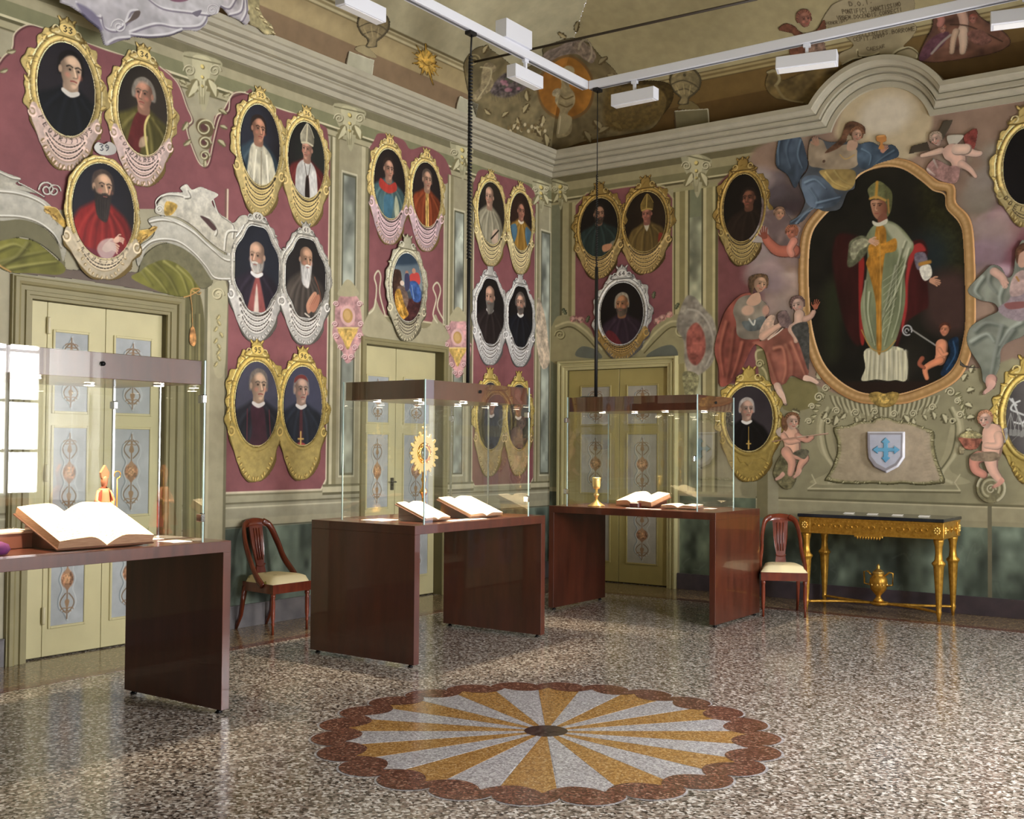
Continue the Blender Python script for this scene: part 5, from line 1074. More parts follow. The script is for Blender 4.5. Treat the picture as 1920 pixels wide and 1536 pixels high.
def portrait(plane, label, c, r, style, sitter=None, num=None, name=None, scroll=1.0, fw=.075, lob=0., bg=(26, 22, 24), paint=None, cat='painting', crest=1., jag=1., lines=4, seed=0, off=.004, head=None, sc_c=None, nob=False, dim=1.):
    pf = Plane(plane, off); pc = Plane(plane, off+.010)
    c0 = pf.st(*c); a = abs(pf.st(c[0]+r[0], c[1])[0]-pf.st(c[0]-r[0], c[1])[0])/2; b = abs(pf.st(c[0], c[1]+r[1])[1]-pf.st(c[0], c[1]-r[1])[1])/2
    col, lit, dk, scol = FR[style]; scol = sc_c or scol; off = off+(seed % 5)*.0018; pf = Plane(plane, off); pc = Plane(plane, off+.010)
    root = thing('framed_portrait' if cat == 'painting' else 'framed_scene', label, cat, tuple(float(v) for v in np.array(pf.xyz(c0[0], c0[1], 0)).ravel()))
    rnd = random.Random(seed+int(c[0]))
    sh = .42*b*scroll*1.42
    A = Art(pf, (c0[0]-a-fw*1.9, c0[0]+a+fw*1.9, c0[1]-b-fw*1.2-sh-.05, c0[1]+b+fw*2.6), .0055, metric=True)
    S, T = A.S-c0[0], A.T-c0[1]; th = np.arctan2(T/b, S/a); lobf = 1+lob*(np.cos(4*th)*.5-np.cos(8*th)*.4)
    R = np.sqrt((S/a)**2+(T/b)**2)/lobf; D = np.sqrt(S*S+T*T)*(1-1/np.maximum(R, .05))
    bump = jag*(.24*np.sin(th*9+seed)+.22*np.abs(np.sin(th*6.5+seed*2))+.14*np.sin(th*23+seed*3)+.10)
    outer = fw*(1+bump)
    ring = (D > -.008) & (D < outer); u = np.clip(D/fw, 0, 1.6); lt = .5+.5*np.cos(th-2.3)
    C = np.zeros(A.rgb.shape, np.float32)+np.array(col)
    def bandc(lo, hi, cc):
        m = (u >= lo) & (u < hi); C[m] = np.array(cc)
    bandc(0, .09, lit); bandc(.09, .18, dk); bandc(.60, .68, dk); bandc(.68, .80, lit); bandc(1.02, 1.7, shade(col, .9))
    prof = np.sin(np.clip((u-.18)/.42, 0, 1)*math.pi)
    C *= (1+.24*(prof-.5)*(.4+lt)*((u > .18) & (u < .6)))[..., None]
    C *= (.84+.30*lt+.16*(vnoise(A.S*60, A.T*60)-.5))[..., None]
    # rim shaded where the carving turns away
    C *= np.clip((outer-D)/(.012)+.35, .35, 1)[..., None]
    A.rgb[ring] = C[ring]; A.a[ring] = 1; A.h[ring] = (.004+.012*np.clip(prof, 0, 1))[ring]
    # leafy ornament round the rim
    n = int(18*jag+4)
    for i in range(n):
        t = 2*math.pi*(i+.3)/n+rnd.uniform(-.08, .08)
        if math.sin(t) < -.55 and scroll: continue
        x, y = c0[0]+(a*(1+lob*0)+fw*.95)*math.cos(t), c0[1]+(b+fw*.95)*math.sin(t); g = math.degrees(math.atan2(math.sin(t)*b, math.cos(t)*a)); 
        leaf(A, x-fw*.3*math.cos(t), y-fw*.3*math.sin(t), fw*rnd.uniform(.55, .85)*(.6+.4*jag), g+rnd.choice((-55, 55)), shade(col, 1.12+.12*math.cos(t-2.3)), dk, .34, st=True)
    for i in range(10):
        t = math.radians(-30+240*i/9); x, y = c0[0]+(a+fw*.5)*math.cos(t), c0[1]+(b+fw*.5)*math.sin(t)
        A.K([(x+fw*.25*math.cos(v+i), y+fw*.25*math.sin(v+i)) for v in np.linspace(0, 4.2, 8)], fw*.09, dk if i % 2 else lit, st=True, al=.55, cut=False)
    if scroll:   # inscription sheet hanging under the oval
        f = lambda L: [(c0[0]+x*a, c0[1]-b*.0+y) for x, y in L]; yb = -b-fw*.5
        P_ = f([(-1.10, -b*.50), (-1.26, -b*.62), (-1.22, -b*.80), (-1.02, -b*.80-sh*.45), (-.90, -b*.84-sh*.72), (-.62, -b*.95-sh*.92), (-.32, yb-sh*.95), (0, yb-sh), (.34, yb-sh*.95), (.64, -b*.95-sh*.92), (.92, -b*.84-sh*.70), (1.04, -b*.80-sh*.42), (1.24, -b*.80), (1.28, -b*.60), (1.10, -b*.50), (.7, -b*.9), (0, -b*1.08), (-.7, -b*.9)])
        A.P([(x+.010*math.sin(i*2.1)+.004, y+.010*math.cos(i*1.7)-.006) for i, (x, y) in enumerate(P_)], shade(dk, .9), st=True, k=8, al=1); A.P([(c0[0]+(x-c0[0])*.96-.004, y+.010) for x, y in P_], scol, st=True, tex=.10, k=8, gr=(1, -.4, shade(scol, .80)))
        row = lambda v, k: (c0[0]+a*(1.0-.045*k)*math.cos(v), c0[1]+(b*.98)*math.sin(v)-fw*.40-sh*(.06+.80*k/max(lines, 4)))
        for i in range(13): v = math.radians(212+116*i/12); p = row(v, max(lines, 4)+.1); leaf(A, p[0], p[1], fw*.5, math.degrees(v)+rnd.uniform(-35, 35), shade(scol, 1.14), dk, .42, st=True)
        for sx in (-1, 1): A.K([(c0[0]+sx*a*1.14+.03*sx*math.cos(v), c0[1]-b*.66+.035*math.sin(v)) for v in np.linspace(1.2, 6.2, 10)], .012, shade(scol, 1.2), st=True); A.K([(c0[0]+sx*a*1.14+.018*sx*math.cos(v), c0[1]-b*.66+.02*math.sin(v)) for v in np.linspace(1.2, 6.2, 8)], .008, dk, st=True, al=.7)
        for k in range(lines):
            v0, v1 = math.radians(217+1.5*k), math.radians(323-1.5*k); P2 = [row(v, k) for v in np.linspace(v0, v1, 14)]
            A.K(P2, sh*.60/lines, shade(scol, 1.14), st=True, al=.9, soft=.006); A.K([(p[0], p[1]-sh*.40/lines) for p in P2], .006, dk, st=True, al=.45)
            t = v0+.05
            while t < v1-.04:
                t2 = t+rnd.uniform(.035, .10); q = [row(v, k) for v in np.linspace(t, min(t2, v1), 4)]
                A.K([(p[0], p[1]+.002) for i, p in enumerate(q)], .011 if k else .015, (56, 46, 38), st=True, al=.9, sm=False, soft=.004); t = t2+.055
        if name:
            n_ = len(name); rr_ = (a+fw*.42, b+fw*.42); t0, t1 = math.radians(218), math.radians(322)
            A.K([(c0[0]+rr_[0]*math.cos(t), c0[1]+rr_[1]*math.sin(t)) for t in np.linspace(t0-.05, t1+.05, 16)], fw*.52, shade(scol, 1.06), st=True)
            for i, ch in enumerate(name):
                t = t0+(t1-t0)*(i+.5)/n_; p = np.array((c0[0]+rr_[0]*math.cos(t), c0[1]+rr_[1]*math.sin(t))); tg = np.array((-rr_[0]*math.sin(t), rr_[1]*math.cos(t))); tg /= np.linalg.norm(tg); nn = np.array((-tg[1], tg[0])); hh = fw*.36
                for q in FONT.get(ch, []): A.K([tuple(p+tg*(x-.5)*hh*.7+nn*(y-.5)*hh) for x, y in q], hh*.17, (48, 36, 30), st=True, sm=False, soft=.004)
    if crest:    # shell on top with the running number
        x, y = c0[0], c0[1]+b+fw*.95; q = fw*crest
        A.P([(x-1.5*q, y-.5*q), (x-1.35*q, y+.1*q), (x-.8*q, y+.25*q), (x-.7*q, y+.85*q), (x, y+1.2*q), (x+.7*q, y+.85*q), (x+.8*q, y+.25*q), (x+1.35*q, y+.1*q), (x+1.5*q, y-.5*q)], dk, st=True); A.P([(x-1.35*q, y-.4*q), (x-1.1*q, y), (x-.68*q, y+.2*q), (x-.6*q, y+.72*q), (x, y+1.05*q), (x+.55*q, y+.72*q), (x+.68*q, y+.15*q), (x+1.1*q, y), (x+1.35*q, y-.4*q)], shade(col, 1.1), st=True, gr=(1, 0, shade(col, .85)))
        for sx in (-1, 1): A.K([(x+sx*(1.0+.3*math.cos(v))*q, y+(.0+.3*math.sin(v))*q) for v in np.linspace(0, 5, 10)], q*.13, lit, st=True)
        for sx in (-1, 0, 1): leaf(A, x+sx*.5*q, y+.8*q, q*.55, 90-sx*40, shade(col, 1.15), dk, .4, st=True)
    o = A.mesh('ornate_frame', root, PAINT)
    if num:
        N = Art(Plane(plane, off+.008), (c0[0]-fw*1.0, c0[0]+fw*1.0, c0[1]+b+fw*.55, c0[1]+b+fw*1.75), .004, metric=True); N.E((c0[0], c0[1]+b+fw*1.15), fw*.8, fw*.5, shade(col, 1.18), st=True)
        N.text(num, (c0[0]-fw*.48, c0[1]+b+fw*.88), (c0[0]+fw*.48, c0[1]+b+fw*.88), fw*.5, (44, 34, 30), wd=.16, st=True); N.mesh('number_plate', root, PAINT)
    # the picture itself
    B = Art(pc, (c0[0]-a*1.06, c0[0]+a*1.06, c0[1]-b*1.06, c0[1]+b*1.06), .004, bg, metric=True); B.cut = False
    S, T = B.S-c0[0], B.T-c0[1]; th = np.arctan2(T/b, S/a); R = np.sqrt((S/a)**2+(T/b)**2)/(1+lob*(np.cos(4*th)*.5-np.cos(8*th)*.4))
    B.rgb *= (1+.3*(vnoise(B.S*7, B.T*7)-.5))[..., None]
    if sitter is not None:
        h = pc.st(head[0], head[1]); H = 1.13*abs(pc.st(head[0], head[1]-head[2])[1]-h[1]); bust(B, h[0], h[1], H, **sitter)
    if paint: paint(B, c0, a, b)
    B.a[:] = (R < 1.0); B.mesh('picture', root, OILPAINT)
    return root
# ---- left wall, first group
WC = (206, 204, 198)
portrait('L', 'gold oval portrait of a pale man in black, number 33, at the top left', (124, 168), (54, 87), 'gold', dict(robe=(16, 20, 28), robe2=(34, 42, 54), collar=(206, 200, 190), hair='short', hairc=(24, 20, 20), d=1, skin=(226, 186, 152), glow=(40, 36, 44)), head=(133, 134, 31), num='33', name='PEGVRITINVS', sc_c=(212, 184, 172), scroll=1.05, fw=.085, lines=4, seed=1)
portrait('L', 'gold oval portrait of a grey-haired man in green gold coat, number 34', (267, 208), (46, 83), 'gold', dict(robe=(104, 96, 40), robe2=(170, 156, 88), hair='full', hairc=(132, 124, 112), d=-1, skin=(200, 140, 112), glow=(58, 50, 40), polys=[([(-.35, -1.1), (.35, -1.1), (.1, -2.2), (-.5, -4.5), (-1.3, -4.5), (-.9, -2.2)], (98, 34, 34)), ([(-.2, -2.8), (.3, -2.6), (.2, -3.2), (-.3, -3.4)], (180, 150, 120)), ([(.4, -1.2), (.1, -2.2), (.5, -4.5)], (206, 190, 110), dict(line=1, w=.16))]), head=(270, 178, 26), num='34', name='COADALBERTVS', sc_c=(212, 184, 176), scroll=1.0, fw=.08, seed=2)
def cardinal(B, c0, a, b):
    h = B.pl.st(204, 458); hands(B, h[0]+.01, h[1]-.01, .065, (206, 160, 134)); B.P([(182, 470), (190, 452), (210, 448), (218, 470), (200, 490)], (196, 176, 168), soft=.012, al=.8); h = B.pl.st(222, 448); hands(B, h[0], h[1], .042, (214, 170, 144))
portrait('L', 'gold oval portrait of a bearded cardinal in red cape over the left door', (193, 396), (58, 89), 'gold', dict(robe=(168, 30, 28), robe2=(206, 60, 48), beard='long', beardc=(52, 44, 40), d=1, hair='short', hairc=(70, 56, 50), skin=(216, 170, 134), sw=2.0, folds=5, glow=(30, 32, 44), polys=[([(-2.2, -3.3), (-1.4, -3.7), (0, -3.9), (1.2, -3.6), (1.8, -4.2), (0, -4.9), (-2, -4.6)], (120, 34, 50))]), head=(193, 352, 27), paint=cardinal, name='TRANCISCVS', sc_c=(206, 190, 158), scroll=.62, fw=.055, jag=.35, crest=0, lines=3, seed=3, off=.022)
N39 = Art(Plane('L', .024), (172, 262, 222, 296), .005); N39.P([(176, 276), (184, 266), (196, 270), (206, 265), (218, 276), (216, 288), (200, 292), (184, 288)], (206, 206, 200), gr=(1, 0, (176, 172, 166))); N39.text('39', (186, 282), (207, 284), 12, (40, 44, 60)); tag(N39.mesh('number_plate'), 'small white painted plate lettered 39 between three portraits', 'number plate')
portrait('L', 'gold oval portrait of a man in white robe and blue cloak, number 35', (486, 272), (37, 75), 'gold', dict(robe=(62, 84, 100), robe2=(104, 124, 132), hair='short', hairc=(44, 32, 28), d=1, skin=(206, 142, 110), glow=(48, 52, 68), sw=2.0, polys=[([(-.5, -1.1), (.5, -1.1), (1.5, -2.2), (1.7, -5), (-.9, -5), (-.9, -2.2)], (196, 190, 164), dict(tex=.25)), ([(-.2, -1.6), (-.5, -4.8)], (236, 230, 204), dict(line=1, w=.16)), ([(.3, -1.6), (.3, -4.8)], (150, 140, 116), dict(line=1, w=.12)), ([(.8, -1.8), (1.1, -4.8)], (236, 230, 204), dict(line=1, w=.16)), ([(-1.6, -2.4), (-1.2, -3.1), (-1.5, -3.6)], (30, 36, 48), dict(line=1, w=.15))]), head=(485, 243, 22), num='35', sc_c=(204, 180, 112), scroll=1.15, fw=.072, lines=4, seed=4)
portrait('L', 'gold oval portrait of a mitred bishop with white lappets over a red cope', (574, 300), (34, 71), 'gold', dict(robe=(128, 44, 44), robe2=(158, 70, 62), d=-1, skin=(206, 148, 122), mitre=((176, 168, 140), (206, 196, 160)), glow=(40, 46, 40), polys=[([(-.5, -1.0), (.4, -1.0), (1.2, -2), (1.3, -4.6), (.45, -4.6), (.25, -2.6), (-.1, -2.6), (-.2, -4.6), (-1.3, -4.6), (-1.3, -2)], (198, 196, 190), dict(tex=.2)), ([(-.1, -2.6), (.2, -2.6), (.35, -4.4), (-.2, -4.4)], (40, 28, 24)), ([(-.3, -1.3), (.1, -2.6), (.4, -1.3)], (70, 60, 44), dict(line=1, w=.07))]), head=(576, 281, 18), num='36', sc_c=(204, 180, 112), scroll=1.15, fw=.068, seed=5)
portrait('L', 'white scrolled portrait of an old bald man in a dark purple cape, number 60', (481, 505), (41, 80), 'white', dict(robe=(46, 36, 52), robe2=(74, 62, 80), beard='short', beardc=(196, 190, 180), d=-1, skin=(220, 172, 140), collar=(226, 224, 220), glow=(34, 38, 50), sw=2.1, polys=[([(-.1, -1.3), (.2, -1.3), (.9, -4.6), (-.9, -4.6)], (150, 74, 70)), ([(0, -1.8), (.25, -4.6), (-.25, -4.6)], (216, 196, 180))]), head=(482, 482, 25), num='60', scroll=1.0, fw=.075, lob=.07, jag=.7, lines=4, seed=6, bg=(28, 30, 38))
def praying(B, c0, a, b):
    B.P([(574, 575), (578, 562), (588, 548), (594, 550), (592, 565), (586, 580), (578, 588)], (200, 140, 108), soft=.008); B.P([(580, 578), (588, 560), (597, 552), (600, 560), (596, 575), (588, 586)], (182, 116, 88), soft=.008)
    for i in range(3): B.K([(580+i*4, 572-i), (590+i*2.4, 552+i*1.5)], .8, (132, 78, 58), al=.7)
    B.K([(572, 588), (580, 594)], 3, (206, 196, 180)); B.K([(590, 520), (600, 550), (604, 590)], 2.4, (120, 70, 52))
portrait('L', 'white scrolled portrait of a white-bearded friar with praying hands, number 61', (572, 522), (37, 74), 'white', dict(robe=(84, 74, 66), robe2=(122, 110, 98), beard='long', beardc=(214, 210, 204), d=1, skin=(206, 156, 122), glow=(40, 36, 34), sw=2.0, folds=6), head=(574, 488, 22), paint=praying, num='61', scroll=1.0, fw=.07, lob=.07, jag=.7, lines=4, seed=7)
portrait('L', 'yellow framed oval portrait of a smiling priest in black with rose sash', (480, 757), (40, 79), 'yellow', dict(robe=(38, 40, 52), robe2=(64, 66, 80), d=1, hair='short', hairc=(116, 106, 98), skin=(224, 184, 150), collar=(220, 214, 210), glow=(72, 72, 92), polys=[([(-.6, -1.3), (-.5, -3), (-.9, -4.2), (.9, -4.2), (.7, -3), (.4, -1.3)], (66, 30, 44)), ([(-1.4, -4.1), (0, -3.8), (1.4, -4.1), (1.5, -5), (-1.5, -5)], (206, 106, 124), dict(tex=.2)), ([(-.9, -1.5), (-.9, -4)], (104, 40, 52), dict(line=1, w=.08)), ([(.9, -1.5), (1.1, -4)], (104, 40, 52), dict(line=1, w=.08))]), head=(485, 724, 26), bg=(68, 68, 86), num='95', sc_c=(196, 170, 90), scroll=1.25, fw=.085, lines=0, seed=8)
portrait('L', 'yellow framed portrait of a red-capped prelate right of the smiling priest', (566, 761), (36, 74), 'yellow', dict(robe=(34, 42, 60), robe2=(58, 68, 88), d=1, hair='short', hairc=(134, 124, 118), cap=(122, 48, 44), skin=(206, 166, 144), collar=(220, 214, 210), glow=(66, 68, 92), polys=[([(-.1, -1.3), (.12, -1.3), (.2, -4.8), (-.2, -4.8)], (84, 36, 44)), ([(-.5, -3.9), (.5, -3.9), (.6, -5), (-.5, -5)], (178, 60, 60)), ([(0, -3.0), (0, -4.2)], (222, 180, 90), dict(line=1, w=.14)), ([(-.25, -3.5), (.25, -3.5)], (222, 180, 90), dict(line=1, w=.12))]), head=(565, 732, 23), bg=(58, 60, 80), num='96', sc_c=(196, 170, 90), scroll=1.3, fw=.08, lines=0, seed=9)
# third bay
portrait('L', 'gold oval portrait of a man with red collar and blue cape above the middle door', (730, 345), (29, 65), 'gold', dict(robe=(84, 124, 130), robe2=(150, 170, 150), d=1, hair='tonsure', hairc=(52, 38, 34), skin=(206, 152, 124), glow=(44, 36, 34), polys=[([(-1.1, -1.0), (0, -1.4), (.9, -1.0), (1.1, -1.7), (0, -2.2), (-1.2, -1.8)], (186, 54, 44)), ([(-.6, -2.6), (.7, -2.6), (.2, -5), (-.4, -5)], (64, 112, 136)), ([(1.0, -2.2), (1.5, -3.4), (1.2, -5), (.8, -3.6)], (176, 182, 150))]), head=(729, 318, 18), num='37', sc_c=(208, 176, 182), scroll=1.1, fw=.07, seed=10)
portrait('L', 'gold oval portrait of a man in an orange-red cope above the middle door', (799, 365), (26, 60), 'gold', dict(robe=(160, 66, 34), robe2=(196, 100, 54), d=1, hair='short', hairc=(90, 76, 66), skin=(210, 160, 130), glow=(44, 34, 34), polys=[([(-.2, -1.2), (.2, -1.2), (.3, -5), (-.1, -5)], (196, 160, 80), dict(tex=.5)), ([(0, -1.2), (.1, -5)], (90, 60, 30), dict(line=1, w=.08))]), head=(801, 338, 17), num='38', sc_c=(208, 176, 182), scroll=1.15, fw=.068, seed=11)
def scene(B, c0, a, b):
    B.P([(735, 480), (792, 480), (792, 545), (735, 545)], (66, 88, 108), sm=False, gr=(0, -1, (150, 160, 158)), soft=.03); B.P([(735, 470), (792, 470), (792, 492), (735, 496)], (48, 66, 84), soft=.03)
    B.P([(734, 510), (744, 505), (752, 512), (752, 545), (734, 550)], (70, 46, 36), soft=.01, tex=.3); B.P([(734, 550), (750, 545), (765, 560), (792, 560), (792, 605), (734, 605)], (74, 38, 38), soft=.02, tex=.4)
    B.E((754, 531), 4, 5, (224, 200, 180)); B.P([(744, 540), (758, 538), (766, 560), (760, 580), (745, 575)], (120, 96, 84), soft=.01, tex=.3)
    B.P([(741, 548), (750, 543), (758, 570), (766, 590), (750, 600), (742, 580)], (196, 140, 44), soft=.01, tex=.5); B.K([(745, 555), (756, 590)], 2.5, (232, 186, 90))
    B.P([(769, 515), (784, 512), (788, 530), (780, 536), (770, 530)], (206, 66, 60), soft=.01); B.E((776, 508), 3.5, 5, (196, 140, 112)); B.P([(766, 530), (780, 528), (789, 545), (788, 565), (776, 565), (770, 548)], (54, 90, 158), soft=.01, tex=.3); B.K([(772, 535), (776, 560)], 2, (136, 166, 206))
    B.E((763, 512), 3, 4.5, (176, 124, 100)); B.P([(759, 516), (767, 515), (768, 540), (760, 545)], (60, 62, 96), soft=.008)
portrait('L', 'stone framed oval picture of robed figures under blue sky over the middle door', (763, 539), (28, 64), 'stone', num=None, paint=scene, cat='picture', scroll=.75, fw=.085, jag=.5, lines=4, seed=12, bg=(60, 70, 80), off=.022)
# fourth bay
portrait('L', 'gold oval portrait of a bald man in cream robes near the room corner', (920, 400), (24, 58), 'gold', dict(robe=(186, 178, 146), robe2=(222, 214, 184), d=-1, skin=(220, 170, 140), glow=(52, 44, 34), sw=2.0, polys=[([(.6, -3.2), (1.4, -3.0), (1.3, -4.4), (.4, -4.2)], (206, 176, 150)), ([(.3, -4.0), (1.5, -3.0)], (40, 34, 30), dict(line=1, w=.16))]), head=(918, 370, 17), num='39', sc_c=(214, 196, 140), scroll=1.05, fw=.065, seed=13)
portrait('L', 'gold oval portrait of a man in yellow robe and blue cape near the room corner', (975, 416), (20, 54), 'gold', dict(robe=(196, 142, 50), robe2=(216, 170, 80), d=1, hair='short', hairc=(60, 40, 32), skin=(196, 130, 104), glow=(60, 36, 28), collar=(226, 210, 180), polys=[([(-1.1, -1.5), (-2.6, -2.4), (-2.6, -4), (-1.4, -3.8), (-.7, -2.4)], (74, 112, 136)), ([(1.1, -1.5), (2.4, -2.4), (2.4, -4), (1.4, -3.8), (.8, -2.4)], (74, 112, 136))]), head=(977, 397, 15), num='40', sc_c=(214, 196, 140), scroll=1.25, fw=.062, seed=14)
portrait('L', 'silver scrolled portrait of a grey-bearded man with pointed white collar in brown', (919, 584), (25, 61), 'silver', dict(robe=(48, 38, 38), robe2=(72, 60, 58), beard='medium', beardc=(120, 114, 106), d=-1, skin=(222, 170, 140), collar=(224, 222, 214), glow=(30, 26, 26)), head=(919, 558, 19), scroll=.95, fw=.07, lob=.06, jag=.7, crest=1.1, seed=15, bg=(16, 14, 16))
portrait('L', 'silver scrolled portrait of a dark-haired man with pointed beard in black', (975, 594), (22, 57), 'silver', dict(robe=(26, 28, 38), robe2=(46, 50, 62), beard='short', beardc=(110, 100, 92), hair='full', hairc=(96, 86, 80), d=-1, skin=(222, 172, 144), collar=(224, 222, 214), glow=(28, 26, 26)), head=(976, 569, 17), scroll=.95, fw=.066, lob=.06, jag=.7, crest=1.1, seed=16, bg=(16, 14, 16))
portrait('L', 'yellow framed portrait of a grey priest, left one behind the middle glass case', (918, 780), (23, 63), 'yellow', dict(robe=(46, 48, 60), robe2=(68, 70, 82), d=1, hair='short', hairc=(110, 84, 70), skin=(196, 140, 116), collar=(216, 206, 200), glow=(60, 56, 70), polys=[([(-1.4, -4.6), (1.4, -4.6), (1.4, -5.2), (-1.4, -5.2)], (150, 70, 80))]), head=(921, 757, 17), bg=(52, 52, 66), sc_c=(196, 168, 116), scroll=1.2, fw=.075, lines=0, seed=17)
portrait('L', 'yellow framed portrait of a ruddy man, right one behind the middle glass case', (972, 782), (21, 61), 'yellow', dict(robe=(44, 46, 58), robe2=(66, 68, 80), d=-1, hair='short', hairc=(96, 70, 60), skin=(200, 128, 98), collar=(216, 206, 200), glow=(60, 56, 70)), head=(972, 761, 17), bg=(50, 50, 64), sc_c=(196, 168, 116), scroll=1.2, fw=.07, lines=0, seed=18)
# right wall
portrait('R', 'gold oval portrait of a man in dark teal robe, left end of the far wall', (1124, 427), (35, 55), 'deep', dict(robe=(44, 62, 60), robe2=(70, 92, 88), beard='short', beardc=(70, 56, 46), hair='short', hairc=(36, 28, 24), d=1, skin=(176, 128, 100), glow=(30, 24, 22), sw=2.6, polys=[([(1.4, -3.4), (2.4, -3.0), (3.2, -3.4), (3.0, -4.4), (2.0, -4.8)], (120, 116, 96)), ([(.5, -3.5), (1.6, -3.4), (1.5, -4.0), (.6, -4.2)], (186, 128, 92))]), head=(1123, 402, 15), bg=(20, 15, 14), sc_c=(186, 156, 92), scroll=1.05, fw=.085, seed=19)
portrait('R', 'gold oval portrait of a bishop in golden mitre and cope, left end of far wall', (1210, 416), (38, 56), 'deep', dict(robe=(120, 94, 44), robe2=(156, 130, 66), d=-1, skin=(182, 112, 92), mitre=((140, 112, 48), (176, 146, 70)), glow=(44, 30, 18), sw=2.4, polys=[([(-.4, -1.1), (.3, -1.1), (0, -2.0)], (196, 186, 160)), ([(1.6, -2.4), (2.6, -3.0), (2.6, -4.6), (1.6, -4.6)], (128, 44, 30))]), head=(1213, 402, 14), bg=(30, 20, 14), sc_c=(186, 156, 92), scroll=1.05, fw=.085, seed=20)
portrait('R', 'silver and gilt oval portrait of a man in plum cape above the right-hand door', (1166, 588), (40, 58), 'silver', dict(robe=(62, 42, 58), robe2=(84, 60, 74), beard='short', beardc=(96, 80, 66), d=-1, hair='short', hairc=(150, 140, 120), skin=(190, 128, 84), glow=(24, 18, 18), polys=[([(-1.6, -2.4), (-.4, -3.0), (.4, -5), (-2.2, -5)], (104, 34, 40))]), head=(1166, 571, 18), bg=(16, 12, 12), num='64', sc_c=(170, 134, 66), scroll=.6, fw=.09, jag=.8, lines=3, seed=21, off=.022)
portrait('R', 'dim gold oval portrait beside the clouds, its sitter barely visible', (1393, 390), (36, 63), 'deep', dict(robe=(44, 30, 24), robe2=(58, 42, 32), d=-1, hair='full', hairc=(34, 24, 20), skin=(132, 80, 58), glow=(26, 18, 16)), head=(1404, 372, 17), bg=(18, 13, 12), sc_c=(170, 146, 84), scroll=1.0, fw=.085, seed=22, off=.006)
portrait('R', 'yellow framed oval portrait of a bishop with spectacles in black cassock', (1405, 785), (44, 61), 'yellow', dict(robe=(14, 14, 18), robe2=(28, 28, 34), d=1, hair='short', hairc=(176, 170, 166), glasses=True, skin=(214, 172, 150), collar=(226, 224, 220), glow=(58, 52, 58), sw=2.1, polys=[([(-2.6, -4.1), (0, -3.9), (2.6, -4.1), (2.6, -4.7), (-2.6, -4.7)], (186, 84, 92)), ([(.2, -1.6), (.2, -3.0)], (196, 156, 66), dict(line=1, w=.06)), ([(.2, -2.9), (.2, -3.6)], (206, 166, 76), dict(line=1, w=.16)), ([(.0, -3.15), (.4, -3.15)], (206, 166, 76), dict(line=1, w=.12))]), head=(1400, 768, 18), bg=(52, 46, 52), sc_c=(182, 154, 70), scroll=1.35, fw=.095, lines=0, seed=23)
portrait('R', 'large dark gold-framed oval picture cut by the right edge of the photo', (1926, 312), (45, 72), 'gold', None, bg=(20, 18, 22), sc_c=(176, 158, 104), scroll=.7, fw=.10, name='DDEICAIAS', jag=.6, seed=24)
def monogram(B, c0, a, b):
    for pts in ([(1912, 752), (1900, 758), (1896, 768), (1912, 775), (1924, 782), (1916, 794), (1902, 792)], [(1898, 748), (1918, 800)], [(1890, 745), (1906, 760)]): B.K(pts, 3.4, (206, 208, 206))
    for k, (x0, y0) in enumerate(((1895, 775), (1910, 776), (1925, 778))):
        for sx in (-1, 0, 1): B.K([(x0, y0), (x0+sx*9, y0+32)], 1.3, (150, 150, 146)); B.P([(x0+sx*9-2.5, y0+30), (x0+sx*9+2.5, y0+30), (x0+sx*9+3, y0+42), (x0+sx*9-3, y0+42)], (140, 140, 136), sm=False)
    B.K([(1888, 730), (1900, 775), (1895, 790)], 1, (150, 150, 146), al=.6); B.K([(1890, 835), (1925, 800)], 1.2, (150, 150, 146), al=.6)
portrait('R', 'yellow framed grey oval with silver letter S and tassels, lower right edge', (1930, 783), (44, 71), 'yellow', None, paint=monogram, bg=(92, 88, 88), sc_c=(186, 160, 76), scroll=1.0, fw=.105, lines=0, seed=25, cat='emblem')
# ================================================================ FRESCO FIGURES AND ORNAMENT
FL = (206, 152, 126); FLP = (216, 172, 150)
def W_(pts, k=1.): return pts
def limb(A, pts, w0, w1, c=FL, hi=1.14, lo=.66):
    """a tapering painted limb: shadow, flesh, light"""
    n = 9; P_ = spline(np.array([A.px(*p) for p in pts]), False, 6); o_, A.o = A.o, (0, 0, 1); k = o_[2]
    for dx, f, wf in ((.8, lo, 1.12), (0, 1., 1.), (-.12, hi, .45)):
        for i in range(len(P_)-1):
            t = i/(len(P_)-1); w = (w0*(1-t)+w1*t)*k*wf; A.K([(P_[i][0]+dx*w*.10, P_[i][1]+dx*w*.05), (P_[i+1][0]+dx*w*.10, P_[i+1][1]+dx*w*.05)], w, shade(c, f), sm=False, soft=.006 if f != hi else w*.004, al=1 if f != hi else .5)
    A.o = o_
def fhand(A, x, y, r, ang, c=FL):
    f = lambda u, v: (x+r*(u*math.cos(ang)-v*math.sin(ang)), y-r*(u*math.sin(ang)+v*math.cos(ang)))
    A.P([f(-.5, -.4), f(.3, -.5), f(.55, 0), f(.3, .45), f(-.5, .4)], c)
    for i, L in enumerate((1.3, 1.5, 1.45, 1.15)): A.K([f(.2, .42-.28*i), f(.8, .5-.33*i), f(L, .5-.36*i)], r*.26, shade(c, .97+.05*(i % 2)), soft=.004)
    A.K([f(-.2, .35), f(.2, .85), f(.6, 1.0)], r*.28, c, soft=.004)
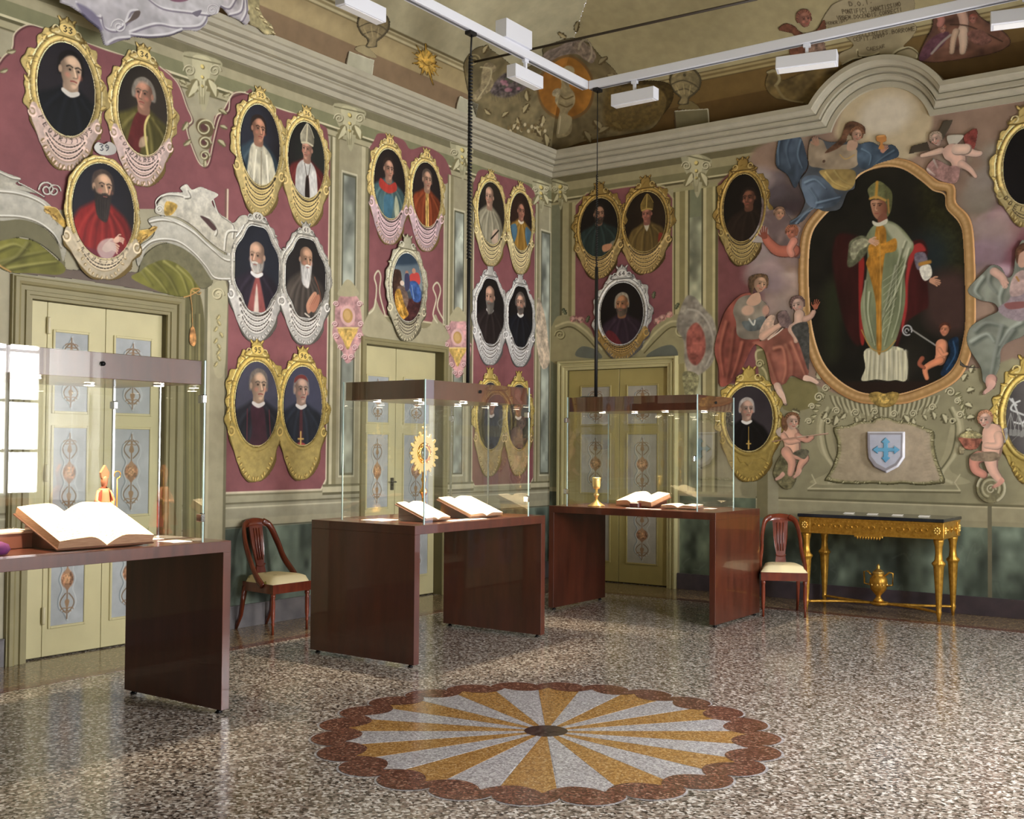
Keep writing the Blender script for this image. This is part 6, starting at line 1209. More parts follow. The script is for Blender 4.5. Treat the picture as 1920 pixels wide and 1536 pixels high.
def ffoot(A, x, y, r, ang, c=FLP):
    f = lambda u, v: (x+r*(u*math.cos(ang)-v*math.sin(ang)), y-r*(u*math.sin(ang)+v*math.cos(ang)))
    A.P([f(-.9, .35), f(0, .42), f(.9, .12), f(1.1, -.12), f(.9, -.3), f(0, -.2), f(-.5, -.3), f(-.95, -.25)], c, gr=(0, 1, shade(c, 1.1)))
    for i in range(4): A.K([f(.85+.05*i, -.22+.1*i), f(1.12, -.18+.08*i)], r*.10, shade(c, .62), al=.7)
def fface(A, x, y, h, d=1, tilt=0., c=FL, hair=(92, 56, 38), curls=True, baby=False):
    """head: x,y centre, h half height (photo units), d where it looks, tilt in radians"""
    ct, st_ = math.cos(tilt), math.sin(tilt); f = lambda u, v: (x+h*(u*ct+v*st_), y-h*(v*ct-u*st_))
    F = lambda L: [f(u, v) for u, v in L]; B_ = .08 if baby else 0
    A.P(F([(-.85, -.3), (-.92, .4), (-.6, 1.0), (0, 1.2), (.62, 1.0), (.9, .35), (.8, -.3), (.4, -.2), (-.4, -.2)]), hair, tex=.4, tf=(50, 40), soft=.012)
    A.P(F([(-.66, .3), (-.4, .82), (.1, .92), (.55, .7), (.68, .25), (.62, -.3-B_), (.36, -.78), (.05, -.95), (-.25, -.82), (-.58, -.4-B_)]), c, gr=(-d, .3, shade(c, .7)), soft=.008)
    X = .2*d
    for sx in (-1, 1):
        e = X+sx*.26; A.E(f(e, .08), h*.15, h*.09, shade(c, .58), soft=.006, al=.85); A.E(f(e, .06), h*.06, h*.055, (40, 26, 22), soft=.003); A.K(F([(e-.17, .24), (e, .32), (e+.17, .25)]), h*.06, shade(c, .5), al=.8)
        A.E(f(X+sx*.36, -.26), h*.17, h*.14, (222, 128, 110), soft=.012, al=.55)
    A.K(F([(X, .16), (X+.1*d, -.12), (X+.12*d, -.22)]), h*.10, shade(c, 1.18), al=.85); A.K(F([(X+.2*d, .05), (X+.2*d, -.25), (X, -.3)]), h*.06, shade(c, .6), al=.8)
    A.K(F([(X-.15, -.50), (X, -.54), (X+.15, -.50)]), h*.09, (168, 74, 64)); A.E(f(X*.2, .58), h*.3, h*.18, shade(c, 1.15), soft=.015, al=.6)
    A.P(F([(-.68, .25), (-.62, .8), (-.1, 1.12), (.4, 1.05), (.7, .6), (.66, .35), (.4, .68), (0, .8), (-.4, .62)]), hair, tex=.4, tf=(60, 60), soft=.008)
    if curls:
        r = random.Random(int(x)); 
        for i in range(9): a = math.radians(20+150*i/8); A.K([f(.8*math.cos(a)+.16*math.cos(v), .82*math.sin(a)+.15+.16*math.sin(v)) for v in np.linspace(0, 4.5, 6)], h*.07, shade(hair, r.uniform(1.2, 1.7)), al=.8)
def folds(A, L, lit, dk, w=3, al=.75):
    for i, p in enumerate(L): A.K([(x+w*.9, y+w*.7) for x, y in p], w*1.7, dk, al=.6, soft=w*A.o[2]*A.mpp(p[0])*1.5, taper=True); A.K(p, w*1.35, lit if i % 2 == 0 else shade(lit, .8), al=.85, soft=w*A.o[2]*A.mpp(p[0])*1.1, taper=True)
def fresco(name, label, cat, box, off, draw, res=.005, pl='R', o=(1240, 300, .3542), m_=None, hole=None, thick=.0015):
    A = Art(Plane(pl, off), box, res, o=(0, 0, 1)); A.o = o; draw(A); return tag(A.mesh(name, None, m_ or PAINT, hole=hole(A) if hole else None, thick=thick), label, cat)
# ---- the great bishop picture
INNER = [(1190, 30), (1290, 50), (1380, 110), (1440, 160), (1500, 182), (1512, 255), (1580, 335), (1602, 450), (1612, 800), (1600, 950), (1560, 1080), (1480, 1160), (1300, 1232), (1180, 1242), (1050, 1230), (930, 1160), (850, 1060), (800, 900), (780, 700), (780, 500), (800, 380), (860, 295), (940, 220), (1010, 120), (1080, 60)]
MID = [(1190, 14), (1300, 26), (1395, 85), (1450, 132), (1528, 152), (1538, 240), (1606, 318), (1630, 450), (1638, 800), (1626, 960), (1582, 1098), (1496, 1182), (1310, 1260), (1180, 1268), (1044, 1258), (915, 1184), (828, 1075), (776, 905), (754, 700), (756, 495), (778, 372), (845, 280), (925, 205), (992, 105), (1068, 44)]
gb = thing('framed_painting', 'huge arched painting of a standing bishop in mitre and pale green cope', 'painting', tuple(float(v) for v in at(1665, 530, 1, YR-.01)))
gb.location.y = YR-.004
A = Art(Plane('R', .007), (1500, 295, 1830, 765), .006); A.o = (1240, 300, .3542)
A.P(INNER, (25, 23, 18), sm=True, tex=.5, tf=(3, 3)); A.cut = False
A.P([(1380, 130), (1500, 250), (1600, 400), (1600, 620), (1480, 560), (1420, 420)], (44, 42, 16), soft=.2, tex=.4); A.E((1430, 500), 110, 130, (28, 40, 46), soft=.2, al=.8); A.P([(1400, 640), (1600, 600), (1610, 900), (1420, 880)], (66, 44, 40), soft=.15)
A.P([(860, 700), (960, 640), (940, 1000), (880, 1040)], (38, 42, 24), soft=.15); A.P([(860, 1175), (1480, 1170), (1400, 1225), (1180, 1245), (980, 1220)], (36, 22, 16), soft=.03, sm=False)
# red mantle behind
A.P([(930, 400), (1010, 395), (1060, 430), (1080, 560), (1060, 760), (1050, 980), (980, 900), (930, 700), (905, 520)], (50, 15, 15), soft=.03, tex=.3, tf=(14, 3)); A.P([(1045, 520), (1075, 540), (1062, 760), (1075, 960), (1050, 930)], (150, 34, 30), soft=.015)
A.P([(1300, 470), (1330, 430), (1385, 425), (1410, 480), (1400, 560), (1415, 760), (1380, 800), (1300, 860), (1260, 960), (1240, 1000), (1260, 760)], (64, 18, 19), soft=.02, tex=.3, tf=(14, 3)); A.P([(1300, 560), (1320, 470), (1370, 440), (1400, 480), (1350, 500), (1310, 620), (1300, 800), (1270, 900)], (166, 44, 42), soft=.015)
# alb
A.P([(1085, 1000), (1280, 1000), (1300, 1160), (1240, 1165), (1200, 1170), (1140, 1162), (1060, 1168), (1080, 1100)], (196, 192, 158), tex=.25, tf=(40, 4)); folds(A, [[(1100+24*i, 1010), (1096+25*i, 1090), (1090+26*i, 1160)] for i in range(9)], (226, 222, 192), (122, 116, 88), 8)
# cope, pale green
A.P([(1120, 350), (1190, 320), (1260, 350), (1320, 420), (1335, 470), (1290, 560), (1290, 760), (1240, 960), (1180, 1018), (1110, 1000), (1070, 900), (1055, 760), (1085, 620), (1090, 480), (1080, 420)], (126, 134, 98), soft=.01, tex=.18, tf=(16, 4), gr=(1, 0, (104, 112, 78)))
A.P([(1000, 430), (1060, 400), (1110, 430), (1080, 500), (1020, 560), (985, 560), (990, 480)], (96, 98, 72), soft=.015, tex=.3); A.P([(1180, 340), (1240, 345), (1310, 420), (1330, 450), (1280, 520), (1230, 430)], (166, 168, 138), soft=.03)
folds(A, [[(1290, 430), (1250, 560), (1230, 760), (1180, 980)], [(1270, 470), (1235, 620), (1200, 820)], [(1310, 470), (1275, 620), (1260, 800), (1220, 940)], [(1240, 560), (1190, 760), (1150, 900)], [(1290, 560), (1240, 700), (1190, 800)], [(1080, 640), (1075, 800), (1110, 960)], [(1100, 700), (1095, 820), (1130, 980)]], (198, 200, 168), (74, 80, 52), 7)
for i in range(9): A.K([(1290-9*i, 520+42*i), (1240-9*i, 590+40*i), (1175, 640+38*i)], 3.2, (204, 204, 172), al=.5)
# orphrey: gold column and cross bar
A.P([(1140, 350), (1185, 360), (1190, 450), (1175, 560), (1165, 700), (1165, 1000), (1140, 1000), (1135, 760), (1100, 600), (1085, 540), (1120, 470)], (170, 112, 28), soft=.008, tex=.25, tf=(30, 12)); A.P([(1100, 450), (1180, 440), (1240, 415), (1242, 478), (1185, 495), (1110, 520)], (186, 124, 32), soft=.008, tex=.2)
A.K([(1150, 380), (1160, 600), (1152, 980)], 6, (206, 156, 70), al=.6); A.K([(1060, 900), (1110, 995), (1180, 1012), (1240, 955)], 6, (170, 130, 60))
# gold braid of mitre and face
A.P([(1100, 190), (1095, 150), (1145, 112), (1190, 135), (1222, 180), (1215, 270), (1190, 300), (1180, 215), (1110, 205)], (122, 124, 78), soft=.006, gr=(1, 0, (84, 86, 50)), tex=.2); A.K([(1142, 118), (1136, 200)], 15, (188, 136, 44)); A.K([(1105, 205), (1140, 196), (1185, 214)], 13, (188, 140, 60)); A.K([(1200, 210), (1205, 280)], 8, (166, 120, 50))
A.P([(1112, 215), (1180, 218), (1196, 270), (1180, 300), (1150, 316), (1128, 300), (1114, 265)], (186, 132, 100), gr=(1, 0, (112, 62, 44))); A.P([(1150, 300), (1190, 280), (1192, 330), (1150, 335)], (128, 76, 58))
A.K([(1116, 232), (1134, 228)], 4, (52, 34, 24)); A.K([(1146, 230), (1168, 233)], 4.5, (52, 34, 24)); A.E((1126, 240), 5, 3, (40, 26, 22)); A.E((1156, 241), 5.5, 3.2, (40, 26, 22)); A.K([(1138, 236), (1133, 262), (1142, 266)], 4, (214, 164, 130)); A.K([(1130, 283), (1148, 284)], 4, (140, 60, 50)); A.E((1136, 222), 14, 7, (214, 164, 130), soft=.02, al=.7)
A.P([(1118, 322), (1150, 332), (1195, 312), (1192, 336), (1150, 352), (1122, 342)], (206, 202, 180))
# arms and hands
A.P([(1010, 440), (1060, 415), (1095, 425), (1090, 455), (1050, 480), (1020, 530), (1000, 500)], (150, 148, 118), soft=.01, tex=.3); fhand(A, 1112, 430, 26, -.35, (206, 156, 128))
A.P([(1340, 500), (1390, 490), (1410, 530), (1400, 560), (1355, 580)], (104, 96, 110), soft=.01, tex=.3); A.K([(1370, 552), (1420, 540)], 20, (176, 120, 40)); A.P([(1368, 570), (1420, 555), (1432, 610), (1400, 640), (1378, 620)], (206, 202, 186), tex=.2); fhand(A, 1435, 640, 28, -.35, (196, 140, 108))
# crozier
A.K([(1320, 895), (1480, 1000)], 7, (150, 148, 140)); A.K(arc(1302, 902, 24, 26, -20, 300, 14), 7, (176, 176, 176)); A.K(arc(1300, 904, 10, 11, 0, 270, 8), 5, (176, 176, 176))
# child angel in blue
A.P([(1520, 960), (1570, 940), (1570, 1040), (1550, 1130), (1480, 1140), (1500, 1080), (1530, 1020)], (18, 40, 66), tex=.4, soft=.01); A.K([(1545, 960), (1555, 1030), (1510, 1110)], 7, (50, 92, 132), al=.8)
limb(A, [(1480, 975), (1478, 1030), (1470, 1060)], 52, 46, (206, 130, 92)); limb(A, [(1475, 1060), (1420, 1085), (1395, 1110), (1405, 1155)], 36, 18, (206, 124, 84)); limb(A, [(1470, 1000), (1490, 1030), (1510, 1025)], 18, 14, (206, 130, 92)); limb(A, [(1380, 1050), (1365, 1080), (1390, 1100)], 22, 14, (150, 78, 54)); fface(A, 1500, 900, 34, -1, .2, (206, 128, 90), (66, 34, 22))
A.a[:] = 0; A.cut = True
B_ = Art(Plane('R', .007), (1500, 295, 1830, 765), .006); B_.o = A.o; B_.P(INNER, (0, 0, 0)); A.a = B_.a; A.mesh('picture', gb, OILPAINT)
A = Art(Plane('R', .009), (1495, 288, 1840, 775), .0055); A.o = (1240, 300, .3542); cl = MID+[MID[0]]
Q = [tuple(p) for p in spline(MID, True, 5)]; Q.append(Q[0])
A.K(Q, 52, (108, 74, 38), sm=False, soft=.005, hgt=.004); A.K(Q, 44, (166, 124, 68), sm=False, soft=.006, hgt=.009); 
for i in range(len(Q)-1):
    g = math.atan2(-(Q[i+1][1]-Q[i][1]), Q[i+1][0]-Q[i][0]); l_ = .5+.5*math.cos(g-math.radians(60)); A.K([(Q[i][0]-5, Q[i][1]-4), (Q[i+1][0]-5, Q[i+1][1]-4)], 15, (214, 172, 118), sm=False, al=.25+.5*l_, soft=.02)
Qi = [tuple(p) for p in spline(INNER, True, 5)]; Qi.append(Qi[0]); A.K(Qi, 9, (214, 168, 110), sm=False); Qo = [(1180+(x-1180)*1.055, 640+(y-640)*1.035) for x, y in Q]; A.K(Qo, 9, (206, 150, 90), sm=False)
for x, y in ((1180, 1268),):
    A.P([(1100, 1240), (1140, 1225), (1180, 1235), (1225, 1225), (1260, 1240), (1240, 1290), (1200, 1310), (1150, 1305), (1115, 1280)], (150, 122, 56), tex=.4, tf=(30, 30)); A.E((1180, 1265), 30, 26, (186, 154, 74), tex=.5, tf=(50, 50))
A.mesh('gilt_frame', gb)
# ---- figures round it
def blue_woman(A):
    A.o = (1400, 200, .2734)
    A.P([(200, 400), (210, 260), (240, 195), (310, 180), (370, 210), (400, 290), (420, 400), (380, 470), (330, 560), (280, 470)], (66, 80, 98), tex=.35, tf=(9, 6)); A.P([(430, 240), (480, 210), (560, 240), (700, 240), (800, 260), (900, 300), (880, 400), (760, 470), (740, 560), (690, 590), (640, 700), (540, 720), (460, 700), (380, 790), (290, 810), (360, 740), (400, 640), (360, 520), (420, 420)], (78, 84, 92), tex=.2, tf=(6, 6))
    A.P([(420, 300), (450, 230), (520, 230), (560, 300), (640, 270), (720, 260), (770, 330), (760, 400), (700, 430), (600, 440), (500, 420), (430, 400)], (150, 132, 110), tex=.2, tf=(9, 9), gr=(1, 0, (172, 152, 126)))
    A.P([(500, 440), (620, 430), (740, 440), (740, 530), (690, 575), (600, 560), (540, 500)], (160, 134, 74), tex=.3, tf=(9, 9)); folds(A, [[(540, 450), (600, 520), (690, 560)], [(600, 440), (650, 500), (720, 540)]], (220, 196, 120), (112, 88, 36), 9)
    A.P([(380, 500), (470, 470), (560, 520), (620, 600), (660, 600), (600, 680), (470, 700), (400, 640)], (84, 100, 120), tex=.35, tf=(6, 6)); folds(A, [[(400, 520), (470, 500), (540, 560)], [(430, 560), (480, 640), (460, 700)], [(480, 660), (560, 640), (640, 620)], [(300, 790), (380, 740), (440, 690)], [(340, 800), (420, 720), (520, 690)]], (136, 164, 190), (44, 56, 74), 11)
    A.P([(770, 270), (850, 240), (920, 270), (1000, 260), (1045, 310), (1030, 350), (940, 380), (880, 400), (800, 430), (760, 380)], (66, 84, 104), tex=.4, tf=(8, 8)); folds(A, [[(790, 290), (850, 330), (840, 400)], [(1010, 300), (930, 350), (870, 400)]], (120, 150, 176), (38, 54, 72), 9)
    folds(A, [[(230, 210), (215, 300), (220, 400)], [(300, 200), (270, 300), (300, 420)], [(370, 230), (350, 330), (380, 420)]], (112, 138, 162), (44, 56, 74), 11)
    A.P([(560, 290), (640, 220), (680, 120), (740, 100), (810, 140), (810, 190), (760, 170), (700, 190), (680, 240), (620, 290), (540, 320)], (104, 70, 50), tex=.4, tf=(20, 20)); A.P([(700, 230), (760, 240), (750, 290), (690, 300)], (196, 156, 130))
    fface(A, 755, 195, 50, 1, .25, (206, 160, 134), (108, 72, 50)); fhand(A, 480, 250, 34, 1.9, (176, 130, 106)); fhand(A, 935, 300, 30, .9, (196, 136, 112))
    A.P([(890, 200), (950, 195), (960, 235), (935, 250), (945, 290), (905, 290), (915, 250), (890, 235)], (196, 128, 62)); A.E((922, 200), 30, 8, (222, 160, 90)); A.K([(640, 330), (680, 360), (740, 330)], 7, (186, 150, 84)); A.E((530, 375), 10, 10, (90, 66, 52))
fresco('painted_woman', 'fresco of a woman in blue robes lifting a chalice above the large painting', 'fresco figure', (1445, 225, 1695, 430), .019, blue_woman)
def cross_cherub(A):
    A.o = (1400, 200, .2734)
    A.P([(1350, 95), (1415, 90), (1400, 130), (1330, 250), (1280, 240)], (82, 72, 58), sm=False); A.P([(1130, 270), (1240, 240), (1260, 300), (1110, 325)], (72, 62, 50), sm=False); A.P([(1370, 205), (1440, 190), (1490, 200), (1450, 250), (1400, 280)], (196, 188, 172)); A.P([(1490, 200), (1560, 150), (1585, 170), (1570, 260), (1550, 300), (1500, 260)], (140, 62, 56), tex=.3)
    limb(A, [(1330, 300), (1260, 320), (1200, 335)], 44, 24, (206, 170, 150)); limb(A, [(1400, 310), (1440, 340), (1450, 380)], 110, 90, (206, 164, 146)); limb(A, [(1480, 300), (1560, 320), (1600, 320)], 56, 30, (214, 176, 158)); limb(A, [(1470, 390), (1530, 430), (1570, 480)], 46, 20, (206, 166, 148)); limb(A, [(1440, 290), (1500, 290)], 70, 66, (214, 180, 160))
    A.P([(1230, 420), (1290, 360), (1380, 400), (1460, 420), (1440, 520), (1360, 520), (1260, 470)], (164, 122, 116), tex=.25); folds(A, [[(1240, 430), (1290, 470)], [(1280, 360), (1310, 420)]], (236, 226, 214), (110, 70, 64), 12); fface(A, 1300, 225, 50, -1, -.3, (214, 176, 158), (150, 130, 112))
fresco('painted_cherub', 'fresco of a winged cherub carrying a dark wooden cross, above the large painting', 'fresco figure', (1700, 220, 1845, 345), .019, cross_cherub)
def smallhead(A):
    A.P([(450, 200), (520, 190), (560, 260), (640, 260), (700, 330), (740, 360), (720, 420), (740, 520), (660, 500), (590, 500), (540, 430), (510, 390), (480, 320)], (124, 104, 102), tex=.35, tf=(7, 7)); A.K([(455, 210), (520, 196), (565, 262)], 14, (168, 154, 148), soft=.02, al=.7); A.K([(480, 320), (520, 290), (580, 330)], 14, (156, 142, 138), soft=.02, al=.6); A.E((600, 330), 60, 60, (112, 92, 92), soft=.05, al=.8); A.P([(465, 390), (500, 350), (560, 360), (560, 430), (520, 440), (470, 430)], (176, 166, 160), soft=.02)
    fface(A, 625, 285, 34, 1, .1, (196, 146, 112), (112, 84, 66)); limb(A, [(700, 480), (620, 480), (570, 440), (550, 410)], 60, 36, (176, 96, 76)); fhand(A, 545, 400, 32, 1.7, (140, 70, 54)); fface(A, 690, 385, 38, -1, .2, (190, 112, 84), (132, 78, 54)); limb(A, [(700, 430), (680, 470), (690, 500)], 40, 30, (206, 132, 112))
fresco('painted_cherub', 'fresco of two ruddy cherubs, one with raised spread hand, left of the large painting', 'fresco figure', (1398, 368, 1505, 488), .016, smallhead)
def mother(A):
    A.o = (1320, 500, .2734)
    A.P([(110, 400), (150, 300), (240, 200), (330, 180), (360, 250), (400, 330), (400, 480), (330, 560), (260, 700), (180, 800), (110, 820), (100, 700), (70, 560)], (136, 70, 58), tex=.4, tf=(7, 7)); folds(A, [[(150, 380), (110, 560), (130, 740)], [(200, 420), (180, 600), (150, 780)], [(260, 520), (230, 640), (190, 760)]], (190, 108, 84), (84, 36, 30), 16)
    A.P([(200, 300), (240, 220), (320, 195), (400, 230), (440, 280), (420, 360), (460, 400), (430, 480), (300, 500), (230, 470), (220, 380)], (138, 128, 112), tex=.22, tf=(9, 9))
    A.P([(330, 520), (420, 500), (560, 420), (620, 440), (650, 520), (700, 640), (720, 720), (690, 780), (600, 750), (560, 800), (500, 820), (460, 790), (430, 640), (400, 560)], (150, 88, 72), tex=.35, tf=(7, 7)); folds(A, [[(480, 560), (540, 560), (560, 700), (540, 790)], [(430, 600), (470, 720), (500, 800)], [(600, 520), (650, 640), (690, 740)], [(560, 540), (600, 640), (600, 740)]], (206, 132, 104), (106, 50, 40), 16)
    A.E((300, 300), 44, 36, (206, 166, 140), soft=.02); A.E((425, 300), 26, 36, (196, 146, 124), soft=.02); A.P([(330, 190), (380, 180), (390, 240), (340, 270), (290, 250)], (206, 162, 134)); A.P([(260, 380), (330, 370), (400, 340), (440, 380), (390, 430), (300, 440)], (96, 104, 104), tex=.3, tf=(14, 14)); A.K([(310, 360), (340, 400), (350, 370)], 12, (206, 206, 196))
    A.P([(380, 450), (440, 340), (490, 340), (480, 400), (530, 400), (500, 450), (420, 500)], (206, 170, 146), tex=.2); limb(A, [(400, 480), (470, 430), (520, 400)], 50, 30, (206, 164, 140)); A.K([(440, 500), (500, 460), (540, 425)], 10, (226, 206, 186))
    A.P([(310, 80), (360, 50), (430, 55), (440, 100), (400, 90), (360, 110), (330, 190), (310, 150)], (98, 74, 52), tex=.4); fface(A, 385, 120, 62, 1, .25, (206, 162, 128), (104, 78, 54), False)
    A.P([(500, 330), (560, 300), (600, 380), (600, 420), (530, 410)], (120, 98, 96), tex=.3); fface(A, 645, 265, 58, -1, -.2, (206, 170, 152), (92, 70, 66)); limb(A, [(650, 330), (640, 390), (600, 420)], 70, 40, (196, 160, 140)); limb(A, [(600, 430), (630, 480), (630, 510)], 50, 26, (196, 158, 136)); limb(A, [(690, 360), (730, 340), (750, 310)], 40, 30, (186, 146, 126)); A.P([(600, 420), (680, 380), (720, 420), (720, 700), (690, 640), (650, 520)], (72, 72, 68), tex=.3, soft=.01)
    fhand(A, 765, 275, 34, 1.3, (168, 92, 66)); ffoot(A, 735, 780, 58, -.3, (216, 180, 160)); limb(A, [(500, 820), (530, 880)], 50, 40, (206, 172, 152)); ffoot(A, 535, 895, 56, -1.0, (214, 178, 158))
fresco('painted_mother_and_children', 'fresco of a mother in red skirt with children, left of the large painting', 'fresco figure', (1335, 508, 1545, 768), .019, mother)
def teal_woman(A):
    A.P([(1620, 690), (1700, 600), (1750, 555), (1800, 570), (1830, 620), (1860, 600), (1880, 480), (1925, 440), (1925, 800), (1925, 920), (1850, 960), (1800, 1000), (1790, 1100), (1740, 1180), (1700, 1170), (1690, 1100), (1640, 1020), (1615, 950), (1640, 880), (1720, 830), (1780, 800), (1760, 760), (1680, 740)], (120, 126, 112), tex=.2, tf=(6, 6), gr=(0, 1, (136, 140, 126)))
    folds(A, [[(1700, 620), (1660, 690), (1690, 730)], [(1750, 570), (1730, 640), (1770, 700)], [(1820, 640), (1790, 720), (1800, 780)], [(1660, 900), (1720, 860), (1820, 880)], [(1640, 960), (1720, 920), (1760, 960)], [(1800, 880), (1770, 1000), (1740, 1150)], [(1900, 860), (1840, 900), (1790, 980)], [(1860, 900), (1820, 960), (1780, 1040)]], (176, 184, 172), (62, 70, 62), 14)
    A.P([(1780, 790), (1840, 740), (1860, 690), (1925, 680), (1925, 840), (1840, 840)], (150, 132, 140), tex=.15, soft=.01); A.P([(1820, 760), (1925, 750), (1925, 780), (1840, 790)], (140, 84, 82), soft=.008); A.P([(1850, 650), (1880, 600), (1925, 590), (1925, 700), (1850, 720)], (176, 148, 142), tex=.15)
    limb(A, [(1760, 590), (1800, 620), (1815, 650)], 40, 34, (190, 150, 132)); fhand(A, 1812, 648, 22, -1.2, (206, 160, 140)); A.P([(1885, 480), (1925, 470), (1925, 560), (1890, 560)], (196, 150, 128)); A.P([(1870, 490), (1895, 450), (1925, 440), (1925, 475), (1895, 500), (1885, 550)], (104, 66, 46), tex=.4); A.K([(1880, 620), (1892, 640)], 10, (176, 124, 60))
    limb(A, [(1745, 1160), (1740, 1190)], 50, 44, (196, 146, 130)); ffoot(A, 1735, 1205, 44, -2.2, (206, 160, 144)); A.K([(1560, 1040), (1600, 1090), (1680, 1100)], 22, (92, 84, 74), taper=True)
fresco('painted_woman', 'fresco of a seated woman in grey green robes at the right edge', 'fresco figure', (1800, 448, 1921, 742), .019, teal_woman)
def cherub_flute(A):
    A.o = (1320, 500, .2734)
    A.P([(480, 1380), (520, 1300), (560, 1280), (620, 1400), (640, 1440), (600, 1520), (540, 1520), (480, 1440)], (112, 106, 72), tex=.4); limb(A, [(590, 1150), (600, 1230), (600, 1270)], 110, 96, (214, 166, 140)); limb(A, [(560, 1270), (600, 1340), (590, 1420)], 70, 34, (206, 150, 126)); limb(A, [(640, 1290), (690, 1310), (660, 1360), (640, 1420)], 62, 30, (206, 150, 126)); limb(A, [(540, 1160), (580, 1200), (650, 1190)], 44, 28, (206, 154, 130)); limb(A, [(640, 1160), (700, 1190), (740, 1170)], 40, 26, (196, 140, 118)); A.P([(610, 1280), (680, 1250), (720, 1270), (690, 1320), (640, 1300)], (100, 96, 76), tex=.3)
    ffoot(A, 520, 1440, 40, -2.4, (206, 156, 136)); ffoot(A, 640, 1420, 40, -2.2, (206, 156, 136)); A.K([(470, 1200), (620, 1175), (850, 1145)], 11, (176, 132, 110)); A.K([(640, 1168), (850, 1140)], 5, (206, 186, 160)); fface(A, 605, 1065, 58, 1, .05, (216, 176, 152), (112, 76, 50)); A.P([(540, 1020), (530, 1090), (560, 1130), (575, 1090)], (112, 76, 50), tex=.4); A.P([(490, 1130), (530, 1100), (520, 1170)], (186, 170, 156))
fresco('painted_cherub', 'fresco of a seated cherub playing a long flute, left of the shield cartouche', 'fresco figure', (1445, 765, 1560, 920), .018, cherub_flute)
def cherub_basket(A):
    A.o = (1560, 700, .1875)
    A.P([(1690, 600), (1750, 540), (1760, 640), (1720, 700)], (158, 160, 158), tex=.2); A.E((1590, 1160), 150, 140, (128, 122, 88), tex=.2); A.K(arc(1590, 1150, 140, 140, -60, 170, 14), 26, (190, 184, 150)); A.K(arc(1590, 1150, 85, 85, -30, 250, 14), 18, (176, 170, 134)); A.K(arc(1590, 1150, 110, 110, -30, 250, 14), 8, (84, 78, 52)); curl(A, 1590, 1160, 50, (190, 184, 150), 12)
    limb(A, [(1600, 600), (1590, 720), (1580, 800)], 190, 160, (216, 168, 144)); limb(A, [(1470, 830), (1420, 870), (1430, 960), (1510, 1010)], 110, 70, (196, 130, 110)); limb(A, [(1580, 860), (1600, 960), (1670, 1060)], 120, 60, (216, 168, 146)); ffoot(A, 1665, 1100, 70, -2.4, (206, 146, 126)); limb(A, [(1660, 620), (1660, 720), (1540, 720)], 80, 50, (216, 170, 146)); A.P([(1380, 820), (1480, 790), (1640, 790), (1680, 850), (1600, 880), (1500, 880), (1400, 870)], (140, 120, 96), tex=.3)
    A.P([(1270, 640), (1480, 650), (1490, 690), (1440, 760), (1340, 760), (1290, 700)], (156, 92, 72), tex=.4, tf=(30, 30)); A.P([(1280, 640), (1320, 590), (1400, 570), (1480, 600), (1490, 650)], (168, 158, 108), tex=.5, tf=(40, 40)); A.P([(1270, 720), (1330, 760), (1310, 820), (1270, 790)], (140, 128, 96), tex=.5); fface(A, 1535, 470, 90, -1, -.1, (222, 180, 158), (150, 104, 76), baby=True)
fresco('painted_cherub', 'fresco of a curly cherub holding a basket of flowers, right of the shield cartouche', 'fresco figure', (1795, 765, 1905, 950), .018, cherub_basket)
# ---- shield cartouche
def cart(A):
    A.o = (1560, 700, .1875)
    body = [(60, 560), (180, 540), (300, 500), (420, 500), (450, 470), (560, 465), (650, 500), (760, 510), (900, 560), (980, 600), (985, 720), (1010, 850), (1050, 960), (1080, 1060), (1000, 1080), (850, 1090), (700, 1075), (560, 1085), (420, 1075), (250, 1080), (100, 1070), (0, 1050), (-20, 1040), (40, 940), (90, 800), (90, 680)]
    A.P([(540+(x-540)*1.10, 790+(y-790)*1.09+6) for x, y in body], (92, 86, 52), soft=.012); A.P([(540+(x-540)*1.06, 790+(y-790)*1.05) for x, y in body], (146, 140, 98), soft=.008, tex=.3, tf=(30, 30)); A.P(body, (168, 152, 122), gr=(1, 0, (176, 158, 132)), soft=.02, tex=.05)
    r = random.Random(9); n = len(body)
    for i in range(60):
        k = r.randrange(n); t = r.random(); a, b = body[k], body[(k+1) % n]; x, y = a[0]+(b[0]-a[0])*t, a[1]+(b[1]-a[1])*t; g = math.degrees(math.atan2(-(y-790), x-540)); leaf(A, x, y, r.uniform(24, 42), g+r.uniform(-40, 40), (196, 190, 146), (96, 90, 56), .4)
    for i in range(26): t = i/25; x = 60+930*(i % 2); y = 600+430*t; A.K([(x+(8 if i % 2 == 0 else -8), y), (x+(70 if i % 2 == 0 else -70), y+12)], 5, (140, 126, 96), al=.5, taper=True)
sc1 = thing('shield_cartouche', 'painted ruffled cartouche with a raised silver shield bearing a blue cross, over the console', 'cartouche', tuple(float(v) for v in at(1661, 860, 1, YR-.02)))
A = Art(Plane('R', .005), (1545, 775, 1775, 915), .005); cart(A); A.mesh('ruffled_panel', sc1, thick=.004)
A = Art(Plane('R', .012), (1615, 800, 1705, 895), .004); A.o = (1560, 700, .1875)
sh = [(362, 590), (725, 590), (722, 740), (720, 840), (660, 930), (545, 990), (430, 935), (372, 850), (362, 740)]
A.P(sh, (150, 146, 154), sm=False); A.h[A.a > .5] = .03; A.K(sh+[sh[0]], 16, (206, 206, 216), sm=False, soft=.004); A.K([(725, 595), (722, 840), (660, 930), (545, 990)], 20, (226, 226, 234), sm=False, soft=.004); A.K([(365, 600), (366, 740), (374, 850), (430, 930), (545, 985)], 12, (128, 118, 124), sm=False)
A.P([(388, 615), (700, 615), (696, 740), (692, 830), (640, 900), (545, 950), (455, 900), (400, 830), (390, 740)], (180, 184, 202), sm=False, gr=(1, 0, (188, 192, 208))); A.mesh('shield', sc1, mat_=PAINT)
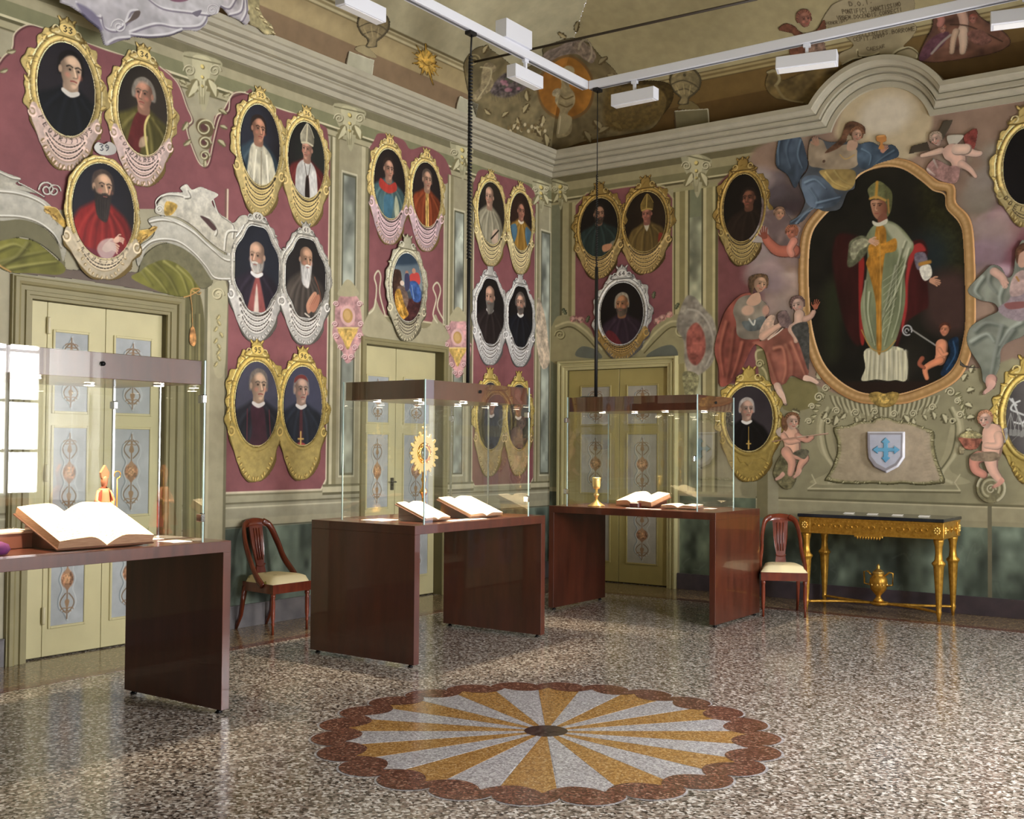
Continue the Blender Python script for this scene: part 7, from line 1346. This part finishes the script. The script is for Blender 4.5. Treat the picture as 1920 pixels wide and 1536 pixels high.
A = Art(Plane('R', .046), (1625, 808, 1697, 880), .004); A.o = (1560, 700, .1875)
cr = [(535, 640), (585, 690), (560, 700), (562, 745), (615, 745), (618, 722), (680, 765), (618, 812), (615, 785), (565, 785), (562, 835), (585, 845), (535, 895), (490, 845), (512, 835), (510, 785), (462, 785), (458, 810), (400, 765), (458, 722), (462, 745), (510, 745), (512, 700), (488, 690)]
A.P(cr, (84, 160, 206), sm=False, gr=(0, 1, (110, 180, 218))); A.mesh('blue_cross', sc1, thick=.004)['label'] = 'bright blue cross with pointed arms'
# ---- overdoor of the left door
def overdoor(A):
    A.o = (0, 350, .25)
    A.P([(-40, 560), (100, 650), (600, 700), (1390, 830), (1480, 780), (1500, 740), (1300, 560), (1050, 640), (500, 620), (470, 560), (-40, 400)], (106, 92, 82), sm=False)
    for dr in ([(-40, 430), (100, 385), (260, 410), (400, 520), (490, 610), (440, 660), (250, 650), (60, 640), (-40, 560)], [(990, 690), (1040, 640), (1120, 580), (1260, 540), (1400, 620), (1500, 740), (1440, 800), (1360, 830), (1200, 790)]): A.P(dr, (112, 110, 42), tex=.25, tf=(8, 8))
    folds(A, [[(-40, 480), (100, 430), (200, 470)], [(0, 560), (150, 520), (350, 480)], [(60, 610), (250, 580), (420, 560)], [(200, 420), (120, 520), (-20, 600)], [(1080, 600), (1180, 700), (1250, 790)], [(1150, 570), (1260, 680), (1330, 810)], [(1230, 560), (1350, 660), (1400, 790)], [(1060, 640), (1130, 730)], [(1330, 600), (1430, 700), (1450, 760)]], (164, 160, 82), (60, 58, 18), 18)
    A.P([(-40, 230), (150, 240), (300, 290), (400, 380), (470, 500), (490, 600), (430, 530), (300, 430), (160, 380), (-40, 400)], (112, 108, 78), soft=.01); A.P([(1080, 520), (1200, 430), (1330, 440), (1480, 540), (1600, 700), (1530, 770), (1480, 740), (1400, 630), (1250, 550), (1110, 590), (1040, 640)], (112, 108, 78), soft=.01, tex=.1)
    # white arches
    A.P([(-40, 10), (120, 20), (280, 70), (380, 140), (440, 240), (480, 330), (500, 430), (495, 500), (470, 560), (440, 440), (390, 350), (280, 280), (150, 245), (-40, 240)], (190, 187, 174), gr=(0, -1, (156, 152, 134)), tex=.08); A.P([(1110, 250), (1200, 220), (1320, 240), (1440, 310), (1550, 410), (1680, 505), (1760, 520), (1765, 650), (1740, 700), (1600, 700), (1580, 690), (1500, 570), (1400, 480), (1290, 430), (1190, 420), (1110, 460), (1060, 560), (1035, 600), (1020, 520), (1050, 440), (1130, 390), (1160, 330)], (194, 191, 178), gr=(0, -1, (160, 156, 138)), tex=.08)
    for p in ([(-40, 30), (120, 45), (260, 90), (360, 160), (430, 270)], [(-40, 215), (150, 222), (290, 265), (400, 350), (455, 450)], [(1120, 262), (1220, 245), (1330, 270), (1450, 340), (1560, 440), (1680, 540), (1755, 550)], [(1060, 470), (1130, 410), (1230, 390), (1340, 410), (1450, 490), (1540, 590), (1610, 680), (1740, 690)]): A.K(p, 9, (228, 226, 216)); A.K([(x+3, y+13) for x, y in p], 7, (106, 100, 80))
    A.K([(1110, 255), (1170, 235), (1260, 245), (1400, 320), (1530, 430), (1670, 530)], 5, (140, 136, 120), al=.8)
    # curling volutes
    A.P([(1180, 130), (1240, 50), (1330, 40), (1370, 40), (1350, 10), (1400, -20), (1440, 20), (1500, 0), (1560, 20), (1640, 60), (1590, 110), (1620, 170), (1680, 230), (1750, 270), (1800, 220), (1850, 215), (1860, 270), (1780, 330), (1770, 480), (1700, 500), (1580, 420), (1450, 300), (1330, 230), (1200, 215), (1160, 180)], (178, 172, 152), gr=(0, 1, (206, 202, 188)), tex=.15); A.P([(-40, -130), (60, -100), (160, -60), (120, -20), (230, 10), (330, 70), (300, 60), (160, 30), (-40, 0)], (176, 172, 156), tex=.15)
    for q in ([(1180, 170), (1170, 110), (1230, 60), (1330, 60), (1400, 80)], [(1400, 20), (1420, 70), (1380, 80)], [(1510, 225), (1570, 240), (1620, 320), (1610, 360)], [(1600, 100), (1640, 200), (1740, 280), (1740, 380)], [(1780, 330), (1700, 340), (1680, 470)], [(-30, -120), (80, -70), (150, -60)], [(140, -30), (220, 10), (330, 75)]): A.K(q, 13, (226, 223, 210)); A.K([(x+10, y+12) for x, y in q], 8, (92, 88, 74), al=.8)
    A.P([(1500, 220), (1560, 240), (1620, 310), (1600, 330), (1550, 280)], (84, 60, 58)); curl(A, 1195, 170, 30, (228, 226, 214), 9, 1, (96, 92, 78)); curl(A, 350, 20, 60, (206, 202, 190), 14, -1, (120, 116, 100)); curl(A, 405, 30, 50, (196, 192, 180), 12, 1, (120, 116, 100))
    A.P([(1230, 170), (1250, 110), (1330, 140), (1290, 210), (1240, 215)], (186, 150, 66), tex=.4)
    for L in ([(330, 150), (420, 160), (470, 230), (540, 300), (560, 400), (500, 330), (420, 260), (380, 220)], [(960, 440), (1000, 400), (1010, 340), (1110, 320), (1180, 300), (1150, 350), (1100, 390), (1040, 440), (980, 480)]): A.P(L, (190, 152, 66), tex=.35, tf=(25, 25)); A.K(L[:4], 8, (232, 200, 120))
    for x, y, g in ((380, 200, 150), (430, 250, 140), (1120, 330, 30), (1060, 400, 40), (1020, 450, 60)): leaf(A, x, y, 60, g, (214, 176, 92), (116, 84, 34))
    # cord and tassel
    A.K([(1380, 830), (1430, 815), (1500, 770), (1440, 770), (1430, 820), (1440, 900), (1445, 1060)], 11, (196, 146, 76)); A.K([(1440, 780), (1490, 810), (1510, 790)], 9, (206, 160, 90)); A.P([(1430, 1060), (1460, 1060), (1475, 1160), (1450, 1200), (1420, 1160)], (190, 132, 72), tex=.4)
    A.K([(-20, 580), (10, 600), (80, 640)], 12, (186, 140, 76))
fresco('overdoor_arch', 'painted white broken arch with scrolls and green drapery over the left door', 'painted ornament', (-6, 300, 470, 665), .009, overdoor, pl='L')
def lilac(A):
    A.o = (0, 0, .25)
    A.P([(470, -30), (540, 60), (680, 150), (740, 220), (760, 290), (790, 345), (870, 320), (960, 290), (1040, 270), (1130, 275), (1250, 268), (1340, 235), (1420, 230), (1480, 235), (1545, 180), (1560, 115), (1620, 110), (1640, 60), (1600, -30)], (172, 168, 176), gr=(0, 1, (186, 184, 188)), tex=.14, tf=(12, 12))
    for q in ([(740, 120), (760, 200), (840, 230), (920, 180), (960, 90), (1020, 80)], [(850, 230), (930, 170), (1010, 110)], [(960, 240), (1150, 180), (1300, 200), (1480, 190), (1540, 100)], [(560, 20), (640, 100), (740, 130)], [(1080, -20), (1200, 60), (1400, 90), (1560, 110)], [(960, 255), (1100, 270), (1250, 255), (1350, 220)], [(800, 320), (860, 290), (960, 280)]): A.K(q, 16, (208, 206, 210)); A.K([(x+12, y+14) for x, y in q], 13, (112, 104, 122), al=.8)
    A.P([(560, 30), (640, 60), (720, 130), (760, 230), (700, 190), (620, 120)], (120, 114, 140), soft=.02); A.P([(960, 150), (1000, 90), (1040, 90), (1020, 140), (930, 180)], (92, 80, 76)); A.P([(1430, 100), (1500, 80), (1470, 130)], (110, 104, 120)); A.P([(1250, -20), (1400, 0), (1340, 20), (1270, 10)], (128, 84, 104))
    curl(A, 1580, 80, 50, (196, 192, 196), 12, 1, (104, 98, 110)); curl(A, 880, 200, 60, (200, 198, 200), 12, -1, (104, 98, 110))
fresco('rocaille_ornament', 'lilac grey shell ornament spilling over the cornice at the top left', 'painted ornament', (112, -14, 415, 92), .225, lilac, pl='L', thick=.02)
def lilac2(A):
    A.o = (400, 0, .25)
    A.P([(-20, -30), (10, 40), (60, 60), (120, 120), (200, 160), (240, 190), (265, 150), (250, 90), (280, 60), (300, -30)], (176, 170, 176), tex=.2, tf=(14, 14)); A.P([(250, -30), (330, -30), (340, 60), (370, 130), (430, 190), (445, 250), (390, 260), (330, 210), (270, 180), (255, 100)], (170, 158, 112), tex=.35, tf=(20, 20))
    for q in ([(20, 30), (100, 60), (150, -10)], [(110, 110), (190, 80), (210, -20)], [(200, 150), (230, 80), (225, -20)]): A.K(q, 16, (210, 206, 210)); A.K([(x+10, y+12) for x, y in q], 12, (108, 100, 118), al=.8)
    for x, y in ((300, 60), (330, 120), (360, 160), (400, 200), (420, 240)): leaf(A, x, y, 46, -30, (222, 208, 160), (104, 88, 50))
fresco('rocaille_ornament', 'pale shell and leaf ornament on the left cornice, right of the lilac shell', 'painted ornament', (398, -10, 520, 72), .225, lilac2, pl='L', thick=.02)
# ---- vault paintings
def on_vault(name, label, cat, box, k, draw, off=.008, res=.008, thick=0.):
    A = Art(Plane(k, off), box, res); A.o = (0, 0, 1); draw(A); A.cut = True
    return tag(A.mesh(name, None, PAINT, hole=vault_hole(A), thick=thick), label, cat)
def urn(A, x, y, s_, c=(158, 140, 98)):
    f = lambda L: [(x+a*s_, y+b*s_) for a, b in L]; d_ = shade(c, .55); l_ = shade(c, 1.22)
    A.P(f([(-30, -6), (-26, -24), (-8, -36), (14, -34), (30, -18), (30, 2), (20, 16), (8, 26), (6, 36), (-14, 36), (-10, 24), (-22, 12)]), d_); A.P(f([(-27, -6), (-23, -22), (-6, -33), (12, -31), (26, -16), (26, 2), (16, 14), (6, 22), (3, 34), (-11, 34), (-7, 22), (-19, 10)]), c, tex=.2, gr=(1, 0, shade(c, .85)))
    A.K(f([(-27, -2), (-6, -10), (14, -4), (27, 6)]), 2.2*s_, d_); A.K(f([(-20, 12), (0, 6), (16, 14)]), 2*s_, d_); A.K(f([(-18, 0), (-10, 16)]), 1.6*s_, l_); A.K(f([(-4, -4), (-1, 16)]), 1.6*s_, l_); A.K(f([(10, 0), (8, 16)]), 1.6*s_, l_); A.K(f([(-22, -18), (-6, -28), (12, -26)]), 2*s_, l_); A.E((x-1*s_, y-20*s_), 3*s_, 3*s_, d_)
def pedestal(A, P_, c=(172, 168, 142)):
    A.P([(x-3, y+1) for x, y in P_], (84, 66, 44), sm=False); A.P(P_, c, sm=False, gr=(0, 1, shade(c, 1.05))); A.K([P_[0], P_[1], P_[2]], 2, (214, 210, 184), sm=False)
on_vault('painted_urn', 'painted stone urn on a pedestal above the left cornice, under the top spotlight', 'painted urn', (640, 8, 740, 150), 'VL', lambda A: (pedestal(A, [(654, 96), (701, 113), (697, 150), (648, 132)]), A.P([(664, 92), (680, 84), (694, 92), (706, 108), (688, 106)], (162, 146, 104)), urn(A, 699, 52, 1.0)))
on_vault('painted_pedestal', 'painted stone pedestal above the left cornice behind the coiled cable', 'painted pedestal', (840, 165, 905, 235), 'VL', lambda A: pedestal(A, [(861, 180), (896, 196), (890, 232), (853, 216)]))
def sunburst(A):
    c = (798, 116); pts = []
    for i in range(36):
        a = 2*math.pi*i/36; R_ = (34 if i % 4 == 0 else 24 if i % 2 == 0 else 13)*(1.25 if i in (8, 28) else 1); pts.append((c[0]+R_*math.cos(a)+.2*R_*math.sin(a), c[1]+R_*math.sin(a)*1.15+.35*R_*math.cos(a)))
    A.P([(x+2, y+2) for x, y in pts], (112, 80, 24), sm=False); A.P(pts, (188, 142, 44), sm=False, tex=.3, tf=(30, 30)); A.P([(784, 104), (800, 92), (814, 108), (812, 124), (800, 134), (786, 122)], (206, 160, 60), tex=.3); A.K([(790, 112), (800, 122), (812, 118)], 2.5, (126, 88, 26))
    for i in range(12): a = 2*math.pi*i/12; A.K([(c[0]+8*math.cos(a), c[1]+8*math.sin(a)), (c[0]+22*math.cos(a), c[1]+24*math.sin(a)+6*math.cos(a))], 1.6, (226, 186, 90) if i % 2 else (130, 92, 30))
on_vault('painted_sunburst', 'painted gold starburst leaf on the left vault band', 'painted ornament', (755, 65, 845, 165), 'VL', sunburst)
def corner(A):
    o = (800, 0, .25); A.o = o; k_ = A.pl.k
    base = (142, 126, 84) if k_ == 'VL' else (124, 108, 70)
    A.P([(280, 520), (300, 420), (420, 340), (560, 420), (700, 520), (860, 430), (870, 360), (1000, 300), (1120, 280), (1230, 330), (1310, 420), (1440, 560), (1420, 640), (1700, 640), (1800, 760), (1700, 960), (1500, 1010), (1200, 1060), (1000, 1130), (940, 1110), (780, 1050), (620, 990), (480, 940), (380, 900), (330, 760)], base, soft=.02, tex=.22, tf=(8, 8), gr=(-1, .6, shade(base, .74)))
    A.P([(470, 680), (520, 600), (600, 540), (700, 590), (760, 640), (680, 700), (600, 730), (520, 720)], (96, 84, 82), soft=.03, tex=.5, tf=(30, 30))
    r = random.Random(4)
    for i in range(16): A.E((r.uniform(560, 720), r.uniform(580, 680)), 16, 14, r.choice([(150, 96, 112), (128, 88, 120), (172, 120, 130), (86, 90, 72)]), soft=.012)
    for i in range(14): A.K([(480+20*i, 700+10*math.sin(i)), (490+20*i, 740+20*math.sin(i*1.3))], 8, (104, 92, 66), al=.7)
    A.P([(440, 470), (500, 480), (520, 520), (480, 560), (500, 620), (470, 680), (420, 720), (370, 760), (340, 720), (400, 640), (410, 540)], (146, 130, 94), tex=.3); A.K([(400, 500), (480, 520), (460, 620), (380, 740)], 12, (184, 170, 126)); A.K([(290, 560), (280, 480), (320, 440), (370, 460)], 14, (112, 96, 58)); curl(A, 350, 450, 50, (176, 160, 112), 12, 1, (82, 68, 38))
    A.P([(860, 440), (900, 380), (980, 350), (1080, 300), (1180, 310), (1260, 420), (1240, 470), (1180, 440), (1120, 400), (1000, 420), (900, 500)], (128, 112, 98), tex=.3); A.E((1190, 380), 60, 90, (136, 118, 98), rot=.6, tex=.3); A.K(arc(1190, 380, 50, 85, -60, 170, 10), 14, (168, 152, 124)); 
    # amber medallion with a carved bust
    A.P([(820, 640), (860, 540), (930, 460), (1000, 420), (1080, 410), (1170, 460), (1240, 560), (1260, 680), (1230, 800), (1160, 870), (1060, 900), (950, 880), (860, 800)], (120, 88, 46), soft=.01); A.P([(835, 650), (870, 560), (940, 480), (1010, 435), (1080, 428), (1160, 475), (1225, 570), (1242, 680), (1212, 790), (1150, 850), (1060, 880), (960, 862), (872, 786)], (178, 118, 38), tex=.2, tf=(8, 8), gr=(-1, -.4, (146, 90, 28)))
    A.P([(1000, 560), (1030, 500), (1080, 490), (1110, 520), (1100, 580), (1070, 640), (1110, 700), (1110, 780), (1060, 850), (1090, 900), (1080, 1000), (1000, 1035), (975, 1010), (990, 880), (1000, 820), (960, 760), (975, 680), (1010, 650)], (160, 144, 102), tex=.25, tf=(14, 14)); A.E((1062, 530), 42, 44, (178, 162, 118)); A.K([(990, 700), (1040, 740), (1100, 720)], 10, (108, 90, 50)); A.K([(1000, 780), (1050, 800), (1095, 780)], 10, (108, 90, 50)); A.P([(1000, 860), (1090, 880), (1060, 980), (1000, 1010), (980, 990)], (168, 154, 112)); A.K([(1005, 870), (990, 1000)], 9, (206, 192, 150)); A.E((970, 690), 34, 40, (166, 150, 112), tex=.3)
    for x, y, g, L in ((760, 760, 100, 90), (720, 850, 60, 90), (800, 930, -60, 110), (880, 1000, -80, 110), (700, 950, 110, 80), (640, 980, 60, 70), (1290, 480, 40, 90), (1350, 560, -20, 100), (1250, 900, -50, 120), (1180, 980, -60, 110), (1380, 920, -30, 110), (1290, 1000, 30, 100), (560, 880, 40, 70), (480, 860, 140, 70), (870, 860, -100, 90), (420, 400, 60, 80), (1120, 240, 80, 90), (1050, 280, 150, 80)): leaf(A, x, y, L, g, shade((180, 164, 116), .82 if x > 1100 else 1), (92, 76, 44))
    for i in range(22): A.E((610+13*i+6*math.sin(i*3), 960+26*math.sin(i*1.9)), 11, 15, (196, 180, 138) if i % 2 else (120, 100, 60), soft=.006)
    if k_ == 'VR':
        for i in range(12): A.E((1430+24*i, 750+30*math.sin(i*2)), 20, 16, r.choice([(120, 84, 84), (92, 76, 84), (128, 100, 60)]), soft=.015)
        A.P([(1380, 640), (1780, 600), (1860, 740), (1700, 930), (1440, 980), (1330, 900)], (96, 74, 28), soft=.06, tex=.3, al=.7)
for k_ in ('VL', 'VR'):
    on_vault('painted_corner_medallion', 'painted amber medallion with carved bust in the vault corner, %s' % ('left of the groin' if k_ == 'VL' else 'right of the groin'), 'painted ornament', (865, 40, 1265, 290), k_, corner, res=.008)
on_vault('painted_urn', 'painted stone urn on the far vault right of the track corner', 'painted urn', (1235, 125, 1345, 245), 'VR', lambda A: (pedestal(A, [(1266, 208), (1328, 204), (1330, 240), (1268, 244)], (118, 110, 78)), A.P([(1272, 204), (1285, 190), (1298, 190), (1312, 204)], (120, 104, 62)), urn(A, 1285, 160, .98, (140, 124, 82))))
def inscription(A):
    A.o = (1440, 0, .25)
    A.P([(20, 520), (80, 540), (100, 600), (220, 560), (380, 500), (460, 440), (520, 400), (600, 420), (400, 660), (330, 800), (230, 760), (60, 740), (-20, 640)], (112, 92, 50), soft=.02, tex=.35, tf=(10, 10)); A.K([(0, 540), (60, 530), (90, 590), (60, 640)], 22, (150, 136, 92)); A.K([(60, 640), (130, 740), (260, 770)], 16, (140, 122, 76))
    A.P([(460, 60), (500, 20), (620, -20), (900, -40), (1080, -20), (1100, 60), (1060, 140), (1120, 200), (1080, 280), (1020, 350), (1110, 370), (1130, 440), (900, 420), (700, 420), (560, 470), (540, 400), (640, 340), (560, 260), (480, 220), (400, 170)], (142, 128, 92), soft=.012, tex=.12, tf=(5, 5), gr=(0, 1, (156, 144, 112)))
    for t, p0, p1, h in (('D.O.I.', (610, 40), (790, 10), 34), ('PONTIFICI.SANCTISSIMO', (560, 100), (1000, 40), 34), ('VRBEM.DOCENDIS.CORRECTI', (520, 145), (1010, 80), 30), ('HONORIBVS', (440, 180), (600, 150), 26), ('EXCELLENTISS.BORROMEI', (610, 270), (1130, 220), 30), ('CEPIT.ANNO', (640, 305), (880, 268), 28), ('CAESAR', (740, 375), (880, 350), 26)): A.text(t, p0, p1, h, (70, 58, 38), bend=.4, wd=.15)
    for q in ([(670, 370), (680, 410), (760, 415), (830, 390)], [(940, 400), (980, 370), (1060, 350), (1120, 390), (1120, 430)], [(560, 480), (640, 440), (700, 430)]): A.K(q, 12, (186, 174, 132)); A.K([(x+5, y+12) for x, y in q], 8, (82, 70, 40))
on_vault('painted_inscription', 'painted scroll with Latin capitals on the far vault, crossed by the track', 'painted inscription', (1432, -4, 1728, 205), 'VR', inscription, res=.006)
def cher_l(A):
    A.o = (1440, 0, .25); A.P([(80, 220), (130, 170), (200, 190), (260, 240), (360, 220), (420, 140), (440, 200), (420, 300), (420, 420), (300, 520), (200, 500), (160, 380), (200, 260)], (110, 66, 46), soft=.02, tex=.3); fface(A, 275, 140, 66, 1, -.2, (160, 104, 84), (110, 68, 52)); A.P([(300, 320), (420, 300), (430, 460), (350, 500)], (128, 100, 84), tex=.5, soft=.01)
on_vault('painted_cherub', 'painted brown cherub left of the ceiling inscription', 'fresco figure', (1455, 8, 1555, 135), 'VR', cher_l, res=.007, off=.012)
def cher_r(A):
    A.o = (1440, 0, .25); A.P([(1130, 440), (1180, 300), (1230, 200), (1250, 80), (1400, 40), (1540, 60), (1620, 140), (1780, 240), (1820, 330), (1700, 400), (1500, 440), (1250, 470)], (104, 68, 52), soft=.03, tex=.35, tf=(10, 10)); A.P([(1130, 440), (1190, 320), (1280, 250), (1360, 240), (1320, 330), (1240, 400), (1180, 450)], (98, 58, 70), soft=.01, tex=.2); A.K([(1230, 400), (1300, 320), (1370, 260)], 16, (150, 138, 128)); limb(A, [(1450, 80), (1470, 160), (1460, 220)], 60, 50, (176, 138, 118)); limb(A, [(1460, 220), (1465, 320), (1460, 390)], 60, 30, (188, 160, 136)); limb(A, [(1410, 230), (1390, 300), (1380, 390)], 40, 26, (176, 146, 120)); fface(A, 1310, 215, 32, 1, 0, (176, 126, 104), (120, 70, 50)); limb(A, [(1270, 90), (1300, 140), (1290, 180)], 50, 40, (164, 104, 92)); fface(A, 1540, 140, 34, -1, 0, (166, 108, 90), (120, 62, 50)); A.K([(1370, 180), (1500, 190), (1640, 250), (1760, 310)], 9, (60, 40, 28)); A.P([(1500, 240), (1600, 220), (1680, 300), (1600, 340), (1520, 300)], (120, 78, 66), tex=.3)
on_vault('painted_cherub', 'painted cherubs with purple drapery and a staff right of the ceiling inscription', 'fresco figure', (1718, 4, 1900, 125), 'VR', cher_r, res=.007, off=.012)
